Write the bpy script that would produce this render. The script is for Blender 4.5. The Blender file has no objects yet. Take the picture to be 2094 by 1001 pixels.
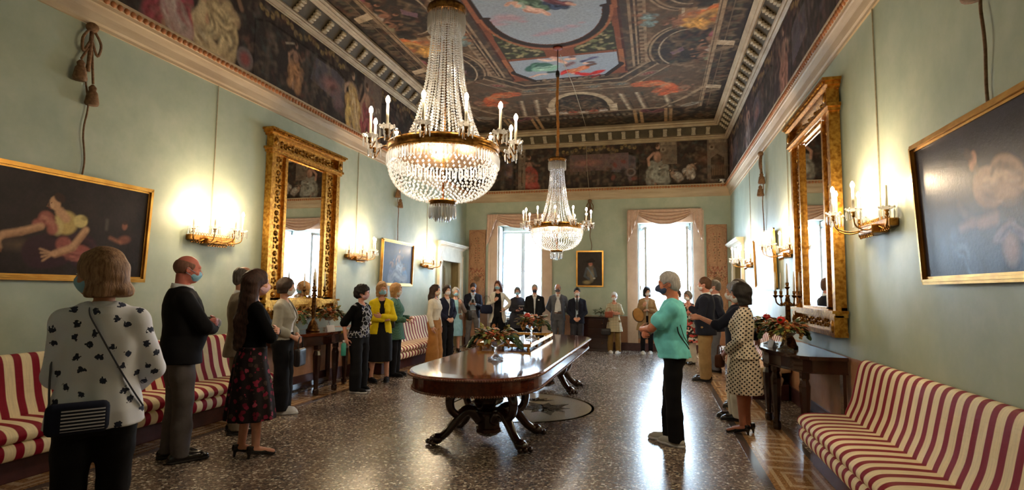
import bpy, math, random
import numpy as np
from mathutils import Vector, Matrix
random.seed(7)
PI = math.pi
C = bpy.context.scene.collection
SC = bpy.context.scene

# ---------------------------------------------------------------- camera
FPX = 1137.33
YAW, PITCH, ROLL = 0.2532, 0.0831, 0.0115
CAM = np.array([0.0, 0.0, 1.53])
def cam_axes():
    cy, sy = math.cos(YAW), math.sin(YAW)
    f = np.array([-sy * math.cos(PITCH), cy * math.cos(PITCH), math.sin(PITCH)])
    r = np.array([cy, sy, 0.0]); u = np.cross(r, f)
    return r * math.cos(ROLL) + u * math.sin(ROLL), -r * math.sin(ROLL) + u * math.cos(ROLL), f
AR, AU, AF = cam_axes()
cd = bpy.data.cameras.new('camera'); cam = bpy.data.objects.new('camera', cd); C.objects.link(cam)
cd.sensor_width = 36.0; cd.lens = FPX / 2094 * 36.0; cd.clip_start = 0.05; cd.clip_end = 200
cam.matrix_world = Matrix(((AR[0], AU[0], -AF[0], CAM[0]), (AR[1], AU[1], -AF[1], CAM[1]), (AR[2], AU[2], -AF[2], CAM[2]), (0, 0, 0, 1)))
SC.camera = cam
def ray(q):
    return AF + AR * ((q[0] - 1047) / FPX) + AU * ((500.5 - q[1]) / FPX)
def on_plane(q, ax, v):
    d = ray(q); return CAM + d * ((v - CAM[ax]) / d[ax])

# ---------------------------------------------------------------- world, view
SC.view_settings.view_transform = 'Standard'; SC.view_settings.look = 'None'
SC.view_settings.exposure = 1.28; SC.view_settings.gamma = 1.0
SC.view_settings.use_curve_mapping = False
w = bpy.data.worlds.new('daylight'); SC.world = w; w.use_nodes = True
bgn = w.node_tree.nodes['Background']
bgn.inputs['Color'].default_value = (0.62, 0.81, 1.0, 1); bgn.inputs['Strength'].default_value = 14.0
cy = SC.cycles
cy.max_bounces = 8; cy.diffuse_bounces = 4; cy.glossy_bounces = 4; cy.transmission_bounces = 4; cy.transparent_max_bounces = 12
cy.caustics_reflective = False; cy.caustics_refractive = False; cy.sample_clamp_indirect = 6.0
SCONCE_W, CHAND_W, BASKET_W = 14.0, 9.0, 26.0

# ---------------------------------------------------------------- room numbers (metres)
XL, XR, YB, YF = -5.348, 1.905, 15.303, -1.1
ZC0, ZC1, ZF1, ZCEIL = 4.08, 4.385, 5.62, 6.05
XM, YM = (XL + XR) / 2, (YB + YF) / 2
DADO = 0.906
# ================================================================ helpers
def prop(o, label=None, cat=None, group=None, kind=None):
    if label: o['label'] = label
    if cat: o['category'] = cat
    if group: o['group'] = group
    if kind: o['kind'] = kind
    return o
def thing(name, label, cat, loc=(0, 0, 0), rotz=0.0, group=None):
    o = bpy.data.objects.new(name, None); C.objects.link(o); o.empty_display_size = .1
    o.location = loc; o.rotation_euler = (0, 0, rotz)
    return prop(o, label, cat, group)
def copy_tree(o, parent=None):
    c = o.copy(); C.objects.link(c)
    if parent is not None: c.parent = parent
    for ch in list(o.children): copy_tree(ch, c)
    return c
def relabel(o, label, group=None):
    o['label'] = label
    if group: o['group'] = group
    return o
def mesh_obj(name, V, F, mat, parent=None, smooth=False, mats=None, midx=None):
    me = bpy.data.meshes.new(name)
    me.from_pydata([tuple(map(float, v)) for v in V], [], F)
    ms = mats if mats else [mat]
    for m in ms: me.materials.append(m)
    if midx is not None: me.polygons.foreach_set('material_index', midx)
    me.polygons.foreach_set('use_smooth', [smooth] * len(me.polygons))
    me.update()
    o = bpy.data.objects.new(name, me); C.objects.link(o)
    if parent is not None: o.parent = parent
    return o
def grid_mesh(name, V, Q, mat, parent=None, smooth=True):
    """numpy verts (n,3), quads (m,4)"""
    me = bpy.data.meshes.new(name)
    n, m = len(V), len(Q)
    me.vertices.add(n); me.vertices.foreach_set('co', np.ascontiguousarray(V, dtype=np.float32).ravel())
    me.loops.add(m * 4); me.loops.foreach_set('vertex_index', np.ascontiguousarray(Q, dtype=np.int32).ravel())
    me.polygons.add(m); me.polygons.foreach_set('loop_start', np.arange(m, dtype=np.int32) * 4)
    me.polygons.foreach_set('use_smooth', np.ones(m, dtype=bool) if smooth else np.zeros(m, dtype=bool))
    me.materials.append(mat); me.update(calc_edges=True); me.validate()
    o = bpy.data.objects.new(name, me); C.objects.link(o)
    if parent is not None: o.parent = parent
    return o

class MB:
    def __init__(s): s.V = []; s.F = []; s.M = []; s.m = 0
    def add(s, V, F):
        b = len(s.V); s.V += [tuple(v) for v in V]; s.F += [tuple(i + b for i in f) for f in F]; s.M += [s.m] * len(F); return s
    def box(s, c, d, rz=0.0, taper=1.0):
        x, y, z = (q / 2 for q in d); V = []
        for k in (-1, 1):
            t = taper if k > 0 else 1.0
            for (i, j) in ((-1, -1), (1, -1), (1, 1), (-1, 1)):
                px, py = i * x * t, j * y * t
                V.append((c[0] + px * math.cos(rz) - py * math.sin(rz), c[1] + px * math.sin(rz) + py * math.cos(rz), c[2] + k * z))
        return s.add(V, [(3, 2, 1, 0), (4, 5, 6, 7), (0, 1, 5, 4), (1, 2, 6, 5), (2, 3, 7, 6), (3, 0, 4, 7)])
    def box2(s, a, b):
        return s.box([(a[i] + b[i]) / 2 for i in range(3)], [abs(b[i] - a[i]) for i in range(3)])
    def bevbox(s, a, b, e):
        """box with chamfered edges"""
        c = [(a[i] + b[i]) / 2 for i in range(3)]; h = [abs(b[i] - a[i]) / 2 for i in range(3)]
        return s.rbox(c, h, min(e, min(h) * .95), 2)
    def rbox(s, c, h, r, n=3):
        """rounded box: sphere grid pushed to corners"""
        nu, nv = 4 * n, 2 * n; V = []; F = []
        rings = []
        for j in range(nv + 1):
            ph = -PI / 2 + PI * j / nv; rings.append((ph, 0))
            if j == n: rings.append((ph, 1))
        seq = []
        for j in range(n + 1): seq.append((-PI / 2 + PI * j / nv, -1))
        for j in range(n, nv + 1): seq.append((-PI / 2 + PI * j / nv, 1))
        for ph, sz in seq:
            for q in range(4):
                for i in range(n + 1):
                    th = q * PI / 2 + (PI / 2) * i / n
                    sx = (1, -1, -1, 1)[q]; sy = (1, 1, -1, -1)[q]
                    V.append((c[0] + sx * (h[0] - r) + r * math.cos(ph) * math.cos(th), c[1] + sy * (h[1] - r) + r * math.cos(ph) * math.sin(th), c[2] + sz * (h[2] - r) + r * math.sin(ph)))
        W = 4 * (n + 1)
        for j in range(len(seq) - 1):
            for i in range(W):
                a = j * W + i; b = j * W + (i + 1) % W
                F.append((a, b, b + W, a + W))
        F.append(tuple(range(W))[::-1]); F.append(tuple((len(seq) - 1) * W + i for i in range(W)))
        return s.add(V, F)
    def tube(s, P, R, n=8, cap=True, flat=None):
        P = [Vector(p) for p in P]; R = R if hasattr(R, '__len__') else [R] * len(P)
        V = []; F = []; up = None
        for i, p in enumerate(P):
            t = (P[min(i + 1, len(P) - 1)] - P[max(i - 1, 0)])
            if t.length < 1e-9: t = Vector((0, 0, 1))
            t.normalize()
            if up is None:
                up = Vector((0, 0, 1)) if abs(t.z) < .9 else Vector((0, 1, 0))
            u = up - t * up.dot(t); u.normalize(); up = u; v = t.cross(u)
            fl = flat if flat else 1.0
            for k in range(n):
                a = 2 * PI * k / n
                V.append(tuple(p + (u * math.cos(a) + v * math.sin(a) * fl) * R[i]))
        for i in range(len(P) - 1):
            for k in range(n):
                a = i * n + k; b = i * n + (k + 1) % n
                F.append((a, b, b + n, a + n))
        if cap: F.append(tuple(range(n))[::-1]); F.append(tuple((len(P) - 1) * n + k for k in range(n)))
        return s.add(V, F)
    def lathe(s, prof, n=20, c=(0, 0, 0), sx=1.0, sy=1.0, a0=0.0, a1=2 * PI):
        V = []; F = []; full = abs(a1 - a0 - 2 * PI) < 1e-6; N = n if full else n + 1
        for (r, z) in prof:
            for k in range(N):
                a = a0 + (a1 - a0) * k / n
                V.append((c[0] + r * math.cos(a) * sx, c[1] + r * math.sin(a) * sy, c[2] + z))
        for j in range(len(prof) - 1):
            for k in range(n):
                a = j * N + k; b = j * N + (k + 1) % N
                F.append((a, b, b + N, a + N))
        if full:
            if prof[0][0] > 1e-5: F.append(tuple(range(N))[::-1])
            if prof[-1][0] > 1e-5: F.append(tuple((len(prof) - 1) * N + k for k in range(N)))
        return s.add(V, F)
    def ball(s, c, r, n=8, m=6):
        r = r if hasattr(r, '__len__') else (r, r, r)
        V = []; F = []
        for j in range(m + 1):
            ph = -PI / 2 + PI * j / m
            for k in range(n):
                a = 2 * PI * k / n
                V.append((c[0] + r[0] * math.cos(ph) * math.cos(a), c[1] + r[1] * math.cos(ph) * math.sin(a), c[2] + r[2] * math.sin(ph)))
        for j in range(m):
            for k in range(n):
                a = j * n + k; b = j * n + (k + 1) % n
                F.append((a, b, b + n, a + n))
        return s.add(V, F)
    def gem(s, c, r, h):
        """faceted drop: 4-sided double pyramid"""
        x, y, z = c
        V = [(x, y, z - h), (x + r, y, z), (x, y + r, z), (x - r, y, z), (x, y - r, z), (x, y, z + h)]
        return s.add(V, [(0, 2, 1), (0, 3, 2), (0, 4, 3), (0, 1, 4), (5, 1, 2), (5, 2, 3), (5, 3, 4), (5, 4, 1)])
    def prism(s, poly, ax, a, b):
        """polygon (2D) extruded along axis ax from a to b"""
        n = len(poly); V = []
        for t in (a, b):
            for (p, q) in poly:
                V.append({0: (t, p, q), 1: (p, t, q), 2: (p, q, t)}[ax])
        F = [tuple(range(n))[::-1], tuple(range(n, 2 * n))]
        for i in range(n): F.append((i, (i + 1) % n, (i + 1) % n + n, i + n))
        return s.add(V, F)
    def leaf(s, c, d, l, wd, up=(0, 0, 1), bend=.25):
        c = Vector(c); d = Vector(d).normalized(); up = Vector(up); sd = d.cross(up)
        if sd.length < 1e-4: sd = Vector((1, 0, 0))
        sd.normalize(); nn = sd.cross(d)
        V = [c, c + d * l * .35 + sd * wd - nn * l * bend * .1, c + d * l * .35 - sd * wd - nn * l * bend * .1, c + d * l * .4 + nn * wd * .25,
             c + d * l * .75 + sd * wd * .7 - nn * l * bend * .5, c + d * l * .75 - sd * wd * .7 - nn * l * bend * .5, c + d * l - nn * l * bend]
        return s.add([tuple(v) for v in V], [(0, 1, 3), (0, 3, 2), (1, 4, 3), (3, 5, 2), (3, 4, 6), (3, 6, 5)])
    def xf(s, M):
        s.V = [tuple(M @ Vector(v)) for v in s.V]; return s
    def build(s, name, mat, parent=None, smooth=False, mats=None):
        return mesh_obj(name, s.V, s.F, mat, parent, smooth, mats, s.M if mats else None)
def smooth_path(P, n=6):
    """Catmull-Rom through the points"""
    P = [Vector(p) for p in P]; Q = [P[0] * 2 - P[1]] + P + [P[-1] * 2 - P[-2]]; out = []
    for i in range(1, len(Q) - 2):
        for k in range(n):
            t = k / n; a, b, c, d = Q[i - 1], Q[i], Q[i + 1], Q[i + 2]
            out.append(.5 * ((2 * b) + (c - a) * t + (2 * a - 5 * b + 4 * c - d) * t * t + (3 * b - a - 3 * c + d) * t ** 3))
    out.append(P[-1]); return out
def lerp_list(L, n):
    out = []
    for i in range(n):
        t = i / (n - 1) * (len(L) - 1); k = min(int(t), len(L) - 2); f = t - k
        out.append(L[k] * (1 - f) + L[k + 1] * f)
    return out

# ---------------------------------------------------------------- materials
def srgb(r, g, b):
    f = lambda c: (c / 255 / 12.92) if c / 255 <= .04045 else ((c / 255 + .055) / 1.055) ** 2.4
    return (f(r), f(g), f(b), 1.0)
def mat(name, col, rough=.6, metal=0.0, spec=.5, coat=0.0, trans=0.0, emis=None, estr=0.0, ior=1.45, alpha=1.0, sheen=0.0):
    m = bpy.data.materials.new(name); m.use_nodes = True; p = m.node_tree.nodes['Principled BSDF']
    p.inputs['Base Color'].default_value = col if len(col) == 4 else (*col, 1)
    p.inputs['Roughness'].default_value = rough; p.inputs['Metallic'].default_value = metal
    p.inputs['Specular IOR Level'].default_value = spec; p.inputs['Coat Weight'].default_value = coat
    p.inputs['Coat Roughness'].default_value = .08
    p.inputs['Transmission Weight'].default_value = trans; p.inputs['IOR'].default_value = ior; p.inputs['Alpha'].default_value = alpha
    p.inputs['Sheen Weight'].default_value = sheen
    if emis: p.inputs['Emission Color'].default_value = emis; p.inputs['Emission Strength'].default_value = estr
    return m
class N:
    """tiny node graph helper"""
    def __init__(s, m): s.t = m.node_tree; s.p = s.t.nodes['Principled BSDF']
    def n(s, typ, **k):
        x = s.t.nodes.new(typ)
        for a, b in k.items(): setattr(x, a, b)
        return x
    def l(s, a, b): s.t.links.new(a, b)
    def coord(s, scale=(1, 1, 1), kind='Object', rot=(0, 0, 0)):
        c = s.n('ShaderNodeTexCoord'); mp = s.n('ShaderNodeMapping'); mp.inputs['Scale'].default_value = scale; mp.inputs['Rotation'].default_value = rot
        s.l(c.outputs[kind], mp.inputs['Vector']); return mp.outputs['Vector']
    def noise(s, v, sc, det=3, rough=.5):
        x = s.n('ShaderNodeTexNoise'); x.inputs['Scale'].default_value = sc; x.inputs['Detail'].default_value = det; x.inputs['Roughness'].default_value = rough
        s.l(v, x.inputs['Vector']); return x.outputs['Fac']
    def vor(s, v, sc, feat='F1', rnd=1.0):
        x = s.n('ShaderNodeTexVoronoi'); x.feature = feat; x.inputs['Scale'].default_value = sc; x.inputs['Randomness'].default_value = rnd
        s.l(v, x.inputs['Vector']); return x
    def ramp(s, f, stops, interp='LINEAR'):
        x = s.n('ShaderNodeValToRGB'); x.color_ramp.interpolation = interp; e = x.color_ramp.elements
        while len(e) < len(stops): e.new(.5)
        for i, (pos, c) in enumerate(stops): e[i].position = pos; e[i].color = c
        s.l(f, x.inputs['Fac']); return x.outputs['Color']
    def mix(s, f, a, b, mode='MIX'):
        x = s.n('ShaderNodeMix'); x.data_type = 'RGBA'; x.blend_type = mode
        for sock, v in ((x.inputs[0], f), (x.inputs[6], a), (x.inputs[7], b)):
            if hasattr(v, 'links'): s.l(v, sock)
            else: sock.default_value = v
        return x.outputs[2]
    def math(s, op, a, b=0.0, c=0.0):
        x = s.n('ShaderNodeMath'); x.operation = op
        for i, v in enumerate((a, b, c)):
            if hasattr(v, 'links'): s.l(v, x.inputs[i])
            else: x.inputs[i].default_value = v
        return x.outputs[0]
    def sep(s, v):
        x = s.n('ShaderNodeSeparateXYZ'); s.l(v, x.inputs[0]); return x.outputs
    def bump(s, h, st=.3, d=.01):
        x = s.n('ShaderNodeBump'); x.inputs['Strength'].default_value = st; x.inputs['Distance'].default_value = d
        s.l(h, x.inputs['Height']); s.l(x.outputs['Normal'], s.p.inputs['Normal'])
    def base(s, c): s.l(c, s.p.inputs['Base Color'])
    def rough(s, c): s.l(c, s.p.inputs['Roughness'])
def g4(v): return (v, v, v, 1)
def noisy(name, c1, c2, sc=8, rough=.6, metal=0.0, coat=0.0, bump=0.0, spec=.5, det=4, stretch=(1, 1, 1), sheen=0.0):
    m = mat(name, c1, rough, metal, spec, coat, sheen=sheen); g = N(m); v = g.coord(stretch)
    f = g.noise(v, sc, det, .6); g.base(g.ramp(f, [(.3, c1), (.7, c2)]))
    if bump: g.bump(g.noise(v, sc * 3, 3), bump, .01)
    return m
def cloth(name, col, rough=.85, wr=.35, weave=True):
    m = mat(name, col, rough, spec=.25, sheen=.0); g = N(m); v = g.coord()
    d = tuple(c * .8 for c in col[:3]) + (1,)
    g.base(g.ramp(g.noise(v, 14, 3), [(.3, d), (.7, col)]))
    g.bump(g.noise(g.coord((1, 1, .5)), 9, 3), wr, .03)
    return m
def metal_gold(name, c1, c2, rough=.35, bump=0.0, sc=30):
    m = mat(name, c1, rough, 1.0); g = N(m); v = g.coord()
    g.base(g.ramp(g.noise(v, sc, 3), [(.35, c2), (.65, c1)]))
    if bump: g.bump(g.noise(v, sc * 1.5, 3), bump, .01)
    return m
def painted(name, rough=.5, nsc=20, amt=.25, spec=.4, attr='paint', stretch=(1, 1, 1), bump=.1):
    """artwork: the picture is kept on the mesh as paint colours, a noise adds brush texture"""
    m = mat(name, (1, 1, 1, 1), rough, spec=spec); g = N(m)
    a = g.n('ShaderNodeAttribute'); a.attribute_name = attr
    f = g.noise(g.coord(stretch), nsc, 5, .65)
    k = g.ramp(f, [(.3, g4(1 - amt)), (.7, g4(1 + amt * .6))])
    g.base(g.mix(1.0, a.outputs['Color'], k, 'MULTIPLY'))
    if bump: g.bump(f, bump, .004)
    return m
M = {}
M['brass'] = metal_gold('brass', srgb(176, 128, 62), srgb(120, 80, 35), .32)
M['old_brass'] = metal_gold('aged_brass', srgb(130, 92, 48), srgb(70, 46, 24), .42)
M['gilt'] = metal_gold('gilt_wood', srgb(206, 156, 72), srgb(150, 100, 38), .38, .25, 25)
M['gilt_carved'] = metal_gold('carved_gilt', srgb(186, 134, 56), srgb(84, 52, 18), .42, .9, 22)
M['candle'] = mat('ivory_candle', srgb(240, 232, 214), .5)
M['bulb'] = mat('lit_bulb', (1, .9, .7, 1), .5, emis=(1.0, .78, .5, 1), estr=45.0)
M['steel'] = mat('steel', srgb(170, 170, 172), .3, 1.0)
M['white_paint'] = mat('white_paint', srgb(225, 226, 224), .45)
M['black'] = mat('black_plastic', srgb(18, 18, 20), .4)
# ================================================================ the room
def struct(name, mb, m, parent=None, smooth=False, mats=None):
    o = mb.build(name, m, parent, smooth, mats)
    if parent is None: o['kind'] = 'structure'
    return o
# wall paint: sage green limewash above a terracotta pink dado
def wall_mat():
    m = mat('sage_limewash', srgb(150, 160, 138), .42, spec=.45); g = N(m); v = g.coord()
    big = g.noise(v, .55, 5, .62); mid = g.noise(v, 2.6, 6, .7); st = g.noise(g.coord((1, 1, .18)), 5, 4)
    green = g.ramp(mid, [(.25, srgb(160, 172, 154)), (.5, srgb(175, 185, 166)), (.75, srgb(190, 196, 178))])
    green = g.mix(g.ramp(big, [(.35, g4(0)), (.7, g4(.6))]), green, srgb(152, 168, 154))
    pink = g.ramp(g.noise(v, 2.2, 6, .7), [(.3, srgb(168, 118, 84)), (.7, srgb(196, 150, 116))])
    z = g.sep(v)[2]
    wv = g.math('ADD', z, g.math('MULTIPLY', g.noise(v, 6, 2), .012))
    g.base(g.mix(g.math('LESS_THAN', wv, DADO), green, pink))
    g.rough(g.math('MULTIPLY_ADD', st, .25, .34)); g.bump(mid, .15, .01)
    return m
M['wall'] = wall_mat()
M['base'] = noisy('dark_red_skirting', srgb(62, 34, 36), srgb(82, 50, 48), 6, .4)
M['stone'] = noisy('rosy_stone', srgb(196, 168, 146), srgb(216, 192, 170), 3, .55, bump=.1)
M['cornice'] = noisy('old_cornice_paint', srgb(160, 138, 110), srgb(196, 176, 146), 2.2, .6, stretch=(.4, .4, 3), bump=.2, det=8)
M['eggdart'] = noisy('ochre_bead', srgb(150, 92, 54), srgb(188, 128, 82), 20, .5)
M['shutter'] = noisy('shutter_paint', srgb(196, 204, 208), srgb(214, 220, 222), 5, .4)
M['glass'] = mat('window_glass', (1, 1, 1, 1), .02, alpha=.12, spec=.5)
M['lintel'] = noisy('lintel_paint', srgb(205, 196, 176), srgb(225, 216, 196), 4, .5)

# floor: terrazzo with chips of many colours
def terrazzo():
    m = mat('terrazzo', srgb(90, 80, 70), .16, spec=.5); g = N(m); v = g.coord()
    n1 = g.n('ShaderNodeTexNoise'); n1.inputs['Scale'].default_value = 22; g.l(v, n1.inputs['Vector'])
    vm = g.n('ShaderNodeVectorMath'); vm.operation = 'MULTIPLY_ADD'; g.l(n1.outputs['Color'], vm.inputs[0]); vm.inputs[1].default_value = (.02, .02, 0); g.l(v, vm.inputs[2])
    a = g.vor(vm.outputs[0], 46); e = g.vor(vm.outputs[0], 46, 'DISTANCE_TO_EDGE')
    s1 = g.sep(a.outputs['Color'])[0]
    chips = g.ramp(s1, [(0, srgb(70, 60, 56)), (.2, srgb(112, 96, 84)), (.42, srgb(146, 128, 112)), (.6, srgb(98, 80, 70)), (.74, srgb(184, 172, 152)), (.86, srgb(64, 64, 70)), (.94, srgb(226, 216, 198))], 'CONSTANT')
    b = g.vor(v, 120); s2 = g.sep(b.outputs['Color'])[1]
    ground = g.ramp(s2, [(0, srgb(96, 86, 80)), (.5, srgb(118, 104, 96)), (.85, srgb(156, 144, 130))], 'CONSTANT')
    col = g.mix(g.ramp(e.outputs['Distance'], [(.05, g4(0)), (.09, g4(1))]), ground, chips)
    big = g.ramp(g.noise(v, .8, 3), [(.3, g4(.85)), (.7, g4(1.1))])
    g.base(g.mix(1.0, col, big, 'MULTIPLY'))
    g.rough(g.ramp(g.noise(v, 1.6, 4), [(.3, g4(.23)), (.75, g4(.28))])); g.bump(g.noise(v, 5, 2), .012, .01)
    return m
M['terrazzo'] = terrazzo()
b = MB(); b.box2((XL - .5, YF - .5, -.1), (XR + .5, YB + .5, 0)); struct('floor', b, M['terrazzo'])

def key_mat():
    """mosaic border of nested squares"""
    m = mat('mosaic_border', srgb(160, 130, 95), .2); g = N(m)
    x, y, z = g.sep(g.coord())[:3]
    u = g.math('DIVIDE', x, .235)                      # the strip's own x runs -0.235..0.235
    t = g.math('PINGPONG', y, .42); vv = g.math('DIVIDE', g.math('SUBTRACT', .42, t), .42)
    d = g.math('MAXIMUM', g.math('ABSOLUTE', u), vv)
    k = g.math('FRACT', g.math('MULTIPLY', d, 3.0))
    v = g.coord()
    vo = g.vor(v, 95); sp = g.sep(vo.outputs['Color'])[0]
    ca = g.ramp(sp, [(0, srgb(150, 112, 72)), (.6, srgb(178, 140, 98)), (.85, srgb(120, 88, 58))], 'CONSTANT')
    cb = g.ramp(sp, [(0, srgb(196, 170, 136)), (.6, srgb(180, 152, 118)), (.9, srgb(210, 188, 156))], 'CONSTANT')
    g.base(g.mix(g.math('LESS_THAN', k, .42), ca, cb)); g.rough(g.math('ADD', .18, 0))
    return m
M['key'] = key_mat(); M['dark_band'] = noisy('dark_marble_band', srgb(74, 66, 66), srgb(98, 86, 80), 30, .18)
M['tan_band'] = noisy('tan_marble_band', srgb(150, 120, 88), srgb(176, 148, 112), 40, .2)
for i, (cx, sg) in enumerate(((1.135, 1), (-4.86, -1))):
    b = MB(); b.box((0, (YB + YF) / 2 - 7.3, .0005), (.47, YB - YF, .003)); o = struct('trim_%d' % (i + 1), b, M['key']); o.location = (cx, 7.3, 0)
    b = MB(); b.box2((cx - sg * .235, YF, -.001), (cx - sg * .315, YB - .02, .002)); struct('trim_%d' % (i + 3), b, M['dark_band'])
    b = MB(); b.box2((cx + sg * .235, YF, -.001), (cx + sg * .30, YB - .02, .002)); struct('trim_%d' % (i + 5), b, M['dark_band'])
# round medallion with a dark leaf device
b = MB(); mc = (-1.76, 7.42); b.lathe([(0, .0), (.93, .0), (.93, -.002)], 64, (mc[0], mc[1], .0022))
struct('trim_7', b, noisy('pale_mosaic', srgb(150, 140, 126), srgb(196, 186, 168), 90, .18))
b = MB(); b.lathe([(.93, 0), (.965, 0)], 64, (mc[0], mc[1], .0021)); struct('trim_8', b, M['tan_band'])
b = MB()
rnd = random.Random(3)
def petal(cx, cy, a, l, wd):
    P = []
    for t in (0, .25, .5, .75, 1): P.append((t * l, wd * math.sin(PI * min(1, t * .95 + .03)) * (1 + .25 * (-1) ** int(t * 4))))
    pts = [(p[0], p[1]) for p in P] + [(p[0], -p[1]) for p in P[::-1]]
    V = [(cx + p * math.cos(a) - q * math.sin(a), cy + p * math.sin(a) + q * math.cos(a), .0032) for p, q in pts]
    b.add(V, [tuple(range(len(V)))])
for k in range(9): petal(mc[0] + .32, mc[1] - .05, k * 2 * PI / 9 + .2, .34 + .1 * (k % 2), .075)
for k in range(7): petal(mc[0] - .42, mc[1] + .1, k * 2 * PI / 7, .22 + .08 * (k % 2), .06)
for k in range(5): petal(mc[0] + .1, mc[1] + .35, .6 + k * .5, .3, .05)
struct('trim_9', b, noisy('dark_mosaic', srgb(92, 88, 82), srgb(120, 114, 104), 90, .2))

# walls -------------------------------------------------------------
DL = (13.35, 14.72, 2.31); DR = (13.42, 14.72, 2.31)
def side_wall(name, x, sg, d):
    b = MB(); t = .45; x2 = x + sg * t
    b.box2((x, YF - t, 0), (x2, d[0], ZCEIL)); b.box2((x, d[1], 0), (x2, YB + t, ZCEIL)); b.box2((x, d[0], d[2]), (x2, d[1], ZCEIL))
    struct(name, b, M['wall'])
side_wall('wall_left', XL, -1, DL); side_wall('wall_right', XR, 1, DR)
WL = (-4.38, -3.06, .30, 3.42); WR = (-.47, .965, .30, 3.42)
b = MB(); y0, y1 = YB, YB + .55
for x0, x1 in ((XL, WL[0]), (WL[1], WR[0]), (WR[1], XR)): b.box2((x0, y0, 0), (x1, y1, ZCEIL))
for q in (WL, WR): b.box2((q[0], y0, q[3]), (q[1], y1, ZCEIL)); b.box2((q[0], y0, 0), (q[1], y1, q[2]))
struct('wall_back', b, M['wall'])
b = MB(); b.box2((XL - .4, YF - .3, 0), (XR + .4, YF, ZCEIL)); struct('wall_front', b, M['wall'])
# skirting
b = MB(); b.box2((XL, YF, 0), (XL + .025, DL[0] - .22, .2)); struct('baseboard_left', b, M['base'])
b = MB(); b.box2((XR, YF, 0), (XR - .025, DR[0] - .22, .2)); struct('baseboard_right', b, M['base'])
b = MB()
for x0, x1 in ((XL, WL[0] - .26), (WL[0] - .27, WL[1] + .27), (WL[1] + .26, WR[0] - .27), (WR[0] - .27, WR[1] + .28), (WR[1] + .28, XR)): b.box2((x0, YB - .03, 0), (x1, YB, .205))
struct('baseboard_back', b, M['base'])

# cornice: profile of (offset from wall, z) run round the room
CP = [(0, ZC0), (.02, ZC0), (.022, ZC0 + .03), (.035, ZC0 + .05), (.05, ZC0 + .13), (.085, ZC0 + .19), (.10, ZC0 + .20), (.102, ZC0 + .235), (.115, ZC0 + .24), (.125, ZC1 - .012), (.14, ZC1 - .008), (.14, ZC1 + .012), (0, ZC1 + .012)]
def ring(prof, mb):
    V = []; n = len(prof); c = ((0, 1), (1, 1), (1, -1), (0, -1))
    for (i, j) in ((0, 0), (1, 0), (1, 1), (0, 1)):
        for (o, z) in prof:
            V.append(((XL + o) if i == 0 else (XR - o), (YF + o) if j == 0 else (YB - o), z))
    F = []
    for k in range(4):
        for a in range(n - 1):
            p = k * n + a; q = ((k + 1) % 4) * n + a
            F.append((p, q, q + 1, p + 1))
    mb.add(V, F)
b = MB(); ring(CP, b); struct('trim_10', b, M['cornice'])
b = MB()     # egg and dart row under the cornice lip
zz = ZC1 - .045
def eggs(p0, p1, n, off):
    for i in range(n):
        t = (i + .5) / n; x = p0[0] + (p1[0] - p0[0]) * t; y = p0[1] + (p1[1] - p0[1]) * t
        b.ball((x, y, zz), (.034 if off == 'x' else .02, .02 if off == 'x' else .034, .034), 6, 4)
eggs((XL + .125, 2.6), (XL + .125, YB - .12), 172, 'y'); eggs((XR - .125, 2.6), (XR - .125, YB - .12), 172, 'y'); eggs((XL + .12, YB - .125), (XR - .12, YB - .125), 96, 'x')
struct('trim_11', b, M['eggdart'], smooth=True)

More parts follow.
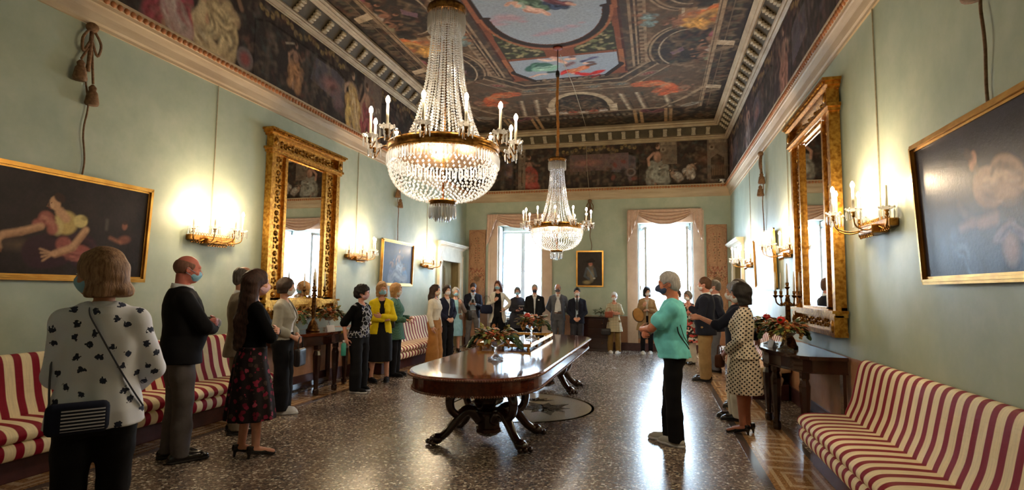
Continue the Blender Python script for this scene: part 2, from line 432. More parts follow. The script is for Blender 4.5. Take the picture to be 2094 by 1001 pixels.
# windows ------------------------------------------------------------
def window(i, q, opened):
    x0, x1, z0, z1 = q; yo = YB + .42
    w = thing('window_%d' % i, None, None, ((x0 + x1) / 2, yo, z0)); w['kind'] = 'structure'
    P = lambda x, y, z: (x - (x0 + x1) / 2, y - yo, z - z0)
    def bx(mb, a, c): mb.box2(P(*a), P(*c)); return mb
    s = MB(); bx(s, (x0 - .27, YB - .05, .205), (x0 + .005, YB, 3.72)); bx(s, (x1 - .005, YB - .05, .205), (x1 + .27, YB, 3.72)); bx(s, (x0, YB - .05, 3.40), (x1, YB, 3.72))
    bx(s, (x0 - .265, YB - .065, .205), (x0 - .2, YB - .05, 3.72)); bx(s, (x1 + .2, YB - .065, .205), (x1 + .265, YB - .05, 3.72))
    s.build('window_surround', M['stone'], w)
    s = MB(); bx(s, (x0, YB - .02, .745), (x1, YB + .42, .785)); s.build('window_sill', M['stone'], w)
    s = MB(); bx(s, (x0, YB + .36, .2), (x1, YB + .42, .745)); s.build('apron_panel', M['shutter'], w)
    f = MB()
    for a, c in (((x0, yo - .03, .785), (x0 + .06, yo + .03, z1)), ((x1 - .06, yo - .03, .785), (x1, yo + .03, z1)), ((x0, yo - .03, z1 - .14), (x1, yo + .03, z1)), ((x0, yo - .03, .785), (x1, yo + .03, .85))): bx(f, a, c)
    fr = f.build('window_frame', M['shutter'], w)
    def leaf(hx, wd, ang, sg):
        """casement leaf hinged at hx, angle 0 = closed"""
        e = MB(); zb, zt = .86, z1 - .15; t = .022
        def part(u0, u1, a, c): e.box(((u0 + u1) / 2, 0, (a + c) / 2), (abs(u1 - u0), .045, c - a))
        part(0, .06, zb, zt); part(wd - .055, wd, zb, zt)
        for a, c in ((zb, zb + .1), (zt - .07, zt), (1.45, 1.475), (2.1, 2.125), (2.7, 2.725)): part(.05, wd - .05, a, c)
        M4 = Matrix.Translation(Vector(P(hx, yo - .035, z0)) - Vector((0, 0, z0))) @ Matrix.Rotation(ang, 4, 'Z') @ Matrix.Diagonal((sg, 1, 1, 1))
        o = e.xf(M4).build('casement', M['shutter'], w)
        k = MB(); k.box((wd / 2, 0, (zb + zt) / 2), (wd - .1, .006, zt - zb - .1)); k.xf(M4).build('pane', M['glass'], o)
    hw = (x1 - x0 - .12) / 2
    if opened: leaf(x0 + .06, hw, -1.32, 1); leaf(x1 - .06, hw, 1.40, -1)
    else: leaf(x0 + .06, hw, 0, 1); leaf(x1 - .06, hw, 0, -1)
    # folded shutters on the reveals
    for xx, sg in ((x0, 1), (x1, -1)):
        e = MB(); bx(e, (xx + sg * .012, YB + .03, .80), (xx + sg * .045, YB + .36, z1 - .03))
        for a, c in ((.9, 1.6), (1.72, 2.4), (2.52, 3.25)): bx(e, (xx + sg * .045, YB + .08, a), (xx + sg * .055, YB + .31, c))
        sh = e.build('shutter', M['shutter'], w)
        k = MB(); k.box(P(xx + sg * .062, YB + .33, 1.66), (.02, .03, .12)); k.build('latch', M['old_brass'], sh)
    return w
window(1, WL, False); window(2, WR, True)

# doors ---------------------------------------------------------------
M['door_wood'] = noisy('olive_door', srgb(118, 104, 70), srgb(150, 134, 94), 3, .5, stretch=(4, 4, .6), bump=.1)
def door(i, x, sg, d):
    """sg: direction into the room"""
    w = thing('door_%d' % i, None, None, (x, (d[0] + d[1]) / 2, 0)); w['kind'] = 'structure'
    yc = (d[0] + d[1]) / 2; h = (d[1] - d[0]) / 2; zt = d[2]
    def bx(mb, o0, o1, a, c, z0, z1): mb.box2((sg * o0, a, z0), (sg * o1, c, z1))
    s = MB()
    for a, c in ((-h - .2, -h + .005), (h - .005, h + .2)): bx(s, 0, .05, a, c, 0, zt + .18); bx(s, .05, .07, a if a < 0 else c - .05, a + .05 if a < 0 else c, 0, zt + .18)
    bx(s, 0, .05, -h, h, zt - .005, zt + .18)
    s.build('door_surround', M['lintel'], w)
    s = MB(); bx(s, 0, .045, -h - .2, h + .2, zt + .18, zt + .33)
    pr = [(0, zt + .33), (.06, zt + .33), (.07, zt + .36), (.10, zt + .385), (.15, zt + .40), (.165, zt + .43), (.18, zt + .435), (.185, zt + .475), (0, zt + .49)]
    s.prism([(sg * a, c) for a, c in pr], 1, -h - .33, h + .33) if False else None
    V = []; n = len(pr)
    for yy, k in ((-1, 0), (1, 1)):
        for (a, c) in pr: V.append((sg * a, yy * (h + .2 + a * .75), c))
    s.add(V, [(j, j + 1, j + 1 + n, j + n) for j in range(n - 1)] + [tuple(range(n)), tuple(range(n, 2 * n))[::-1]])
    s.build('door_cornice', M['lintel'], w)
    s = MB(); bx(s, -.24, -.20, -h, h, 0, zt)
    for a, c in ((-h + .09, -.06), (.06, h - .09)):
        for z0, z1 in ((.2, .75), (.88, 1.45), (1.58, zt - .12)):
            bx(s, -.2, -.185, a, c, z0, z1); bx(s, -.185, -.17, a + .05, c - .05, z0 + .05, z1 - .05)
    lf = s.build('door_leaf', M['door_wood'], w)
    k = MB(); k.tube([(sg * -.2, .05, 1.03), (sg * -.14, .05, 1.03), (sg * -.14, .15, 1.03)], .012, 6); k.build('door_handle', M['brass'], lf)
    r = MB(); bx(r, -.2, 0, -h, -h + .004, 0, zt); bx(r, -.2, 0, h - .004, h, 0, zt); bx(r, -.2, 0, -h, h, zt - .004, zt); r.build('door_lining', M['door_wood'], w)
door(1, XL, 1, DL); door(2, XR, -1, DR)
# ================================================================ painted surfaces
RNG = np.random.RandomState(5)
def vnoise(ny, nx, cell, seed=0):
    """smooth value noise"""
    r = np.random.RandomState(seed); gy, gx = int(ny / cell) + 3, int(nx / cell) + 3
    g = r.rand(gy, gx); y = np.arange(ny) / cell; x = np.arange(nx) / cell
    yi, xi = y.astype(int), x.astype(int); fy, fx = y - yi, x - xi
    fy = (fy * fy * (3 - 2 * fy))[:, None]; fx = (fx * fx * (3 - 2 * fx))[None, :]
    a = g[yi][:, xi]; b = g[yi][:, xi + 1]; c = g[yi + 1][:, xi]; d = g[yi + 1][:, xi + 1]
    return (a * (1 - fx) + b * fx) * (1 - fy) + (c * (1 - fx) + d * fx) * fy
def lin(c): return np.array(srgb(*c)[:3])
class Canvas:
    """a picture in the plane's own metres, kept as colours on a fine mesh"""
    def __init__(s, x0, x1, y0, y1, res, bg, f=None):
        s.x0, s.y0, s.res = x0, y0, res; s.nx = int(round((x1 - x0) / res)) + 1; s.ny = int(round((y1 - y0) / res)) + 1
        s.X = x0 + np.arange(s.nx) * res; s.Y = y0 + np.arange(s.ny) * res
        s.A = np.tile(lin(bg), (s.ny, s.nx, 1)); s.f = f or (lambda p: p); s.S = 1.0
    def P(s, pts): return np.array([s.f(p) for p in pts], float)
    def blk(s, P, pad):
        i0 = max(0, int((P[:, 0].min() - pad - s.x0) / s.res)); i1 = min(s.nx, int((P[:, 0].max() + pad - s.x0) / s.res) + 2)
        j0 = max(0, int((P[:, 1].min() - pad - s.y0) / s.res)); j1 = min(s.ny, int((P[:, 1].max() + pad - s.y0) / s.res) + 2)
        return i0, i1, j0, j1
    def put(s, m, col, a, b):
        i0, i1, j0, j1 = b; m = np.clip(m, 0, 1)[..., None] * a
        s.A[j0:j1, i0:i1] = s.A[j0:j1, i0:i1] * (1 - m) + lin(col) * m
    def poly(s, pts, col, a=1.0, raw=False):
        P = np.array(pts, float) if raw else s.P(pts); b = s.blk(P, 0); i0, i1, j0, j1 = b
        if i1 <= i0 or j1 <= j0: return
        X, Y = np.meshgrid(s.X[i0:i1], s.Y[j0:j1]); ins = np.zeros(X.shape, bool); n = len(P)
        for k in range(n):
            xa, ya = P[k]; xb, yb = P[(k + 1) % n]
            if ya == yb: continue
            c = ((ya > Y) != (yb > Y)) & (X < (xb - xa) * (Y - ya) / (yb - ya) + xa); ins ^= c
        s.put(ins.astype(float), col, a, b)
    def line(s, pts, wd, col, a=1.0, raw=False, soft=.5):
        P = np.array(pts, float) if raw else s.P(pts); wd = wd * s.S
        for k in range(len(P) - 1):
            q = P[k:k + 2]; b = s.blk(q, wd); i0, i1, j0, j1 = b
            if i1 <= i0 or j1 <= j0: continue
            X, Y = np.meshgrid(s.X[i0:i1], s.Y[j0:j1]); d = q[1] - q[0]; L = max(d @ d, 1e-12)
            t = np.clip(((X - q[0, 0]) * d[0] + (Y - q[0, 1]) * d[1]) / L, 0, 1)
            D = np.hypot(X - q[0, 0] - t * d[0], Y - q[0, 1] - t * d[1])
            s.put((wd / 2 - D) / (s.res * soft * 2) + .5, col, a, b)
    def ell(s, c, rx, ry, rot, col, a=1.0, raw=False, soft=.25):
        rx *= s.S; ry *= s.S
        c = np.array(c, float) if raw else s.f(c); P = np.array([[c[0] - max(rx, ry), c[1] - max(rx, ry)], [c[0] + max(rx, ry), c[1] + max(rx, ry)]]) ; b = s.blk(P, s.res); i0, i1, j0, j1 = b
        if i1 <= i0 or j1 <= j0: return
        X, Y = np.meshgrid(s.X[i0:i1] - c[0], s.Y[j0:j1] - c[1]); ca, sa = math.cos(rot), math.sin(rot)
        u = (X * ca + Y * sa) / rx; v = (-X * sa + Y * ca) / ry; r = np.sqrt(u * u + v * v)
        s.put((1 - r) / soft, col, a, b)
    def robe(s, pts, wd, cols, a=.9, n=7, seed=0, raw=False):
        """cloth painted as bundles of strokes following a line"""
        P = np.array(pts, float) if raw else s.P(pts); r = np.random.RandomState(seed + 31)
        if len(P) > 2: P = np.array([(q.x, q.y) for q in smooth_path([(p[0], p[1], 0) for p in P], 5)])
        t_ = np.linspace(0, 1, len(P))[:, None]; L_ = np.linalg.norm(P[-1] - P[0]) + 1e-6; P = P + np.sin(t_ * 9 + r.rand(1, 2) * 6) * min(wd * .12, L_ * .06)
        for i in range(len(P) - 1): s.line(P[i:i + 2], wd * (.75 + .35 * math.sin(i * 1.1 + seed) + .15 * r.rand()), cols[0], a, True, 1.5)
        n = n * 2
        for k in range(n):
            i0 = r.randint(0, max(1, len(P) // 2)); i1 = r.randint(i0 + 2, len(P) + 1) if i0 + 2 < len(P) else len(P)
            o = (r.rand() - .5) * wd * .9 * s.S; t = wd * (.05 + .09 * r.rand()); c = cols[1 + k % (len(cols) - 1)]
            Q = P.copy(); d = np.gradient(P, axis=0); nrm = np.stack([-d[:, 1], d[:, 0]], 1); nrm /= np.linalg.norm(nrm, axis=1)[:, None] + 1e-9
            Q += nrm * (o + np.sin(t_ * (5 + 6 * r.rand()) + r.rand() * 6) * wd * .12 * s.S); s.line(Q[i0:i1], t, c, .55, True, 1.5)
    def figure(s, c, h, rot, robe, seed=0, skin=(150, 105, 80), raw=True):
        """a small draped figure: head, bust, arms, robe; h = its height"""
        r = np.random.RandomState(seed); ca, sa = math.cos(rot), math.sin(rot)
        T = lambda x, y: (c[0] + h * (x * ca - y * sa), c[1] + h * (x * sa + y * ca))
        dk = tuple(int(q * .55) for q in robe); lt = tuple(min(255, int(q * 1.35)) for q in robe); sk2 = tuple(int(q * .72) for q in skin)
        s.ell(T(0, .38), h * .2, h * .34, rot, dk, .9, True, .4)
        s.robe([T(-.12, .5), T(-.1, .3), T(-.16, .02)], h * .2, [robe, lt, dk], .9, 6, seed, True)
        s.robe([T(.08, .5), T(.14, .28), T(.12, .02)], h * .22, [robe, dk, lt], .9, 6, seed + 1, True)
        s.robe([T(-.1, .45), T(.05, .36), T(.2, .4)], h * .16, [robe, lt, dk], .9, 5, seed + 2, True)
        s.ell(T(0, .66), h * .11, h * .16, rot, skin, .95, True, .4); s.ell(T(.03, .62), h * .06, h * .12, rot, sk2, .5, True, .6)
        k = r.rand() - .5
        s.line([T(-.09, .76), T(-.22, .62 + k * .2), T(-.2 - .1 * k, .45 + k * .4)], h * .06, skin, .95, True, 1)
        s.line([T(.09, .76), T(.2, .66 - k * .2), T(.3, .72 + k * .3)], h * .06, sk2, .95, True, 1)
        s.ell(T(.01 + k * .05, .91), h * .06, h * .078, rot, skin, 1, True, .3); s.ell(T(-.015 + k * .05, .945), h * .062, h * .055, rot, (62, 40, 26), .9, True, .4)
        s.line([T(-.06, .06), T(-.05, -.04)], h * .05, skin, .9, True, 1)
    def mottle(s, amt=.25, cell=12, seed=1):
        s.A *= (1 - amt + 2 * amt * (.6 * vnoise(s.ny, s.nx, cell, seed) + .4 * vnoise(s.ny, s.nx, max(2, cell / 3.5), seed + 9)))[..., None]
    def build(s, name, fn, mat, flip=False, parent=None, mirror=None):
        """mirror=(cx,cy): the canvas is one quadrant about that centre"""
        A = s.A; X = s.X; Y = s.Y
        if mirror:
            A = np.concatenate([A[::-1], A[1:]], 0); A = np.concatenate([A[:, ::-1], A[:, 1:]], 1)
            X = np.concatenate([-X[::-1], X[1:]]) + mirror[0]; Y = np.concatenate([-Y[::-1], Y[1:]]) + mirror[1]
        ny, nx = A.shape[:2]; GX, GY = np.meshgrid(X, Y); V = np.stack(fn(GX, GY), -1).reshape(-1, 3)
        i = np.arange(ny * nx).reshape(ny, nx); Q = np.stack([i[:-1, :-1], i[:-1, 1:], i[1:, 1:], i[1:, :-1]], -1).reshape(-1, 4)
        if flip: Q = Q[:, ::-1]
        o = grid_mesh(name, V, Q, mat, parent, smooth=False)
        at = o.data.color_attributes.new('paint', 'FLOAT_COLOR', 'POINT'); cols = np.ones((ny * nx, 4), np.float32); cols[:, :3] = np.clip(A.reshape(-1, 3), 0, 1)
        at.data.foreach_set('color', cols.ravel()); return o
def mute(c, k=.78):
    g_ = c.A.mean(2, keepdims=True); c.A = g_ + (c.A - g_) * k

# ---- ceiling: quadrant about the room's centre, drawn from the far right-hand part
def cpx(q):
    p = on_plane(q, 2, ZCEIL); return (abs(p[0] - XM), abs(p[1] - YM))
UX, UY = (XR - XL) / 2 - .38, (YB - YF) / 2 - .38
cv = Canvas(0, UX, 0, UY, .016, (70, 58, 48), cpx)
BG, DK, BE, LB, RB, OL = (86, 70, 54), (50, 40, 32), (150, 130, 104), (196, 178, 150), (120, 66, 40), (74, 68, 50)
cv.A[:] = lin(BG); cv.mottle(.4, 10, 3)
def cp(pts, col, a=1.0): cv.poly(pts, col, a)
R = lambda u0, v0, u1, v1, col, a=1.0: cv.poly([(u0, v0), (u1, v0), (u1, v1), (u0, v1)], col, a, True)
# architecture along the long side: cornice lines parallel to the frame, deep arched room
uf = cpx((1272, 60))[0]                                   # edge of the brown frame
R(uf, 0, uf + .12, 5.0, (66, 56, 48)); R(uf + .12, 0, uf + .17, 5.0, BE); R(uf + .17, 0, uf + .21, 5.0, DK); R(uf + .21, 0, uf + .25, 5.0, BE)
for k in range(34): R(uf + .28, k * .15, uf + .36, k * .15 + .08, BE, .8)
R(uf + .25, 0, uf + .28, 5.0, DK); R(uf + .36, 0, uf + .40, 5.0, BE)
for c in (.9, 3.35):                                      # niches
    u0 = uf + .42; u1 = UX - .55; hv = .95
    arc = [(u0 + .62 - .62 * math.sin(t), c - hv * math.cos(t)) for t in np.linspace(0, PI, 24)]
    cv.poly([(u1, c - hv)] + arc + [(u1, c + hv)], (48, 42, 37), 1, True)
    cv.line(arc, .11, BE, 1, True); cv.line(arc, .03, DK, 1, True)
    arc2 = [(u0 + .70 - .5 * math.sin(t), c - (hv - .16) * math.cos(t)) for t in np.linspace(0, PI, 24)]; cv.line(arc2, .025, LB, .8, True)
    cv.poly([(u0 + .75, c - .7), (u0 + .45, c - .4), (u0 + .45, c + .3), (u0 + .8, c + .7), (u1, c + .75), (u1, c - .75)], (38, 34, 31), .9, True)
    cv.ell((u0 + .75, c - .1), .3, .45, 0, (60, 54, 46), .7, True, .6)
    for sgn in (-1, 1):                                   # columns lying toward the wall, with capital and base
        v = c + sgn * (hv + .12)
        R(u0 + .5, v - .16, u0 + .78, v + .16, (140, 110, 76)); R(u0 + .55, v - .19, u0 + .6, v + .19, LB)
        for j, t in enumerate(np.linspace(-.1, .1, 9)): R(u0 + .78, v + t - .016, u1 - .04, v + t + .016, [(96, 84, 70), (140, 126, 106), (186, 172, 148), (206, 194, 170), (206, 194, 170), (180, 166, 142), (150, 134, 112), (116, 102, 84), (80, 70, 58)][j])
        R(u1 - .06, v - .2, u1 + .02, v + .2, BE)
    r = np.random.RandomState(int(c * 10))
    cv.figure((u0 + 1.5, c + .1), .8, PI / 2 + .1, (176, 160, 146), 4); cv.figure((u0 + 1.6, c - .42), .75, PI / 2 - .2, (150, 60, 90), 5); cv.figure((u0 + 1.45, c + .55), .7, PI / 2 + .3, (120, 126, 96), 6)
    cv.robe([(u1 + .2, c - .8), (u1 + .1, c - .5), (u1 + .3, c - .3)], .18, [(170, 80, 110), (205, 130, 150), (110, 40, 66)], .95, 6, 3, True)
    cv.poly([(u0 + .4, c + .1), (u0 + .62, c - .1), (u0 + .66, c + .06), (u0 + .46, c + .24)], (110, 84, 100), 1, True)
# seated figures in orange between the niches
for (u, v, sd, col) in ((UX - .85, 2.12, 1, (190, 100, 36)), (UX - .95, 2.3, 7, (205, 150, 60)), (UX - .8, 4.72, 2, (184, 92, 40))):
    cv.figure((u + .4, v), .85, PI / 2, col, sd)
    cv.robe([(u + .35, v - .25), (u + .15, v), (u + .3, v + .28)], .2, [col, tuple(min(255, int(q * 1.3)) for q in col), tuple(int(q * .6) for q in col)], .9, 7, sd, True)
# blue-green spandrel figures
for v in (2.0, 2.25, -.1, 4.6): cv.figure((uf + .55, v), .4, PI / 2 + .4, (108, 134, 140), int(v * 7) % 50 + 3)
# ledge, balusters, garlands beside the modillion band
R(UX - .52, 0, UX - .40, 7.0, BE); R(UX - .49, 0, UX - .47, 7.0, DK); R(UX - .40, 0, UX, UY, (52, 44, 37)); R(UX - .30, 0, UX - .28, UY, BE, .5)
for k in range(30):
    v = k * .24 + .1; cv.ell((UX - .2, v), .12, .05, .3 * (-1) ** k, (104, 92, 74), .8, True, .5); cv.ell((UX - .2, v + .1), .05, .05, 0, (74, 74, 56), .8, True)
for v in (1.1, 3.4, 5.6): cv.poly([(UX - .42, v - .3), (UX - .1, v - .18), (UX - .1, v), (UX - .42, v - .1)], LB, .9, True); cv.poly([(UX - .42, v + .1), (UX - .1, v), (UX - .1, v + .1), (UX - .42, v + .25)], (120, 104, 84), .9, True)
# end bay: octagonal opening, coffers, arched loggia with balustrade, from the photograph's lines
v0 = cpx((1150, 160))[1]                                   # far edge of the small sky
R(0, v0 - .3, UX - .5, UY, BG); 
for (a, b2, c) in (((0, v0 + .35), (1.15, v0 + .35), (1.75, v0 - .25)),):
    for o, wd, col in ((0, .05, DK), (.09, .05, BE), (.2, .16, (58, 50, 42)), (.33, .04, BE), (.62, .05, BE), (.66, .02, DK)):
        cv.line([(0, v0 + .16 + o), (1.0 + o * .4, v0 + .16 + o), (1.55 + o * .75, v0 - .5 + o * .5)], wd, col, 1, True)
for (u, v) in ((.42, v0 + .62), (1.0, v0 + .6), (1.62, v0 + .12)):
    cv.ell((u, v), .25, .12, -.4 if u > 1.2 else 0, (120, 104, 84), 1, True, .2); cv.ell((u, v), .2, .09, -.4 if u > 1.2 else 0, (126, 62, 60) if u > 1.2 else (82, 100, 98), .9, True, .5)
    for k in range(5): cv.ell((u + (k - 2) * .06, v + .03 * (-1) ** k), .03, .02, k, (190, 150, 130), .6, True, .6)
arc = [(.72 * math.sin(t) * 1.0, v0 + 1.9 - .95 * math.cos(t)) for t in np.linspace(0, PI / 2, 16)]
cv.poly([(0, v0 + 2.3)] + [(0, v0 + .95)] + arc + [(.72, v0 + 2.3)], (52, 46, 42), 1, True)
cv.line(arc, .15, (178, 158, 128), 1, True); cv.line([(p[0] * .82, p[1] + .12) for p in arc], .03, DK, 1, True)
R(.66, v0 + 1.85, .86, v0 + 2.35, LB); R(.64, v0 + 1.8, .88, v0 + 1.87, BE)
for u in (1.0, 1.36, 1.95):                               # columns standing behind the parapet
    for j, t in enumerate(np.linspace(-.09, .09, 9)): cv.line([(u + t, v0 + 1.2), (u + .16 + t, v0 + 2.35)], .03, [(70, 60, 50), (100, 88, 72), (150, 136, 114), (190, 176, 152), (176, 160, 136), (140, 124, 102), (110, 96, 78), (84, 72, 60), (60, 52, 44)][j], 1, True)
cv.figure((.25, v0 + 2.5), .5, PI, (176, 84, 60), 12); cv.figure((.55, v0 + 2.45), .45, PI - .3, (180, 170, 160), 13); cv.figure((.0, v0 + 2.5), .4, PI + .3, (190, 180, 160), 14)
cv.figure((1.75, v0 + 1.35), 1.0, -2.0, (186, 84, 32), 20); cv.robe([(1.35, v0 + .75), (1.7, v0 + .7), (2.05, v0 + .95)], .32, [(190, 88, 34), (222, 130, 64), (120, 48, 20)], .95, 9, 3, True)
vb = v0 + 2.4
cv.line([(0, vb), (1.9, vb - .02), (2.35, vb - .55), (UX - .5, vb - 1.2)], .09, BE, 1, True); cv.line([(0, vb + .05), (1.9, vb + .03), (2.38, vb - .5)], .03, DK, 1, True)
R(0, vb + .09, UX, UY, (46, 40, 34))
for k in range(9):
    cv.ell((k * .15 + .08, vb + .28), .045, .14, 0, (92, 88, 76), 1, True, .4); cv.ell((k * .15 + .08, vb + .33), .055, .06, 0, (112, 108, 94), 1, True, .4)
for u in (1.25, 1.4, 2.0, 2.12): cv.line([(u, vb + .08), (u + .02, UY - .02)], .08, (176, 140, 92), .9, True)
cv.robe([(1.48, vb + .15), (1.7, vb + .3), (1.95, vb + .15)], .18, [(96, 52, 56), (140, 84, 84), (60, 30, 34)], .9, 6, 8, True)
cv.ell((2.55, vb - .12), .27, .12, -.5, (150, 148, 138), 1, True, .25); cv.ell((2.55, vb - .12), .2, .05, -.5, (84, 80, 74), .8, True, .5)
for k in range(26):
    r = RNG.rand(3); cv.ell((2.1 + r[0] * (UX - 2.1), vb - .5 + r[1] * 1.2), .1, .05, r[2] * 3, (84, 76, 60), .35, True, .7)
# brown framework and the skies
cp_sky = [(0, 0)]
uo = uf - .02
R(0, 0, uf, v0 - .02, RB); R(uf - .04, 0, uf, v0 - .1, (70, 40, 28)); R(uf - .22, 0, uf - .20, v0 - .3, (84, 46, 30))
cv.mottle(.10, 22, 6)
ax, ay = 1.05, cpx((1112, 92))[1]
ae, ra, rv_ = 1.45, .93, ay - 1.45
arc = [(ra * math.sin(t), ae + rv_ * math.cos(t)) for t in np.linspace(0, PI / 2, 30)]
big = [(0, 0), (0, ay)] + arc + [(ra, ae - .03), (ax, ae - .05), (ax, 0)]
SKY = (136, 154, 178)
sp = [(0.28, ay + .24), (.62, ay + .02), (ra + .02, ae + .55), (ax, ae + .32), (ax + .02, ay + .48), (.28, ay + .50)]
cv.poly([(p[0] * 1.16, ae + (p[1] - ae) * 1.16) for p in arc] + [(0, ae)], (104, 58, 38), 1, True)
cv.poly(sp, (52, 52, 36), 1, True)
r = np.random.RandomState(4)
for k in range(46):
    t = r.rand(); u = .34 + t * (ax - .36); vb_ = ay + .42; vt_ = ae + rv_ * math.sqrt(max(.02, 1 - (min(u, ra * .99) / ra) ** 2)) * 1.16 + .1; v = vb_ - r.rand() * max(.02, vb_ - vt_)
    q_ = r.rand() * 6; cv.line([(u + .055 * x_ * math.cos(q_ + x_ * 4), v + .04 * x_ * math.sin(q_ + x_ * 4)) for x_ in np.linspace(0, 1, 6)], .022, (150, 142, 100) if k % 2 else (96, 106, 70), .85, True, 1.5)
cv.line([(p[0] * 1.07, ae + (p[1] - ae) * 1.07) for p in arc], .11, (44, 32, 28), 1, True); cv.line([(p[0] * 1.17, ae + (p[1] - ae) * 1.17) for p in arc], .05, (150, 92, 56), 1, True)
cv.poly(big, SKY, 1, True)
cv.line([(ra, ae - .02), (ax, ae - .05), (ax + .02, 0)], .07, (48, 32, 26), 1, True); R(ax + .04, 0, uf - .02, ae + .1, (140, 84, 52))
va = cpx((1150, 116))[1]
sky2 = [(0, va), (ax, va), (ax, v0 - .50), (.72, v0 - .02), (0, v0 - .02)]
R(ax, va - .1, uf - .02, v0 - .35, (150, 92, 52)); R(ax, va - .1, ax + .03, v0 - .35, (84, 48, 30))
cv.poly([(0, va), (uf - .02, va), (uf, v0 - .42), (.80, v0 + .16), (0, v0 + .16)], (44, 34, 30), .0, True)
cv.line([sky2[2], sky2[3], sky2[4]], .22, (44, 34, 30), 1, True)
for k in range(6): cv.line([(.06 + k * .12, v0 + .05), (.12 + k * .12, v0 + .05)], .02, (170, 160, 146), .9, True)
cv.poly(sky2, SKY, 1, True)
for k in range(1500):
    r_ = RNG.rand(6); u_, v_ = r_[0] * UX, r_[1] * UY
    if u_ < 1.25 and v_ < v0: continue
    q_ = r_[4] * 6; L_ = .05 + .12 * r_[5]
    cv.line([(u_, v_), (u_ + L_ * math.cos(q_), v_ + L_ * math.sin(q_)), (u_ + 1.6 * L_ * math.cos(q_ + .7), v_ + 1.6 * L_ * math.sin(q_ + .7))], .02 + .05 * r_[2], [(120, 98, 74), (50, 40, 33), (150, 128, 100), (88, 70, 54), (104, 66, 44), (74, 80, 72)][int(r_[3] * 6)], .32, True, 2)
cv.A *= .95; mute(cv, .85); cv.A *= np.array([1.08, .98, .88])
M['fresco'] = painted('fresco_paint', .75, 24, .22, .2, bump=.05)
# the whole ceiling: the quadrant mirrored, then the figures that are not mirrored
full = Canvas(XM - UX, XM + UX, YM - UY, YM + UY, cv.res, BG, lambda q: tuple(on_plane(q, 2, ZCEIL)[:2]))
A_ = np.concatenate([cv.A[::-1], cv.A[1:]], 0); full.A = np.concatenate([A_[:, ::-1], A_[:, 1:]], 1)
full.ny, full.nx = full.A.shape[:2]; full.X = np.concatenate([-cv.X[::-1], cv.X[1:]]) + XM; full.Y = np.concatenate([-cv.Y[::-1], cv.Y[1:]]) + YM; full.x0, full.y0 = full.X[0], full.Y[0]
A0 = full.A.copy(); GX_, GY_ = np.meshgrid(full.X - XM, full.Y - YM)
sky = (A0[..., 2] > A0[..., 0] * 1.15) & (np.abs(GX_) < 1.07) & (GY_ < 2.7)
def fl_(px, py, rx, ry, col, a, so=.9): full.ell((px, py), rx, ry, .1, col, a, False, so)
for px, py, rx, ry in ((1008, 44, .20, .12), (1030, 36, .26, .17), (1055, 38, .20, .13), (1022, 50, .22, .08), (1070, 44, .12, .06), (1115, 68, .20, .09), (1140, 62, .24, .12), (1168, 54, .2, .08), (1100, 72, .16, .06), (1190, 46, .1, .05)): fl_(px, py, rx, ry, (168, 130, 140), .8)
for px, py in ((1020, 34), (1045, 32), (1140, 58), (1165, 52)): fl_(px, py, .10, .05, (186, 156, 162), .6)
for k in range(30): r_ = RNG.rand(4); full.ell((XM + (r_[0] - .5) * 1.9, YM - 2.4 + r_[1] * 4.8), .1 + .2 * r_[2], .05 + .08 * r_[3], r_[2], (150, 164, 184) if k % 2 else (122, 142, 168), .3, True, .9)
SK3 = [(206, 158, 138), (228, 188, 168), (160, 108, 90)]
FG = (([(1070, 0), (1085, 8), (1100, 13), (1118, 12)], .26, [(84, 104, 84), (132, 156, 130), (40, 54, 46)], 21), ([(1118, 6), (1135, 13), (1154, 15)], .15, [(44, 54, 78), (76, 88, 116), (24, 30, 46)], 22), ([(1112, -2), (1135, 4), (1165, 8)], .12, [(96, 54, 62), (144, 88, 92), (56, 28, 36)], 23),
    ([(1074, 14), (1084, 21), (1100, 22)], .14, SK3, 24), ([(1096, 20), (1112, 24), (1122, 31)], .07, SK3, 25), ([(1034, 11), (1044, 6), (1056, 8)], .05, SK3, 26), ([(1052, 6), (1060, 13)], .09, SK3, 27), ([(1160, 6), (1174, 10)], .05, SK3, 28), ([(1062, 6), (1072, 16)], .10, [(160, 178, 158), (190, 200, 186), (110, 128, 112)], 29),
    ([(1084, 142), (1092, 134), (1108, 131), (1124, 136)], .17, [(60, 98, 88), (96, 136, 120), (30, 58, 54)], 1), ([(1096, 142), (1118, 140), (1140, 136)], .20, [(128, 168, 148), (178, 206, 186), (70, 104, 92)], 2), ([(1120, 148), (1140, 146)], .08, [(60, 98, 88), (30, 58, 54)], 12),
    ([(1084, 158), (1100, 153), (1118, 151)], .045, SK3, 3), ([(1100, 121), (1120, 124), (1140, 122)], .07, [(220, 186, 166), (238, 208, 192), (176, 124, 104)], 4), ([(1130, 118), (1146, 124), (1158, 130)], .09, SK3, 14),
    ([(1150, 152), (1162, 144), (1180, 150)], .13, [(186, 40, 38), (222, 70, 56), (110, 16, 20)], 5), ([(1168, 146), (1182, 142), (1198, 137)], .15, [(196, 108, 66), (228, 160, 118), (120, 50, 30)], 6), ([(1190, 152), (1212, 150), (1236, 143)], .13, [(190, 36, 36), (226, 74, 58), (110, 14, 18)], 7), ([(1210, 158), (1226, 152)], .06, [(190, 36, 36), (110, 14, 18)], 17),
    ([(1190, 126), (1206, 120), (1222, 116)], .07, [(74, 74, 106), (120, 120, 150), (40, 40, 70)], 8), ([(1158, 134), (1172, 128)], .12, [(120, 96, 104), (160, 130, 130), (80, 60, 66)], 9), ([(1200, 134), (1218, 130)], .1, [(84, 56, 44), (120, 84, 66), (50, 32, 26)], 10))
for pts, wd, cols, sd in FG: full.robe(pts, wd, cols, .95, 8, sd)
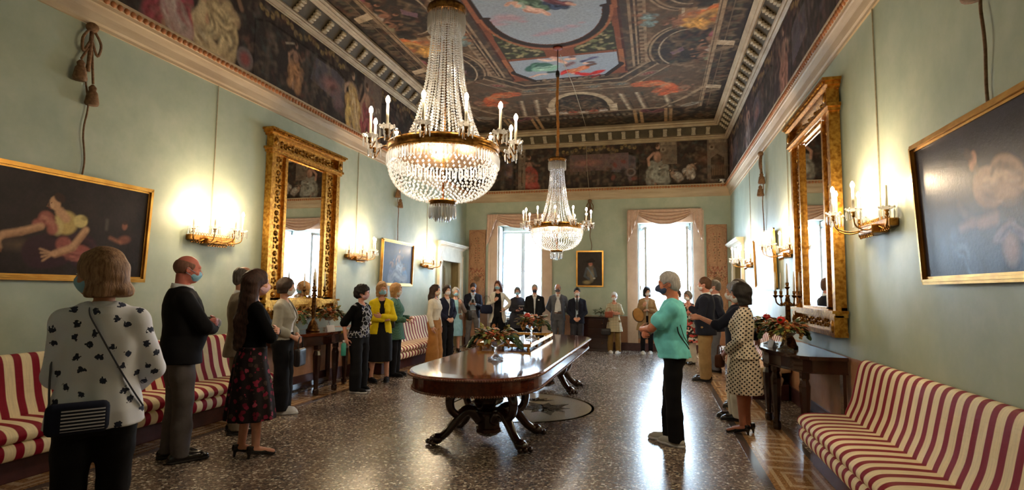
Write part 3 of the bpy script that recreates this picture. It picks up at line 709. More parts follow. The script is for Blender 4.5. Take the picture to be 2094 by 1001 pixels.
for px, py, rr in ((1160, 121, .08), (1172, 120, .075), (1198, 129, .08), (1060, 12, .07), (1172, 150, .05)): fl_(px, py, rr, rr * .8, (214, 168, 146), .95, .4)
fl_(1170, 116, .09, .05, (104, 60, 44), .9, .4); fl_(1208, 127, .11, .05, (80, 46, 38), .9, .4)
m_ = ((GY_ > 3.0) & (GY_ < 4.4) & (np.abs(GX_) < 1.05)) | sky
full.A = np.where(m_[..., None], full.A, A0)
co = full.build('ceiling', lambda x, y: (x, y, np.full_like(x, ZCEIL)), M['fresco'], True); co['kind'] = 'structure'

# ---- modillion cornice in the cove between frieze and ceiling
b = MB(); prof = []
def pt(t, d):                                              # t along the cove 0..1, d out from it
    ox, oz = .38 * t, ZF1 + (ZCEIL - ZF1) * t; L = math.hypot(.38, ZCEIL - ZF1); nx, nz = (ZCEIL - ZF1) / L, -.38 / L
    return (ox + nx * d, oz + nz * d)
for t, d in ((0, 0), (0, .05), (.04, .06), (.05, .045), (.10, .05), (.11, .075), (.16, .08), (.17, .06), (.22, .055), (.24, .012), (.70, .012), (.71, .06), (.78, .065), (.79, .085), (.86, .09), (.87, .07), (.95, .075), (1.0, .03), (1.02, -.02)): prof.append(pt(t, d))
ring(prof, b); struct('trim_13', b, noisy('cream_moulding', srgb(150, 132, 106), srgb(182, 164, 136), 3, .6))
b = MB(); ring([pt(.245, .014), pt(.7, .014)], b); struct('trim_14', b, noisy('dark_coffer', srgb(60, 52, 36), srgb(82, 72, 50), 6, .7))
b = MB()
def modillion(px, py, ax, s):
    for (t, d, w2, h) in ((.30, .035, .11, .05), (.40, .045, .10, .06), (.50, .052, .10, .06), (.60, .055, .11, .06)):
        o, z = pt(t, d - .005)
        c = (px + s * o, py, z) if ax == 'x' else (px, py + s * o, z)
        dd = (.05, w2, h) if ax == 'x' else (w2, .05, h)
        b.rbox(c, [q / 2 for q in dd], .012, 1)
n = int((YB - 2.2) / .37)
for i in range(n): y = YB - .55 - i * .37; modillion(XL, y, 'x', 1); modillion(XR, y, 'x', -1)
for i in range(18): modillion(XL + .55 + i * .3625, YB, 'y', -1)
struct('trim_15', b, noisy('scrolled_brackets', srgb(150, 138, 116), srgb(196, 184, 160), 40, .6, bump=.6))

# ---- painted friezes
def lpx(q): p = on_plane(q, 0, XL); return (p[1], p[2])
def rpx(q): p = on_plane(q, 0, XR); return (p[1], p[2])
def bpx(q): p = on_plane(q, 1, YB); return (p[0], p[2])
Z0, Z1 = ZC1 + .005, ZF1 + .01
def scrolls(c, x0, x1, z, col, seed):
    r = np.random.RandomState(seed); n = int((x1 - x0) / .11)
    for k in range(n):
        x = x0 + (k + .5) * (x1 - x0) / n; zz = z - .08 - .06 * math.sin(k * 1.1) - .07 * r.rand()
        a = r.rand() * 6; P = [(x + .055 * t / 6 * math.cos(a + t), zz + .055 * t / 6 * math.sin(a + t)) for t in np.linspace(0, 6, 9)]
        c.line(P, .022, col, .9, True, 1)
def panel(c, x0, x1, seed, sky=(96, 90, 96), pink=True):
    """a landscape scene in a dark border with a scrolled top"""
    r = np.random.RandomState(seed); W = x1 - x0; H = Z1 - Z0
    zt = Z1 - .28
    c.poly([(x0, Z0 + .06), (x1, Z0 + .06), (x1, zt - .1), (x1 - .12 * W, zt), (x0 + .12 * W, zt), (x0, zt - .1)], (60, 52, 48), 1, True)
    c.poly([(x0 + W * .55, Z0 + .5), (x1 - .06, Z0 + .35), (x1 - .06, zt - .12), (x1 - .13 * W, zt - .05), (x0 + W * .6, zt - .05)], sky, .9, True)
    if pink: c.ell((x1 - W * .2, Z0 + .6), W * .16, .2, 0, (168, 112, 104), .8, True, .8)
    for k in range(30): c.ell((x0 + W * r.rand(), Z0 + .1 + r.rand() * .75), .08 + .1 * r.rand(), .05 + .06 * r.rand(), r.rand() * 3, [(36, 38, 36), (58, 60, 50), (70, 58, 50), (52, 50, 56)][k % 4], .5, True, .8)
    for k in (.12, .5, .58): c.line([(x0 + W * k, Z0 + .12), (x0 + W * (k + .01), zt - .04)], .07, (88, 74, 64), .8, True, 2)
    scrolls(c, x0 + .05, x1 - .05, Z1 - .02, (150, 124, 70), seed)
    c.line([(x0, Z0 + .06), (x0, zt - .1), (x0 + .12 * W, zt), (x1 - .12 * W, zt), (x1, zt - .1), (x1, Z0 + .06)], .025, (26, 22, 20), 1, True)
def clutter(c, n, cols, seed, a=.35):
    r = np.random.RandomState(seed); x0, x1, y0, y1 = c.X[0], c.X[-1], c.Y[0], c.Y[-1]
    for k in range(n):
        u, v, q, L, w_ = x0 + r.rand() * (x1 - x0), y0 + r.rand() * (y1 - y0), r.rand() * 6, .03 + .1 * r.rand(), .015 + .045 * r.rand()
        c.line([(u, v), (u + L * math.cos(q), v + L * math.sin(q)), (u + 1.5 * L * math.cos(q + .9), v + 1.5 * L * math.sin(q + .9))], w_, cols[r.randint(len(cols))], a, True, 2)
FC = [(128, 104, 84), (64, 52, 46), (96, 84, 72), (150, 128, 104), (84, 92, 88), (124, 78, 64), (48, 40, 38)]
# left
lv = Canvas(2.2, YB, Z0, Z1, .017, (60, 50, 46), lpx); lv.mottle(.45, 14, 4)
xa, xb = lpx((515, 160))[0], lpx((706, 205))[0]
panel(lv, xa, xb, 2); panel(lv, 9.9, 12.6, 5, (110, 104, 104)); panel(lv, 2.2, 3.1, 6)
lv.figure((lpx((600, 195))[0], Z0 + .22), .72, 0, (170, 122, 78), 3, (176, 132, 104)); lv.line([(6.95, 5.2), (7.15, 5.28)], .02, (200, 180, 150), 1, True)
lv.ell((lpx((690, 205))[0], Z0 + .38), .22, .2, 0, (130, 100, 98), .8, True, .6)
f1 = lpx((450, 70))[0]
lv.ell((f1, Z0 + .55), .36, .5, 0, (58, 44, 40), .9, True, .5)
lv.figure((f1 - .02, Z0 + .1), 1.3, .05, (196, 168, 120), 9, (196, 146, 108)); lv.robe([(f1 - .3, Z0 + .55), (f1 - .35, Z0 + .2), (f1 - .1, Z0 + .1)], .25, [(206, 180, 132), (226, 204, 160), (140, 112, 76)], .95, 8, 4, True)
lv.ell((lpx((500, 110))[0], Z0 + .22), .17, .17, 0, (120, 104, 100), 1, True, .15); lv.ell((lpx((500, 110))[0], Z0 + .22), .13, .13, 0, (150, 66, 60), .8, True, .6)
f2 = lpx((345, 30))[0]
lv.figure((f2, Z0 + .05), 1.2, 0, (150, 60, 70), 11, (180, 130, 100)); lv.robe([(f2 - .1, Z0 + 1), (f2, Z0 + .6), (f2 + .15, Z0 + .15)], .3, [(180, 150, 140), (206, 190, 180), (150, 60, 70)], .9, 9, 5, True)
f3 = lpx((725, 230))[0]
lv.figure((f3 - .05, Z0 + .04), 1.1, .08, (204, 160, 84), 15, (190, 150, 120)); lv.robe([(f3 - .12, Z0 + .8), (f3 - .02, Z0 + .45), (f3 + .12, Z0 + .05)], .26, [(206, 166, 96), (228, 200, 150), (150, 104, 50)], .95, 9, 6, True)
R2 = lambda x0, x1, col: lv.poly([(x0, Z0), (x1, Z0), (x1, Z1), (x0, Z1)], col, 1, True)
R2(f3 + .3, f3 + 1.0, (116, 98, 86)); scrolls(lv, f3 + .35, f3 + .95, Z0 + .75, (190, 170, 150), 8); scrolls(lv, f3 + .35, f3 + .95, Z0 + .4, (170, 150, 130), 18)
for f, cl, sd in ((9.4, (150, 70, 70), 21), (13.1, (170, 120, 70), 22), (14.2, (120, 120, 110), 23)): lv.figure((f, Z0 + .05), 1.05, 0, cl, sd, (180, 136, 108))
clutter(lv, 900, FC, 5, .28); lv.A *= 1.05; mute(lv, .85)
lo = lv.build('trim_16', lambda x, y: (np.full_like(x, XL + .012), x, y), M['fresco'], True); lo['kind'] = 'structure'
# right: darker, figures between consoles
rv = Canvas(2.2, YB, Z0, Z1, .02, (66, 54, 56), rpx); rv.mottle(.5, 12, 8)
for i, x in enumerate((3.3, 6.5, 9.7, 12.8)): panel(rv, x - .1, x + 1.9, 40 + i, (92, 84, 100), i % 2 == 0)
for i, x in enumerate((2.7, 5.7, 8.9, 12.2, 14.9)): rv.figure((x, Z0 + .04), 1.15, .1 * (-1) ** i, [(150, 132, 124), (120, 84, 96), (160, 110, 90), (130, 120, 120), (100, 70, 80)][i], 50 + i, (170, 130, 112))
for i in range(60): r = RNG.rand(4); rv.line([(2.4 + r[0] * 12.6, Z0 + r[1] * .7), (2.4 + r[0] * 12.6 + .06, Z0 + r[1] * .7 + .35 * r[2])], .03 + .05 * r[3], [(92, 78, 84), (120, 104, 106), (48, 38, 42)][i % 3], .4, True, 2)
clutter(rv, 900, FC, 9, .3); rv.A *= 1.15; mute(rv, .7); rv.A *= np.array([1.12, 1.0, .94])
ro_ = rv.build('trim_17', lambda x, y: (np.full_like(x, XR - .012), x, y), M['fresco'], False); ro_['kind'] = 'structure'
# back
bv = Canvas(XL, XR, Z0, Z1, .015, (62, 52, 46), bpx); bv.mottle(.35, 14, 12)
xa, xb = bpx((1145, 340))[0], bpx((1305, 340))[0]
panel(bv, xa, xb, 70, (104, 98, 104), False); panel(bv, -4.7, -3.9, 71)
bv.poly([bpx((1165, 352)), bpx((1165, 318)), bpx((1285, 312)), bpx((1285, 345))], (128, 100, 100), .8, True)
bv.ell(bpx((1200, 333)), .5, .13, 0, (190, 120, 104), .7, True, .8)
for k in range(7): p = bpx((1160 + k * 9, 350)); bv.poly([(p[0] - .04, p[1] - .1), (p[0] + .04, p[1] - .1), (p[0] + .04, p[1] + .08), (p[0] - .04, p[1] + .08)], (104, 84, 74), .8, True)
for k in range(16): r = RNG.rand(4); p = bpx((1238 + r[0] * 60, 320 + r[1] * 48)); bv.ell(p, .1, .07, r[2] * 3, [(140, 70, 64), (60, 48, 50), (120, 100, 100), (84, 70, 76)][k % 4], .85, True, .5)
bv.ell(bpx((1290, 352)), .15, .13, 0, (130, 118, 112), 1, True, .2); bv.ell(bpx((1290, 352)), .10, .09, 0, (70, 60, 58), .9, True, .3)
p = bpx((1345, 375)); bv.figure((p[0], Z0 + .08), 1.1, 0, (150, 148, 136), 80, (200, 150, 124)); bv.robe([(p[0] - .1, Z0 + .55), (p[0] - .12, Z0 + .3), (p[0] + .2, Z0 + .12)], .26, [(150, 150, 140), (190, 190, 178), (96, 94, 86)], .95, 8, 3, True)
p = bpx((1082, 375)); bv.figure((p[0], Z0 + .04), 1.0, 0, (160, 62, 52), 81, (170, 124, 100)); bv.robe([(p[0], Z0 + .6), (p[0] - .05, Z0 + .3), (p[0] + .15, Z0 + .05)], .34, [(166, 66, 56), (200, 100, 84), (96, 30, 28)], .95, 8, 3, True)
for x, z, sd in ((1400, 340, 82), (1412, 350, 83), (1392, 352, 84)): p = bpx((x, z)); bv.figure((p[0], p[1] - .2), .42, .8 * (sd - 83), (180, 172, 160), sd, (186, 150, 124))
bv.ell(bpx((1387, 329)), .12, .05, .5, (150, 160, 150), .9); bv.ell(bpx((1440, 322)), .3, .3, 0, (130, 84, 48), .5, True, .9)
for x0, x1 in ((1347, 1385), (1446, 1488), (1060, 1075)):      # painted consoles
    a, c = bpx((x0, 330))[0], bpx((x1, 330))[0]
    bv.poly([(a, Z0), (c, Z0), (c, Z1), (a, Z1)] if x0 != 1347 else [(a + .1, Z0 + .6), (c, Z0 + .6), (c, Z1), (a, Z1)], (128, 112, 94), 1, True)
    bv.poly([(a + .05, Z1 - .12), (c - .03, Z1 - .12), (c - .03, Z1 - .04), (a + .05, Z1 - .04)], (160, 142, 118), 1, True)
    if x0 != 1347:
        bv.poly([(a + .1, Z0 + .15), (c - .08, Z0 + .15), (c - .08, Z0 + .7), ((a + c) / 2, Z0 + .82), (a + .1, Z0 + .7)], (76, 62, 50), 1, True)
        for k in range(8): bv.line([(a + .13 + k * .045, Z0 + .25), (a + .13 + k * .045, Z0 + .5)], .022, (150, 116, 84), .8, True)
    bv.ell((a + .12, Z1 - .24), .09, .09, 0, (160, 144, 122), 1, True, .3); bv.ell((a + .12, Z1 - .24), .04, .04, 0, (84, 70, 58), 1, True, .3)
clutter(bv, 700, FC, 7, .3); bv.A *= 1.0; mute(bv, .85)
bo = bv.build('trim_18', lambda x, y: (x, np.full_like(x, YB - .012), y), M['fresco'], False); bo['kind'] = 'structure'
# ================================================================ sofas
def stripes():
    m = mat('striped_silk', srgb(200, 170, 140), .6, spec=.22); g = N(m)
    y = g.sep(g.coord())[1]
    f = g.math('FRACT', g.math('MULTIPLY', y, 1 / .138))
    wv = g.ramp(g.noise(g.coord((1, 14, 1)), 8, 3), [(.3, g4(.85)), (.7, g4(1.08))])
    red, cream = srgb(134, 6, 38), srgb(240, 224, 188)
    c = g.ramp(f, [(.0, cream), (.52, cream), (.56, red), (.96, red), (1.0, cream)])
    g.base(g.mix(1.0, c, wv, 'MULTIPLY')); g.bump(g.noise(g.coord((3, 1, 3)), 7, 2), .25, .02)
    return m
M['stripe'] = stripes()
M['sofa_base'] = noisy('dark_red_base', srgb(58, 24, 26), srgb(78, 36, 34), 8, .5)
def loft_y(prof, y0, y1, mb, ends=.05, n=None, wob=.0, seed=1):
    """profile (offset o, z) swept along y with softly rounded ends"""
    r = random.Random(seed); n = n or max(8, int((y1 - y0) / .12)); k = len(prof)
    cx = sum(p[0] for p in prof) / k; cz = sum(p[1] for p in prof) / k
    ys = []; sc = []
    for t in (0, .15, .5, 1): ys.append(y0 + ends * t); sc.append([.80, .90, .97, 1.0][(0, .15, .5, 1).index(t)])
    for i in range(1, n): ys.append(y0 + ends + (y1 - y0 - 2 * ends) * i / n); sc.append(1)
    for t in (1, .5, .15, 0): ys.append(y1 - ends * t); sc.append([.80, .90, .97, 1.0][(0, .15, .5, 1).index(t)])
    V = []; F = []
    for y, s_ in zip(ys, sc):
        wv = wob * math.sin(y * 3.1) + wob * .5 * math.sin(y * 7.3 + 1)
        for (o, z) in prof: V.append((cx + (o - cx) * s_, y, cz + (z - cz) * s_ + wv * (1 if z > cz else 0)))
    for i in range(len(ys) - 1):
        for a in range(k):
            p = i * k + a; q = i * k + (a + 1) % k; F.append((p, q, q + k, p + k))
    F.append(tuple(range(k))[::-1]); F.append(tuple((len(ys) - 1) * k + a for a in range(k)))
    mb.add(V, F)
def rnd_prof(P, n=5):
    Q = smooth_path([(p[0], p[1], 0) for p in P + P[:1]], n)[:-1]; return [(q.x, q.y) for q in Q]
def sofa(label, x, sg, y0, y1, base_o=.50, h=.955, group=None):
    """x: wall plane, sg: +1 when the room is at +x"""
    t = thing('striped_sofa', label, 'sofa', (x + sg * .02, (y0 + y1) / 2, 0), 0 if sg > 0 else PI, group)
    hy = (y1 - y0) / 2
    b = MB(); loft_y(rnd_prof([(.0, .40), (.0, .8), (.02, h - .03), (.075, h), (.125, h - .045), (.165, .75), (.20, .6), (.26, .44), (.2, .38)]), -hy, hy, b, .05)
    b.build('backrest', M['stripe'], t, True)
    b = MB(); loft_y(rnd_prof([(.12, .34), (.14, .455), (.3, .468), (.5, .465), (.60, .45), (.65, .40), (.62, .345), (.5, .33), (.3, .33)]), -hy, hy, b, .05, wob=.004)
    b.build('seat', M['stripe'], t, True)
    b = MB(); loft_y(rnd_prof([(.12, .21), (.12, .33), (.4, .34), (.58, .338), (.635, .30), (.63, .235), (.58, .205), (.4, .2)]), -hy, hy, b, .04)
    b.build('seat_rail', M['stripe'], t, True)
    b = MB(); b.bevbox((.03, -hy + .03, 0), (base_o + .03, hy - .03, .23), .01); b.build('plinth', M['sofa_base'], t)
    return t
sofa('red and cream striped sofa at the near right wall, in the corner of the view', XR, -1, .6, 5.72, .50)
sofa('striped sofa on the right wall behind the console and the polka-dot skirt', XR, -1, 8.9, 12.3, .5)
sofa('long red and cream striped sofa along the near left wall under the large painting', XL, 1, 1.2, 6.25, .42)
sofa('red and cream striped sofa at the far left wall beside the doorway', XL, 1, 9.3, 12.55, .46)

# ================================================================ pictures and mirrors
def frame_box(mb, hy, hz, w_, d, steps=((0, 1), (.35, 1.35), (.7, .8))):
    """picture frame in local y/z, facing +x"""
    for a, k in steps:
        i0 = w_ * a; i1 = w_ * (a + (1 - a) * (.5 if a < .7 else 1))
        i1 = w_ * min(1, a + .33)
        D = d * k
        for s_ in (-1, 1):
            mb.box2((0, s_ * (hy - i0), -hz + i0), (D, s_ * (hy - i1), hz - i0)); mb.box2((0, -hy + i0, s_ * (hz - i0)), (D, hy - i0, s_ * (hz - i1)))
M['gold_frame'] = metal_gold('gold_picture_frame', srgb(206, 160, 84), srgb(180, 132, 64), .30, .05, 8)
M['oil'] = painted('varnished_oil', .3, 40, .15, .25, bump=.25)
M['oil_dark'] = painted('old_oil', .38, 40, .15, .15, bump=.2)
def picture(label, wall, c, hy, hz, art, fw=.06, tilt=.03, res=.01, bg=(46, 36, 34)):
    rz = {'L': 0, 'R': PI, 'B': -PI / 2}[wall]
    t = thing('framed_painting', label, 'painting', c, rz); t.rotation_euler = (0, 0, rz)
    t.rotation_mode = 'XYZ'; t.rotation_euler = Matrix.Rotation(rz, 4, 'Z').__matmul__(Matrix.Rotation(tilt, 4, 'Y')).to_euler()
    b = MB(); frame_box(b, hy, hz, fw, .035); b.build('frame', M['gold_frame'], t)
    ch, cz = hy - fw * .9, hz - fw * .9
    c_ = Canvas(-ch, ch, -cz, cz, res, bg); c_.mottle(.3, 12, 7)
    if wall == 'L': c_.W = lambda px, py: (on_plane((px, py), 0, XL + .08)[1] - c[1], on_plane((px, py), 0, XL + .08)[2] - c[2])
    if wall == 'R': c_.W = lambda px, py: (c[1] - on_plane((px, py), 0, XR - .08)[1], on_plane((px, py), 0, XR - .08)[2] - c[2])
    art(c_, ch, cz); c_.mottle(.08, 5, 3)
    c_.build('canvas', lambda u, v: (np.full_like(u, .018), u, v), M['oil' if wall == 'R' else 'oil_dark'], False, t)
    return t
def art_maid(c, w_, h):
    c.S = .62
    # local +y runs away from the viewer on the left wall, so the picture's right is +u
    S = (196, 152, 116); SD = (140, 96, 70)
    X = lambda px: (px - 150) / 300.0 * w_ * 1.02 + .12 * w_; Z = lambda py: (460 - py) / 100.0 * h * .88
    P = c.W
    c.ell(P(40, 500), .35, .12, 0, (120, 96, 74), .5, True, 1)
    c.robe([P(90, 520), P(150, 500), P(190, 540), P(200, 560)], .42, [(58, 34, 40), (84, 50, 50), (36, 22, 28)], .95, 8, 1, True)
    c.robe([P(128, 500), P(160, 520), P(185, 515)], .20, [(150, 84, 76), (186, 120, 104), (104, 54, 50)], .95, 7, 2, True)
    c.ell(P(135, 455), .20, .20, .2, (186, 160, 100), 1, True, .25); c.ell(P(118, 462), .10, .16, .1, (206, 184, 128), .8, True, .4)
    c.robe([P(76, 455), P(98, 446), P(108, 470)], .16, [(160, 96, 84), (190, 128, 108), (110, 60, 54)], .95, 6, 3, True)
    c.ell(P(165, 452), .12, .11, 0, (206, 186, 124), 1, True, .25); c.ell(P(172, 446), .07, .05, 0, (120, 104, 60), .6, True, .6)
    c.line([P(84, 462), P(45, 472), P(8, 478)], .095, S, 1, True, 1.5); c.line([P(84, 466), P(45, 477), P(8, 483)], .03, SD, .7, True, 2)
    c.line([P(8, 478), P(-4, 492), P(0, 505)], .06, S, 1, True, 1.5); c.line([P(-6, 490), P(2, 512)], .03, SD, 1, True, 1)
    c.line([P(176, 470), P(150, 505), P(115, 518)], .10, S, 1, True, 1.5); c.line([P(176, 477), P(152, 511), P(116, 523)], .03, SD, .7, True, 2)
    for k in range(4): c.line([P(112, 518), P(84 + k * 2, 508 + k * 8)], .024, S, 1, True, 1)
    c.ell(P(112, 518), .06, .045, 0, S, 1, True, .3)
    c.line([P(122, 432), P(135, 446)], .13, S, 1, True, 1.5)
    c.ell(P(112, 415), .085, .115, .25, S, 1, True, .2); c.ell(P(106, 420), .04, .05, 0, (214, 170, 134), .7, True, .5)
    c.ell(P(121, 404), .10, .075, -.5, (58, 38, 30), 1, True, .3); c.ell(P(104, 414), .012, .006, 0, (60, 36, 30), 1, True, .3); c.line([P(100, 424), P(104, 426)], .008, (150, 70, 60), 1, True)
    c.line([P(98, 416), P(96, 421), P(99, 422)], .012, SD, .8, True)
    c.ell(P(255, 462), .06, .08, 0, (150, 96, 74), .8, True, .4); c.ell(P(255, 455), .06, .045, 0, (52, 36, 32), .9, True, .4)
    c.ell(P(255, 490), .14, .09, .2, (140, 84, 68), .75, True, .5); c.line([P(226, 486), P(248, 496)], .04, (170, 110, 84), .8, True, 2); c.line([P(218, 468), P(219, 450)], .035, (110, 100, 90), .6, True, 2)
def art_gods(c, w_, h):
    # a dark canvas: a bearded head bent over a broad back, clasped hands, pale drapery
    c.S = .8; P = c.W; c.A[:] = lin((46, 40, 52)); c.mottle(.35, 14, 4)
    for k in range(14): c.ell(P(1935 + k * 11, 520 + 22 * math.sin(k)), .16, .12, k, (60, 74, 108), .4, True, .9)  # bluish window reflection painted into the lower canvas, this row and the next
    for k in range(10): c.ell((-w_ + .1 + k * .19, -h * .7 + .05 * math.sin(k)), .2, .12, k, (56, 68, 98), .4, True, .9)
    c.robe([P(2015, 385), P(2045, 365), P(2090, 360)], .24, [(176, 142, 120), (214, 184, 158), (110, 86, 78)], .95, 10, 1, True)
    c.ell(P(2055, 385), .2, .13, -.3, (186, 152, 130), .85, True, .8); c.ell(P(2020, 405), .13, .14, 0, (120, 98, 92), .6, True, .8)
    c.ell(P(1992, 328), .060, .085, -.4, (200, 146, 118), 1, True, .3); c.ell(P(1984, 316), .085, .05, -.7, (74, 56, 52), .95, True, .5); c.ell(P(1998, 346), .05, .055, 0, (112, 88, 78), .85, True, .6); c.line([P(1986, 330), P(1984, 336)], .02, (110, 70, 60), .8, True, 1)
    c.line([P(1962, 466), P(1985, 455), P(2010, 452), P(2034, 440)], .055, (160, 124, 108), .85, True, 2.5); c.line([P(2000, 460), P(2034, 452)], .04, (176, 140, 122), .8, True, 2.5)
    c.line([P(1960, 420), P(1972, 440), P(1990, 452)], .05, (110, 90, 92), .6, True, 2.5)
    c.ell(P(2060, 505), .12, .15, 0, (176, 140, 128), .9, True, .6); c.robe([P(2030, 490), P(2050, 468), P(2068, 462), P(2085, 480)], .07, [(120, 100, 116), (156, 136, 146), (74, 64, 90)], .9, 8, 5, True)
    c.robe([P(1945, 480), P(1960, 510), P(1990, 545)], .18, [(66, 78, 112), (100, 114, 146), (44, 52, 80)], .5, 8, 4, True)
    c.ell(P(1948, 350), .07, .12, .2, (84, 74, 86), .5, True, .9); c.ell(P(1925, 500), .08, .1, .2, (70, 84, 116), .5, True, .9)
def art_group(c, w_, h):
    c.A[:] = lin((52, 60, 82)); c.mottle(.35, 9, 4)
    c.figure((.1 * w_, -.75 * h), h * 1.5, .05, (150, 156, 164), 3, (180, 150, 132)); c.figure((-.45 * w_, -.8 * h), h * 1.1, -.2, (96, 100, 120), 4, (160, 130, 116)); c.figure((.55 * w_, -.85 * h), h * .95, .3, (84, 110, 140), 6, (150, 124, 112))
    c.robe([(-.5 * w_, -.75 * h), (0, -.6 * h), (.55 * w_, -.8 * h)], .2, [(120, 124, 134), (170, 176, 184), (70, 76, 92)], .8, 10, 3, True)
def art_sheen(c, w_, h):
    c.A[:] = lin((96, 116, 130)); c.mottle(.3, 9, 4); c.figure((0, -.7 * h), h * 1.4, 0, (120, 134, 146), 9, (160, 146, 140)); c.figure((.5 * w_, -.8 * h), h, .2, (84, 98, 116), 8, (150, 130, 124))  # pale blue-grey ground is window glare painted into the canvas colours
def art_officer(c, w_, h):
    c.A[:] = lin((54, 46, 42)); c.mottle(.3, 14, 5)
    c.ell((.03, -.12), .13, .27, 0, (104, 96, 86), 1, True, .3); c.ell((.06, -.2), .07, .2, 0, (140, 130, 112), .7, True, .5)
    c.line([(-.08, .02), (-.14, -.2), (-.02, -.28)], .06, (78, 84, 92), 1, True, 1); c.line([(.12, .0), (.17, -.2)], .06, (70, 76, 84), 1, True, 1)
    c.line([(-.06, .02), (.1, -.22)], .03, (110, 128, 146), .9, True, 1)
    c.ell((.02, .13), .058, .072, 0, (176, 124, 104), 1, True, .25); c.ell((.02, .2), .14, .045, .1, (40, 30, 28), 1, True, .2); c.ell((.05, .245), .07, .05, 0, (44, 32, 30), 1, True, .3)
    c.line([(-.03, .13), (.07, .125)], .035, (140, 60, 50), .6, True, 1)
    c.ell((-.08, -.37), .14, .07, 0, (150, 134, 96), .9, True, .6); c.ell((.12, -.26), .04, .03, 0, (196, 192, 186), .9, True, .5)
picture('large gilt-framed dark painting of a woman in a yellow bodice reaching left', 'L', (XL + .06, 3.78, 2.08), 1.0, .50, art_maid, .055, .045, .009)
picture('large gilt-framed dark painting of draped figures above the near right sofa', 'R', (XR - .06, 3.62, 2.11), .94, .50, art_gods, .055, .045, .009)
picture('mid-sized painting of blue-grey figures on the left wall between two sconces', 'L', (XL + .05, 10.79, 2.09), .75, .475, art_group, .06, .03, .014)
picture('painting with pale window glare painted in, on the far right wall', 'R', (XR - .05, 10.5, 2.1), .93, .49, art_sheen, .07, .03, .016)
picture('small portrait of an officer in a cocked hat hanging between the two windows', 'B', (-1.742, YB - .04, 2.17), .372, .495, art_officer, .04, .02, .012)

M['mirror'] = mat('mirror_glass', (.93, .93, .93, 1), .015, 1.0)
def carved(mb, y0, y1, z0, z1, x, n, seed, vertical=True):
    """a run of leaves, urns and rosettes in relief"""
    r = random.Random(seed)
    for i in range(n):
        t = (i + .5) / n
        y = (y0 + y1) / 2 if vertical else y0 + (y1 - y0) * t; z = z0 + (z1 - z0) * t if vertical else (z0 + z1) / 2
        w_ = (abs(y1 - y0) if vertical else abs(z1 - z0)); st = (abs(z1 - z0) if vertical else abs(y1 - y0)) / n
        k = i % 3
        if k == 0: mb.ball((x, y, z), (.022, w_ * .2, st * .42) if vertical else (.022, st * .42, w_ * .2), 8, 5)
        elif k == 1:
            for s_ in (-1, 1):
                if vertical: mb.ball((x, y + s_ * w_ * .22, z), (.018, w_ * .16, st * .34), 6, 4)
                else: mb.ball((x, y, z + s_ * w_ * .22), (.018, st * .34, w_ * .16), 6, 4)
        else:
            for a in range(5):
                q = a * 2 * PI / 5; mb.ball((x, y + math.cos(q) * w_ * .2, z + math.sin(q) * min(st, w_) * .34), (.016, w_ * .11, st * .2) if vertical else (.016, st * .2, w_ * .11), 5, 4)
def mirror(label, wall, yc):
    rz = 0 if wall == 'L' else PI
    t = thing('pier_mirror', label, 'mirror', (XL + .02 if wall == 'L' else XR - .02, yc, 1.10), rz)
    H = 2.68; hy = .90; gy = .49; z0, z1 = .30, 2.33
    b = MB(); b.box2((0, -hy + .03, .22), (.05, -gy + .0, 2.40)); b.box2((0, gy, .22), (.05, hy - .03, 2.40)); b.box2((0, -hy + .03, z1 + .04), (.05, hy - .03, 2.62)); b.box2((0, -hy + .03, 0), (.05, hy - .03, z0))
    fr = b.build('frame', M['gilt'], t)
    b = MB()
    for s_ in (-1, 1):
        b.box2((.05, s_ * (gy + .0), z0 - .02), (.085, s_ * (gy + .055), z1 + .02)); b.box2((.05, s_ * (hy - .03), .22), (.105, s_ * (hy - .12), 2.36))
    b.prism([(.0, z1 - .01), (.02, z1 - .01), (.085, z1 + .05), (.085, z1 + .06), (.0, z1 + .06)], 1, -gy - .055, gy + .055); b.box2((.05, -gy - .055, z0 - .05), (.085, gy + .055, z0))
    for a, d, zz, hh in ((hy + .0, .12, 2.36, .04), (hy + .03, .14, 2.40, .035), (hy + .01, .12, 2.60, .03), (hy + .04, .15, 2.63, .035), (hy + .07, .18, 2.665, .03), (hy, .12, .20, .04), (hy + .02, .15, .24, .03), (hy - .01, .11, 0, .05)):
        b.box2((0, -a, zz), (d, a, zz + hh))
    for s_ in (-1, 1): b.box2((.04, s_ * hy, .0), (.13, s_ * (hy - .13), .22)); b.box2((.04, s_ * hy, 2.43), (.13, s_ * (hy - .13), 2.60))
    b.build('moulding', M['gilt'], t)
    b = MB()
    for s_ in (-1, 1): carved(b, s_ * (gy + .06), s_ * (hy - .13), .3, 2.34, .052, 21, 3)
    carved(b, -hy + .16, hy - .16, 2.44, 2.59, .055, 17, 5, False); carved(b, -hy + .16, hy - .16, .06, .19, .055, 15, 6, False)
    for s_ in (-1, 1): b.ball((.13, s_ * (hy - .065), .11), (.02, .045, .07), 8, 6); b.ball((.13, s_ * (hy - .065), 2.515), (.02, .045, .06), 8, 6)
    n = 44
    for i in range(n): b.ball((.165, -hy - .03 + (2 * hy + .06) * (i + .5) / n, 2.655), (.018, .014, .016), 5, 4); b.ball((.085, -gy + 2 * gy * (i + .5) / n, z1 + .025), (.010, .009, .012), 5, 4)
    b.build('carving', M['gilt_carved'], t, True)
    b = MB(); b.box2((.02, -gy - .01, z0 - .01), (.046, gy + .01, z1 + .01)); b.build('mirror_pane', M['mirror'], t)
mirror('tall carved gilt mirror on the left wall above the console with the white card', 'L', 7.50)
mirror('tall carved gilt mirror on the right wall above the console with two fruit bowls', 'R', 7.24)

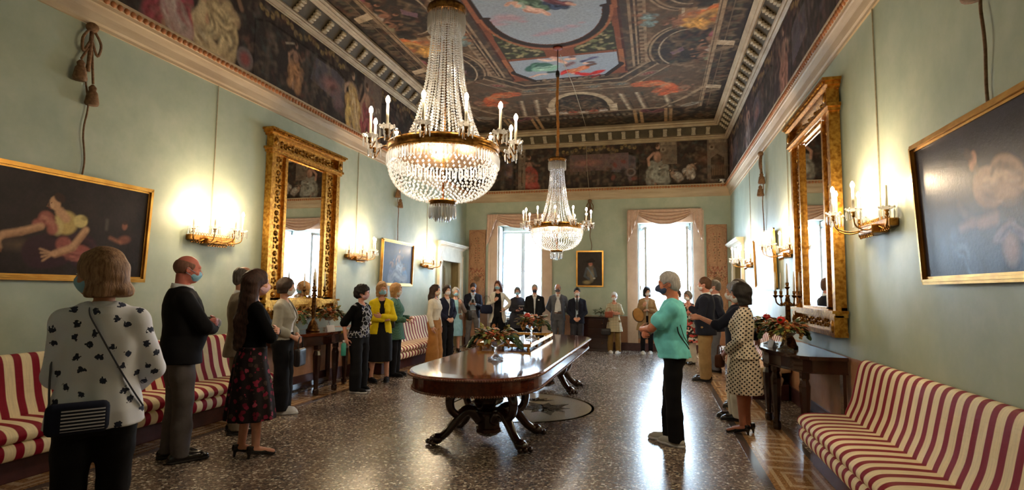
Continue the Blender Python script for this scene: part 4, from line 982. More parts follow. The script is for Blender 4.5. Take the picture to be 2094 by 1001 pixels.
# hanging cords with tassels
M['rope'] = noisy('brown_cord', srgb(92, 66, 44), srgb(140, 108, 78), 40, .8)
M['thin_cord'] = noisy('faded_cord', srgb(150, 140, 116), srgb(172, 162, 138), 30, .8)
def picture_cord(label, x, sg, y, z0, big=True, axis='x', seed=0):
    t = thing('picture_cord', label, 'cord', (x, y, 4.02) if axis == 'x' else (x, y, 4.02))
    if axis != 'x': t.rotation_euler = (0, 0, -PI / 2); sg = 1
    r = random.Random(seed); b = MB(); n = 12; P = [(sg * (.035 + .01 * math.sin(i)), .02 * math.sin(i * 1.3) + .03 * i / n, -(4.02 - z0) * i / n) for i in range(n + 1)]
    b.tube(smooth_path(P, 3), .009 if big else .005, 6); b.build('rope', M['rope'], t, True)
    if big:
        b = MB(); b.ball((sg * .06, 0, .02), (.05, .06, .05), 8, 6)
        for s_ in (-1, 1): b.tube(smooth_path([(sg * .06, s_ * .02, 0), (sg * .07, s_ * .09, -.12), (sg * .06, s_ * .07, -.24), (sg * .06, s_ * .01, -.12)], 5), .013, 6)
        b.tube([(sg * .06, .0, 0), (sg * .06, -.01, -.42)], .02, 6); b.build('bow', M['rope'], t, True)
        for (yy, zz) in ((-.09, -.40), (.04, -.60)):
            b = MB(); b.lathe([(.012, 0), (.035, -.03), (.03, -.06), (.045, -.08), (.062, -.18), (.055, -.2), (0, -.2)], 10, (sg * .07, yy, zz + .06)); b.tube([(sg * .06, yy * .3, -.2), (sg * .07, yy, zz + .07)], .012, 6); b.build('tassel', M['rope'], t, True)
picture_cord('brown cord with bow and two tassels from the cornice above the large left painting', XL, 1, 4.03, 2.60, True, 'x', 1)
picture_cord('knotted brown cord running up from the large painting on the right', XR, -1, 3.70, 2.62, True, 'x', 2)
picture_cord('dark cord with a tassel above the blue-grey painting on the left wall', XL, 1, 10.78, 2.56, True, 'x', 3)
picture_cord('dark cord with a tassel above the pale painting on the right wall', XR, -1, 10.62, 2.60, True, 'x', 4)
picture_cord('short brown cord with a tassel above the officer portrait', -1.74, 1, YB, 2.68, True, 'y', 5)
# ================================================================ tables
def mahog(name, c1, c2, rough=.12):
    m = mat(name, c1, rough, spec=.6, coat=.6); g = N(m); v = g.coord((1, .12, 1)); v2 = g.coord((1, .06, 1))
    f = g.noise(v, 22, 6, .7); g.base(g.ramp(f, [(.25, c2), (.75, c1)])); return m
M['mahogany'] = mahog('polished_mahogany', srgb(112, 54, 32), srgb(62, 26, 16), .10)
M['mahog_dark'] = mahog('dark_mahogany', srgb(60, 30, 22), srgb(32, 16, 12), .2)
M['bead'] = mahog('beaded_edge', srgb(132, 74, 48), srgb(80, 38, 24), .22)
TC = (-1.70, 7.25); HW, HL = .66, 2.66
t = thing('banquet_table', 'long polished mahogany table with rounded ends on carved scroll legs mid-room', 'table', (TC[0], TC[1], 0))
def race(hw, hl, n=20, dep=.74):
    P = []
    for i in range(n + 1):
        a = -PI * i / n; ca, sa = math.cos(a), math.sin(a); P.append((hw * math.copysign(abs(ca) ** .85, ca), -(hl - dep) - dep * math.copysign(abs(sa) ** .95, -sa)))
    P = P[::1]
    return P + [(-p[0], -p[1]) for p in P]
def slab(mb, prof, hw, hl):
    """prof: (inset, z)"""
    n = None; V = []
    for (i, z) in prof:
        L = race(hw - i, hl - i); n = len(L); V += [(p[0], p[1], z) for p in L]
    F = []
    for k in range(len(prof) - 1):
        for a in range(n): p = k * n + a; q = k * n + (a + 1) % n; F.append((p, q, q + n, p + n))
    F.append(tuple(range(n))[::-1]); F.append(tuple((len(prof) - 1) * n + a for a in range(n))); mb.add(V, F)
b = MB(); slab(b, [(.06, .735), (.015, .737), (.0, .745), (-.004, .755), (.0, .767), (.012, .776), (.03, .778), (.2, .780)], HW, HL); top = b.build('table_top', M['mahogany'], t)
b = MB(); slab(b, [(.05, .615), (.035, .62), (.035, .735), (.06, .736)], HW, HL); b.build('apron', M['mahogany'], t)
def beads(z, ins, r, step, name):
    L = race(HW - ins, HL - ins, 40); L.append(L[0]); b = MB(); acc = 0
    for a, c in zip(L[:-1], L[1:]):
        d = math.hypot(c[0] - a[0], c[1] - a[1]); s_ = acc
        while s_ < d: k = s_ / d; b.ball((a[0] + (c[0] - a[0]) * k, a[1] + (c[1] - a[1]) * k, z), r, 5, 4); s_ += step
        acc = s_ - d
    b.build(name, M['bead'], t, True)
beads(.757, .0, .011, .024, 'beaded_edge'); beads(.617, .03, .012, .024, 'beaded_rim')
def pedestal(y):
    b = MB(); b.lathe([(.0, .62), (.12, .62), (.13, .6), (.10, .575), (.085, .55), (.10, .52), (.155, .46), (.165, .42), (.15, .385), (.09, .355), (.07, .335), (.085, .325), (.13, .315), (.15, .305), (.155, .29), (.13, .275), (.12, .25), (.12, .13), (.135, .12), (.14, .09), (.12, .075), (.09, .055), (.07, .045), (.0, .045)], 8, (0, y, 0)); p = b.build('pedestal', M['mahog_dark'], t)
    for a in (PI / 4, 3 * PI / 4, 5 * PI / 4, 7 * PI / 4):
        ca, sa = math.cos(a), math.sin(a) * .78
        T = lambda r, z: (ca * r, y + sa * r, z)
        b = MB()
        P = smooth_path([T(.42, .62), T(.41, .56), T(.44, .50), T(.47, .42), T(.45, .33), T(.38, .275), T(.30, .27), T(.27, .31)], 5)
        b.tube(P, lerp_list([.035, .032, .05, .046, .042, .04, .032, .02], len(P)), 9)
        P = smooth_path([T(.10, .20), T(.2, .30), T(.30, .30), T(.40, .215), T(.48, .13), T(.56, .075), T(.63, .065), T(.67, .055)], 5)
        b.tube(P, lerp_list([.06, .062, .055, .048, .042, .042, .05, .02], len(P)), 9)
        b.ball(T(.62, .055), (.07, .06, .052), 9, 6); b.ball(T(.45, .50), (.05, .045, .035), 8, 5); b.ball(T(.27, .31), (.035, .035, .04), 8, 5)
        for k in (-1, 0, 1):
            e = a + k * .09; b.ball((math.cos(e) * .685, y + math.sin(e) * .685 * .78, .028), (.028, .024, .027), 7, 5)
        b.build('scroll_leg', M['mahog_dark'], t, True)
pedestal(-1.58); pedestal(1.58)
b = MB(); b.lathe([(.0, .62), (.045, .62), (.045, .2), (.028, .17), (.026, .05), (.035, .045), (.032, .02), (.012, .0), (0, 0)], 8, (.0, .15, 0)); b.build('centre_leg', M['mahog_dark'], t)

# mirrored plateau on the table
M['brass_gal'] = M['gilt']
t = thing('mirrored_plateau', 'low mirrored brass tray on the far half of the mahogany table', 'tray', (-1.97, 8.10, .78), .04)
b = MB(); b.box2((-.34, -1.0, .045), (.34, 1.0, .055)); b.build('mirror_top', M['mirror'], t)
b = MB()
for s_ in (-1, 1): b.box2((s_ * .34, -1.0, .032), (s_ * .36, 1.0, .075)); b.box2((-.36, s_ * 1.0, .032), (.36, s_ * 1.02, .075))
b.build('gallery', M['gilt'], t)
for x in (-.32, .32):
    for y in (-.98, -.33, .33, .98): b = MB(); b.lathe([(.0, .032), (.02, .032), (.012, .02), (.022, .01), (.018, 0), (0, 0)], 8, (x, y, 0)); b.build('foot', M['gilt'], t, True); b = MB(); b.ball((x * 1.09, y, .085), .014, 6, 5); b.build('finial', M['gilt'], t, True)

# fruit and foliage in glass stands
def glassmat(name, tint=(.97, .98, 1, 1), rough=.04):
    m = bpy.data.materials.new(name); m.use_nodes = True; nt = m.node_tree; nt.nodes.clear()
    o = nt.nodes.new('ShaderNodeOutputMaterial'); a = nt.nodes.new('ShaderNodeBsdfGlass'); a.inputs['Color'].default_value = tint; a.inputs['Roughness'].default_value = rough; a.inputs['IOR'].default_value = 1.5
    tr = nt.nodes.new('ShaderNodeBsdfTransparent'); g = nt.nodes.new('ShaderNodeBsdfGlossy'); g.inputs['Roughness'].default_value = .08
    m1 = nt.nodes.new('ShaderNodeMixShader'); m1.inputs[0].default_value = .45; m2 = nt.nodes.new('ShaderNodeMixShader'); m2.inputs[0].default_value = .22
    L = nt.links.new; L(a.outputs[0], m1.inputs[1]); L(tr.outputs[0], m1.inputs[2]); L(m1.outputs[0], m2.inputs[1]); L(g.outputs[0], m2.inputs[2]); L(m2.outputs[0], o.inputs[0]); return m
M['cutglass'] = glassmat('cut_glass')
M['leafA'] = noisy('ivy_leaf', srgb(34, 54, 34), srgb(66, 88, 48), 30, .45); M['leafB'] = noisy('yellow_green_leaf', srgb(92, 98, 44), srgb(130, 124, 60), 30, .5); M['leafC'] = noisy('russet_leaf', srgb(110, 60, 34), srgb(150, 96, 50), 30, .55)
M['stem'] = mat('green_stem', srgb(70, 66, 40), .7)
FR = {'orange': noisy('orange_fruit', srgb(196, 104, 44), srgb(216, 140, 66), 30, .5, bump=.1), 'red': noisy('red_fruit', srgb(176, 26, 30), srgb(206, 60, 44), 9, .3), 'peach': noisy('peach_fruit', srgb(206, 120, 70), srgb(190, 70, 50), 7, .5), 'grape': noisy('amber_grape', srgb(180, 128, 60), srgb(206, 160, 90), 30, .3)}
def fruit(col, r, loc, label, group):
    t = thing('fruit', label, 'fruit', loc, random.random() * 6, group)
    b = MB(); pr = [(0, -r * .86), (r * .35, -r * .9), (r * .8, -r * .55), (r, 0), (r * .86, r * .52), (r * .45, r * .82), (r * .12, r * .74), (0, r * .68)]
    b.lathe(pr, 14); b.build('flesh', FR[col], t, True); b = MB(); b.lathe([(r * .07, r * .68), (r * .1, r * .95), (r * .18, r * 1.02), (0, r * .9)], 6); b.build('stalk', M['stem'], t)
    return t
def compote(loc, label):
    t = thing('glass_compote', label, 'dish', loc)
    b = MB(); b.lathe([(.0, .005), (.085, .004), (.09, .012), (.07, .022), (.045, .04), (.022, .06), (.016, .085), (.02, .1), (.014, .12), (.02, .14), (.05, .155), (.09, .175), (.115, .2), (.118, .204), (.108, .2), (.08, .18), (.04, .163), (0, .158)], 16); b.build('bowl', M['cutglass'], t)
    b = MB()
    for k in range(16): a = k * 2 * PI / 16; b.gem((.078 * math.cos(a), .078 * math.sin(a), .018), .011, .012)
    b.build('cut_foot', M['cutglass'], t); return t
def grapes(loc, label, group, n=24, seed=1, drop=.11):
    r = random.Random(seed); t = thing('grape_bunch', label, 'grapes', loc, r.random() * 6, group)
    b = MB()
    for i in range(n):
        k = i / n; rr = .045 * (1 - k * .75); b.ball(((r.random() - .5) * 2 * rr, (r.random() - .5) * 2 * rr, -k * drop + r.random() * .01), .012, 7, 5)
    b.build('berries', FR['grape'], t, True); b = MB(); b.tube([(0, 0, -.03), (0, .01, .03)], .003, 5); b.build('stem', M['stem'], t); return t
def sprays(loc, label, seed, n=60, R_=.2, mats_=('leafA', 'leafB', 'leafC'), trail=0, rz=0.0, name='foliage_arrangement', ts=1.0):
    r = random.Random(seed); t = thing(name, label, 'foliage', loc, rz)
    for q, mk in enumerate(mats_):
        b = MB()
        for i in range(n // len(mats_)):
            a = r.random() * 2 * PI; el = -.25 + r.random() * 1.1; rad = R_ * (.55 + .45 * r.random())
            p = Vector((math.cos(a) * math.cos(el) * rad, math.sin(a) * math.cos(el) * rad, math.sin(el) * rad * .62)); d = p.normalized() + Vector((r.random() - .5, r.random() - .5, r.random() - .6)) * .9
            b.leaf(p, d, (.05 + .035 * r.random()) * ts, .021 * ts, (r.random() - .5, r.random() - .5, 1), .3)
        b.build('leaves', M[mk], t)
    b = MB()
    for i in range(12): a = r.random() * 2 * PI; b.tube([(0, 0, -.05), (math.cos(a) * R_ * .4, math.sin(a) * R_ * .4, .04), (math.cos(a) * R_ * .8, math.sin(a) * R_ * .8, .06 * r.random())], .0025, 5)
    b.build('stems', M['stem'], t)
    for k in range(trail):
        a = -.5 + .9 * r.random() + (PI if k % 2 and name != 'x' and trail > 2 else 0)
        P = smooth_path([(0, 0, 0), (math.cos(a) * R_ * .8, math.sin(a) * R_ * .8, .03), (math.cos(a) * R_ * 1.1, math.sin(a) * R_ * 1.1, -.02), (math.cos(a) * R_ * 1.25, math.sin(a) * R_ * 1.25, -.09)], 5)
        b = MB(); b.tube(P, .0025, 5)
        tr = b.build('trailing_stem', M['stem'], t); b = MB()
        for p in P[3:]:
            for s_ in (-1, 1): b.leaf(p, (r.random() - .5 + .6 * math.cos(a), s_ * .8 + .6 * math.sin(a), -.4), .055 * ts, .024 * ts, (0, 0, 1), .2)
        b.build('leaves', M['leafA'], tr)
    return t
def side(a):
    a = (math.degrees(a) + 22.5) % 360; return ('right', 'back right', 'back', 'back left', 'left', 'front left', 'front', 'front right')[int(a // 45)] + ' in the bowl'
def fruit_bowl(loc, where, seed, red=True, R_=.2, trail=3, ts=1.0, rz=0.0):
    r = random.Random(seed); x, y, z = loc
    compote(loc, 'clear cut-glass footed bowl of fruit and leaves ' + where)
    sprays((x, y, z + .25), 'green and russet foliage in the glass bowl ' + where, seed, 165, R_, trail=trail, rz=rz, ts=1.15 * ts)
    g = 'orange fruits in the bowl ' + where
    for k in range(7):
        a = k * 2 * PI / 6 + seed; rr = .105 if k < 6 else 0.0
        fruit(('orange', 'peach')[k % 2], .041, (x + rr * math.cos(a), y + rr * math.sin(a), z + .265 + (.05 if k == 6 else 0) + .012 * (k % 2)), (('orange', 'peachy')[k % 2] + ' fruit ' + side(a) + ' ' if k < 6 else 'topmost fruit ') + where, g)
    if red: fruit('red', .048, (x - .05, y - .06, z + .345), 'shiny red fruit on top of the leaves ' + where, None)
    for k in range(4):
        a = k * 1.7 + seed; grapes((x + .15 * math.cos(a), y + .15 * math.sin(a), z + .245), 'amber grapes hanging ' + side(a) + ' ' + where, 'grapes ' + where, seed=k)
fruit_bowl((-1.715, 5.96, .78), 'on the near half of the mahogany table', 1, False, .22, 3)
fruit_bowl((-1.765, 8.02, .836), 'on the mirrored tray', 4, True, .21, 1)

# console tables
def console(label, wall, yc, z=.90):
    x = XL + .03 if wall == 'L' else XR - .03
    t = thing('console_table', label, 'table', (x, yc, 0), 0 if wall == 'L' else PI)
    out = [(.0, -.93), (.22, -.93)] + [(.22 + .44 * math.sin(a), -.93 + .93 * (1 - math.cos(a)) * 1.0) for a in np.linspace(0, PI / 2, 10)][1:]
    out = [(0, -.93), (.36, -.93), (.44, -.88), (.5, -.74), (.58, -.52), (.65, -.22), (.665, 0)]
    out = out + [(a, -c) for a, c in out[::-1][1:]]
    def sl(b, ins, z0, z1):
        pts = [(max(0, a - ins) if a > 0 else 0, c * (1 - ins / .93)) for a, c in out]; b.prism(pts, 2, z0, z1)
    b = MB(); sl(b, 0, z - .035, z); sl(b, .02, z - .045, z - .035); b.build('table_top', M['mahogany'] if wall == 'L' else M['mahog_dark'], t)
    b = MB(); sl(b, .035, z - .16, z - .045); sl(b, .02, z - .175, z - .16); b.build('apron', M['mahog_dark'], t)
    for (a, c) in ((.38, -.80), (.38, .80), (.55, -.24), (.55, .24)):
        b = MB(); b.lathe([(0, z - .17), (.05, z - .17), (.05, z - .24), (.04, z - .26), (.058, z - .32), (.05, z - .5), (.035, z - .72), (.03, .10), (.042, .085), (.045, .03), (.035, 0), (0, 0)], 8, (a, c, 0)); b.build('leg', M['mahog_dark'], t)
    b = MB(); b.prism([(.55, .22), (.52, .30), (.2, .48), (.05, .62), (.0, .72), (.0, .60), (.12, .42), (.4, .22)], 1, -.03, .03) if False else None
    b.box2((.02, -.85, .02), (.06, .85, .10)); b.box2((.02, -.9, .1), (.05, -.8, z - .17)); b.box2((.02, .8, .1), (.05, .9, z - .17)); b.build('back_frame', M['mahog_dark'], t)
    return t
console('dark half-round console table under the gilt mirror on the left wall', 'L', 7.45)
console('dark half-round console table under the gilt mirror on the right wall beside the dotted dress', 'R', 7.28)
def candelabrum(loc, label, rz=0.0):
    t = thing('candelabrum', label, 'candelabrum', loc, rz)
    b = MB(); b.lathe([(0, 0), (.10, 0), (.10, .03), (.085, .045), (.07, .10), (.06, .12), (.045, .15), (.022, .17), (.024, .2), (.03, .24), (.028, .5), (.034, .52), (.02, .54), (.03, .56), (.02, .60), (.03, .62), (0, .63)], 14); b.build('column', M['old_brass'], t, True)
    for k in range(5):
        a = k * 2 * PI / 4 + .3; R_ = .145
        if k == 4: R_ = 0; zt = .74
        else: zt = .64
        b = MB(); ca, sa = math.cos(a), math.sin(a)
        if R_: b.tube(smooth_path([(.02 * ca, .02 * sa, .55), (.07 * ca, .07 * sa, .50), (.13 * ca, .13 * sa, .53), (R_ * ca, R_ * sa, zt - .05)], 5), .009, 7); b.ball((.075 * ca, .075 * sa, .52), .016, 6, 5)
        else: b.tube([(0, 0, .6), (0, 0, zt - .04)], .012, 7)
        b.lathe([(0, -.05), (.012, -.05), (.03, -.025), (.032, -.02), (.012, -.015), (.018, 0), (.02, .03), (0, .03)], 10, (R_ * ca, R_ * sa, zt)); arm = b.build('arm', M['old_brass'], t, True)
        b = MB(); b.lathe([(.012, .025), (.011, .18), (.004, .255), (0, .26)], 8, (R_ * ca, R_ * sa, zt)); b.build('candle', M['candle'], arm, True)
candelabrum((XR - .40, 7.20, .90), 'brass candelabrum with white candles on the right console')
candelabrum((XL + .38, 7.38, .90), 'brass candelabrum with white candles on the left console', .4)
fruit_bowl((XR - .50, 6.90, .90), 'on the right console, near end', 9, True, .2, 3, 1.0, PI)
fruit_bowl((XR - .52, 7.62, .90), 'on the right console, far end', 12, True, .2, 2, 1.0, PI)
fruit_bowl((XL + .34, 7.86, .90), 'on the left console, far end', 15, False, .19, 2, 1.0, .9)
fruit_bowl((XL + .34, 6.96, .90), 'on the left console, near end', 19, False, .19, 1)
def card(loc, rz, label):
    b = MB(); h = .085
    V = [(-.075, -.03, .0), (.075, -.03, .0), (.075, 0, h), (-.075, 0, h), (.075, .03, 0), (-.075, .03, 0)]
    V = V + [(v[0], v[1] * .9, v[2] - .002) for v in V]
    b.add(V, [(0, 1, 2, 3), (3, 2, 4, 5), (6, 9, 8, 7), (9, 11, 10, 8)]); o = b.build('folded_card', mat('card', srgb(232, 226, 212), .6)); o.location = loc; o.rotation_euler = (0, 0, rz); prop(o, label, 'card')
card((XL + .52, 7.62, .90), 1.3, 'white folded card standing on the left console between candelabrum and fruit')
card((XR - .56, 7.32, .90), -1.4, 'white folded card standing on the right console')

# dresser between the windows
t = thing('chest_of_drawers', 'dark wooden chest of drawers on the back wall behind the man in a tie', 'dresser', (-1.66, YB - .30, 0))
b = MB(); b.bevbox((-.52, -.23, .06), (.52, .27, .86), .008); b.build('carcass', M['mahog_dark'], t)
b = MB(); b.bevbox((-.55, -.26, .86), (.55, .27, .895), .008); b.build('dresser_top', M['mahog_dark'], t)
b = MB(); b.bevbox((-.54, -.25, 0), (.54, .27, .06), .008); b.build('plinth', M['mahog_dark'], t)
for z0, z1 in ((.09, .33), (.35, .59), (.61, .84)):
    b = MB(); b.bevbox((-.49, -.245, z0), (.49, -.225, z1), .006); d = b.build('drawer', M['mahog_dark'], t)
    for x in (-.3, .3): b = MB(); b.ball((x, -.258, (z0 + z1) / 2), .016, 8, 6); b.build('knob', M['old_brass'], d)
sprays((-1.42, YB - .30, 1.0), 'low green leafy plant on the dark chest of drawers', 33, 50, .2, ('leafA', 'leafA'), 0, name='potted_plant')
compote((-1.42, YB - .30, .895), 'glass footed bowl under the leafy plant on the chest of drawers').scale = (.7, .7, .6)
# radiators
M['iron'] = noisy('painted_iron', srgb(92, 84, 84), srgb(120, 110, 108), 10, .45, metal=.3)
def radiator(label, x0, x1, y, z0, z1):
    n = int((x1 - x0) / .058); t = thing('radiator', label, 'radiator', ((x0 + x1) / 2, y, 0))
    for i in range(n):
        x = x0 + (i + .5) * (x1 - x0) / n - (x0 + x1) / 2; b = MB()
        for yy in (-.05, 0, .05): b.tube([(x, yy, z0 + .03), (x, yy, z1 - .03)], .014, 6)
        b.rbox((x, 0, z0 + .03), (.022, .07, .03), .015, 2); b.rbox((x, 0, z1 - .03), (.022, .07, .03), .015, 2)
        if i in (0, n - 1): b.box2((x - .015, -.06, 0), (x + .015, .06, z0 + .02))
        b.build('section', M['iron'], t, True)
radiator('cast-iron radiator below the left window', -4.28, -3.2, YB + .13, .10, .72)
radiator('cast-iron radiator below the right window', -.35, .85, YB + .16, .10, .70)
# valances
M['drape'] = cloth('rose_taffeta', srgb(214, 182, 162), .5)
def valance(label, x0, x1, z):
    t = thing('window_valance', label, 'curtain', ((x0 + x1) / 2, YB - .06, z)); W = (x1 - x0) / 2
    b = MB(); b.bevbox((-W + .02, -.08, -.03), (W - .02, .05, 0), .006); b.build('pelmet_board', M['drape'], t)
    nu, nv = 40, 44; V = []; F = []
    for j in range(nv + 1):
        v = j / nv
        for i in range(nu + 1):
            u = -1 + 2 * i / nu; sag = .10 + .30 * v; top = -.01
            z_ = top - (1 - u * u) * (.40 * v ** 1.05) - .03 * v * abs(u)
            x_ = u * (W - .03 - .10 * v * (1 - .0))
            fold = .026 * math.sin(v * 26 + u * u * 2.0) * (1 - abs(u) ** 4) * min(1, v * 5)
            V.append((x_, -.085 - fold - .02 * v, z_))
    for j in range(nv):
        for i in range(nu): a = j * (nu + 1) + i; F.append((a, a + 1, a + nu + 2, a + nu + 1))
    o = b = MB().add(V, F).build('swag', M['drape'], t, True); so = o.modifiers.new('thickness', 'SOLIDIFY'); so.thickness = .006
    for s_ in (-1, 1):
        V = []; F = []; nu2, nv2 = 26, 20
        for j in range(nv2 + 1):
            v = j / nv2
            for i in range(nu2 + 1):
                u = i / nu2; wd = .34; L = .92 - .80 * u ** 1.1
                V.append((s_ * (W + .02 * v - u * wd * (1 - .12 * v)), -.10 - .022 * math.sin(u * 24) * (.4 + .6 * v), -.005 - L * v))
        for j in range(nv2):
            for i in range(nu2): a = j * (nu2 + 1) + i; F.append((a, a + 1, a + nu2 + 2, a + nu2 + 1))
        o = MB().add(V, F).build('tail', M['drape'], t, True); so = o.modifiers.new('thickness', 'SOLIDIFY'); so.thickness = .006
valance('rose swag and tail drape above the left window', -4.66, -2.66, 3.72)
valance('rose swag and tail drape above the right window', -.71, 1.185, 3.755)
# sheer curtains inside the left window
m = bpy.data.materials.new('sheer_voile'); m.use_nodes = True; nt = m.node_tree; nt.nodes.clear()
o_ = nt.nodes.new('ShaderNodeOutputMaterial'); tl = nt.nodes.new('ShaderNodeBsdfTranslucent'); tl.inputs[0].default_value = (.85, .9, .95, 1); tp = nt.nodes.new('ShaderNodeBsdfTransparent'); mx = nt.nodes.new('ShaderNodeMixShader'); mx.inputs[0].default_value = .5
nt.links.new(tp.outputs[0], mx.inputs[1]); nt.links.new(tl.outputs[0], mx.inputs[2]); nt.links.new(mx.outputs[0], o_.inputs[0]); M['sheer'] = m
for x0, x1, lb in ((-4.30, -3.98, 'sheer white curtain drawn to the left side of the left window'), (-3.36, -3.14, 'sheer white curtain drawn to the right side of the left window')):
    V = []; F = []; nu, nv = 30, 8
    for j in range(nv + 1):
        for i in range(nu + 1): u = i / nu; V.append((x0 + (x1 - x0) * u, YB + .32 + .02 * math.sin(u * 40), .80 + 1.75 * j / nv))
    for j in range(nv):
        for i in range(nu): a = j * (nu + 1) + i; F.append((a, a + 1, a + nu + 2, a + nu + 1))
    prop(MB().add(V, F).build('sheer_curtain', M['sheer'], None, True), lb, 'curtain')
# painted wall panels
def arabesque(c, w_, h, seed):
    r = np.random.RandomState(seed); c.A[:] = lin((176, 134, 102)); c.mottle(.16, 20, seed)
    dk = (92, 62, 46); g_ = (110, 96, 70); rd = (150, 78, 62)
    for z in np.linspace(h - .25, h - .95, 11):
        for s_ in (-1, 1): c.ell((s_ * (.03 + .05 * r.rand()), z), .03, .015, r.rand() * 3, [dk, rd, g_][r.randint(3)], .9, True, .4)
    c.line([(0, h - .2), (0, -h + .3)], .01, dk, .7, True)
    for z in np.linspace(h - .4, -h + .15, 40):
        for s_ in (-1, 1): c.ell((s_ * (w_ - .05 - .02 * math.sin(z * 18)), z), .022, .012, z * 7 * s_, [dk, g_, rd][r.randint(3)], .8, True, .5)
    c.line([(-w_ + .02, -h), (-w_ + .02, h - .12), (0, h - .02), (w_ - .02, h - .12), (w_ - .02, -h)], .012, (140, 84, 66), .8, True)
    for z0 in (h - 1.1, h - 1.25, 0 - .1):
        for k in range(40): c.ell(((r.rand() - .5) * w_ * 1.6, z0 - r.rand() * .18), .03, .015, r.rand() * 3, [dk, rd, (196, 160, 120)][k % 3], .8, True, .5)
    c.line([(-.13, h - 1.1), (-.06, h - 1.22), (0, h - 1.12), (.06, h - 1.22), (.13, h - 1.1)], .018, rd, .9, True)
    c.ell((0, -.2 * h), .12, .1, 0, (120, 96, 72), .9, True, .4); c.ell((0, -.5 * h), .09, .16, 0, (130, 84, 62), .8, True, .5)
for x0, x1, zt, lb, sd in ((-5.24, -4.73, 3.29, 'tall pink panel painted with arabesques left of the left window', 3), (1.29, 1.80, 3.33, 'tall pink panel painted with arabesques right of the right window', 4)):
    t = thing('painted_panel', lb, 'wall panel', ((x0 + x1) / 2, YB - .03, .93)); w_, h = (x1 - x0) / 2, (zt - .93) / 2
    b = MB(); b.box2((-w_, 0, 0), (w_, .03, 2 * h)); b.build('board', M['mahog_dark'], t)
    c_ = Canvas(-w_, w_, -h, h, .012, (176, 134, 102)); arabesque(c_, w_, h, sd)
    c_.build('painting', lambda u, v: (u, np.full_like(u, -.004), v + h), M['fresco'], False, t)
# small camera in the far corner
t = thing('security_camera', 'small white security camera on the cornice in the far right corner', 'camera', (XR - .20, YB - .2, ZC1 + .012))
b = MB(); b.lathe([(.0, 0), (.03, 0), (.03, .015), (.01, .02), (.01, .05), (0, .05)], 10); b.build('mount', M['white_paint'], t)
b = MB(); b.tube([(.05, .03, .08), (-.09, -.05, .055)], .032, 10); bd = b.build('housing', M['white_paint'], t, True)
b = MB(); b.tube([(-.088, -.049, .055), (-.10, -.056, .053)], .024, 10); b.build('lens', M['black'], bd)
# ================================================================ chandeliers and sconces
def crystal():
    m = bpy.data.materials.new('crystal'); m.use_nodes = True; nt = m.node_tree; nt.nodes.clear(); L = nt.links.new
    o = nt.nodes.new('ShaderNodeOutputMaterial'); gl = nt.nodes.new('ShaderNodeBsdfGlossy'); gl.inputs['Roughness'].default_value = .12; gl.inputs['Color'].default_value = (1, 1, 1, 1)
    rf = nt.nodes.new('ShaderNodeBsdfRefraction'); rf.inputs['IOR'].default_value = 1.45; rf.inputs['Roughness'].default_value = .05; rf.inputs['Color'].default_value = (.98, .98, 1, 1)
    tr = nt.nodes.new('ShaderNodeBsdfTransparent'); tl = nt.nodes.new('ShaderNodeBsdfTranslucent'); tl.inputs[0].default_value = (.9, .9, .9, 1); df = nt.nodes.new('ShaderNodeBsdfDiffuse'); df.inputs[0].default_value = (.85, .85, .85, 1)
    def mx(f, a, b): x = nt.nodes.new('ShaderNodeMixShader'); x.inputs[0].default_value = f; L(a.outputs[0], x.inputs[1]); L(b.outputs[0], x.inputs[2]); return x
    a = mx(.45, rf, tr); a = mx(.30, a, gl); d = mx(.5, tl, df); a = mx(.30, a, d); L(a.outputs[0], o.inputs[0]); return m
M['crystal'] = crystal()
def bulb_light(loc, parent, watts, col=(1.0, .74, .46), r=.025):
    ld = bpy.data.lights.new('candle_light', 'POINT'); ld.energy = watts; ld.color = col; ld.shadow_soft_size = r
    o = bpy.data.objects.new('candle_light', ld); C.objects.link(o); o.location = loc; o.parent = parent; return o
def prism_drop(mb, x, y, z, l, r=.007):
    V = []
    for (rr, zz) in ((.002, 0), (r, -.25 * l), (r * .9, -.85 * l), (.001, -l)):
        for k in range(4): a = k * PI / 2 + x * 9; V.append((x + rr * math.cos(a), y + rr * math.sin(a), z + zz))
    F = [(j * 4 + k, j * 4 + (k + 1) % 4, (j + 1) * 4 + (k + 1) % 4, (j + 1) * 4 + k) for j in range(3) for k in range(4)]
    mb.add(V, F)
def candle_arm(t, name, P, tip, metal, lit=True, watts=2.0, h=.2, lean=(0, 0), pan=.05, prisms=8, light=True):
    """arm tube P ending under tip=(x,y,z), with pan, candle, bulb"""
    b = MB(); P = smooth_path(P, 6); b.tube(P, .006, 7); b.lathe([(0, -.05), (.012, -.045), (.016, -.03), (.01, -.02), (.022, -.005), (.02, .0), (0, 0)], 8, tip); a = b.build(name, M[metal], t, True)
    b = MB(); x, y, z = tip
    b.lathe([(.012, 0), (.03, .0), (pan, .012), (pan + .012, .022), (pan, .018), (.03, .006), (.012, .004)], 12, tip)
    for k in range(prisms):
        q = k * 2 * PI / prisms; b.gem((x + pan * 1.15 * math.cos(q), y + pan * 1.15 * math.sin(q), z + .022), .011, .013); prism_drop(b, x + pan * 1.1 * math.cos(q), y + pan * 1.1 * math.sin(q), z + .004, .085 if k % 2 else .065)
    b.build('drip_pan', M['crystal'], a)
    b = MB(); c = MB(); e = (x + lean[0], y + lean[1], z + h)
    b.tube([(x, y, z), e], [.0115, .0105], 8); b.build('candle', M['candle'], a, True)
    if lit:
        c.lathe([(.007, 0), (.014, .010), (.018, .026), (.015, .042), (.006, .058), (0, .062)], 8, e); c.build('flame_bulb', M['bulb'], a, True)
        if light: bulb_light((e[0], e[1], e[2] + .03), a, watts)
    return a
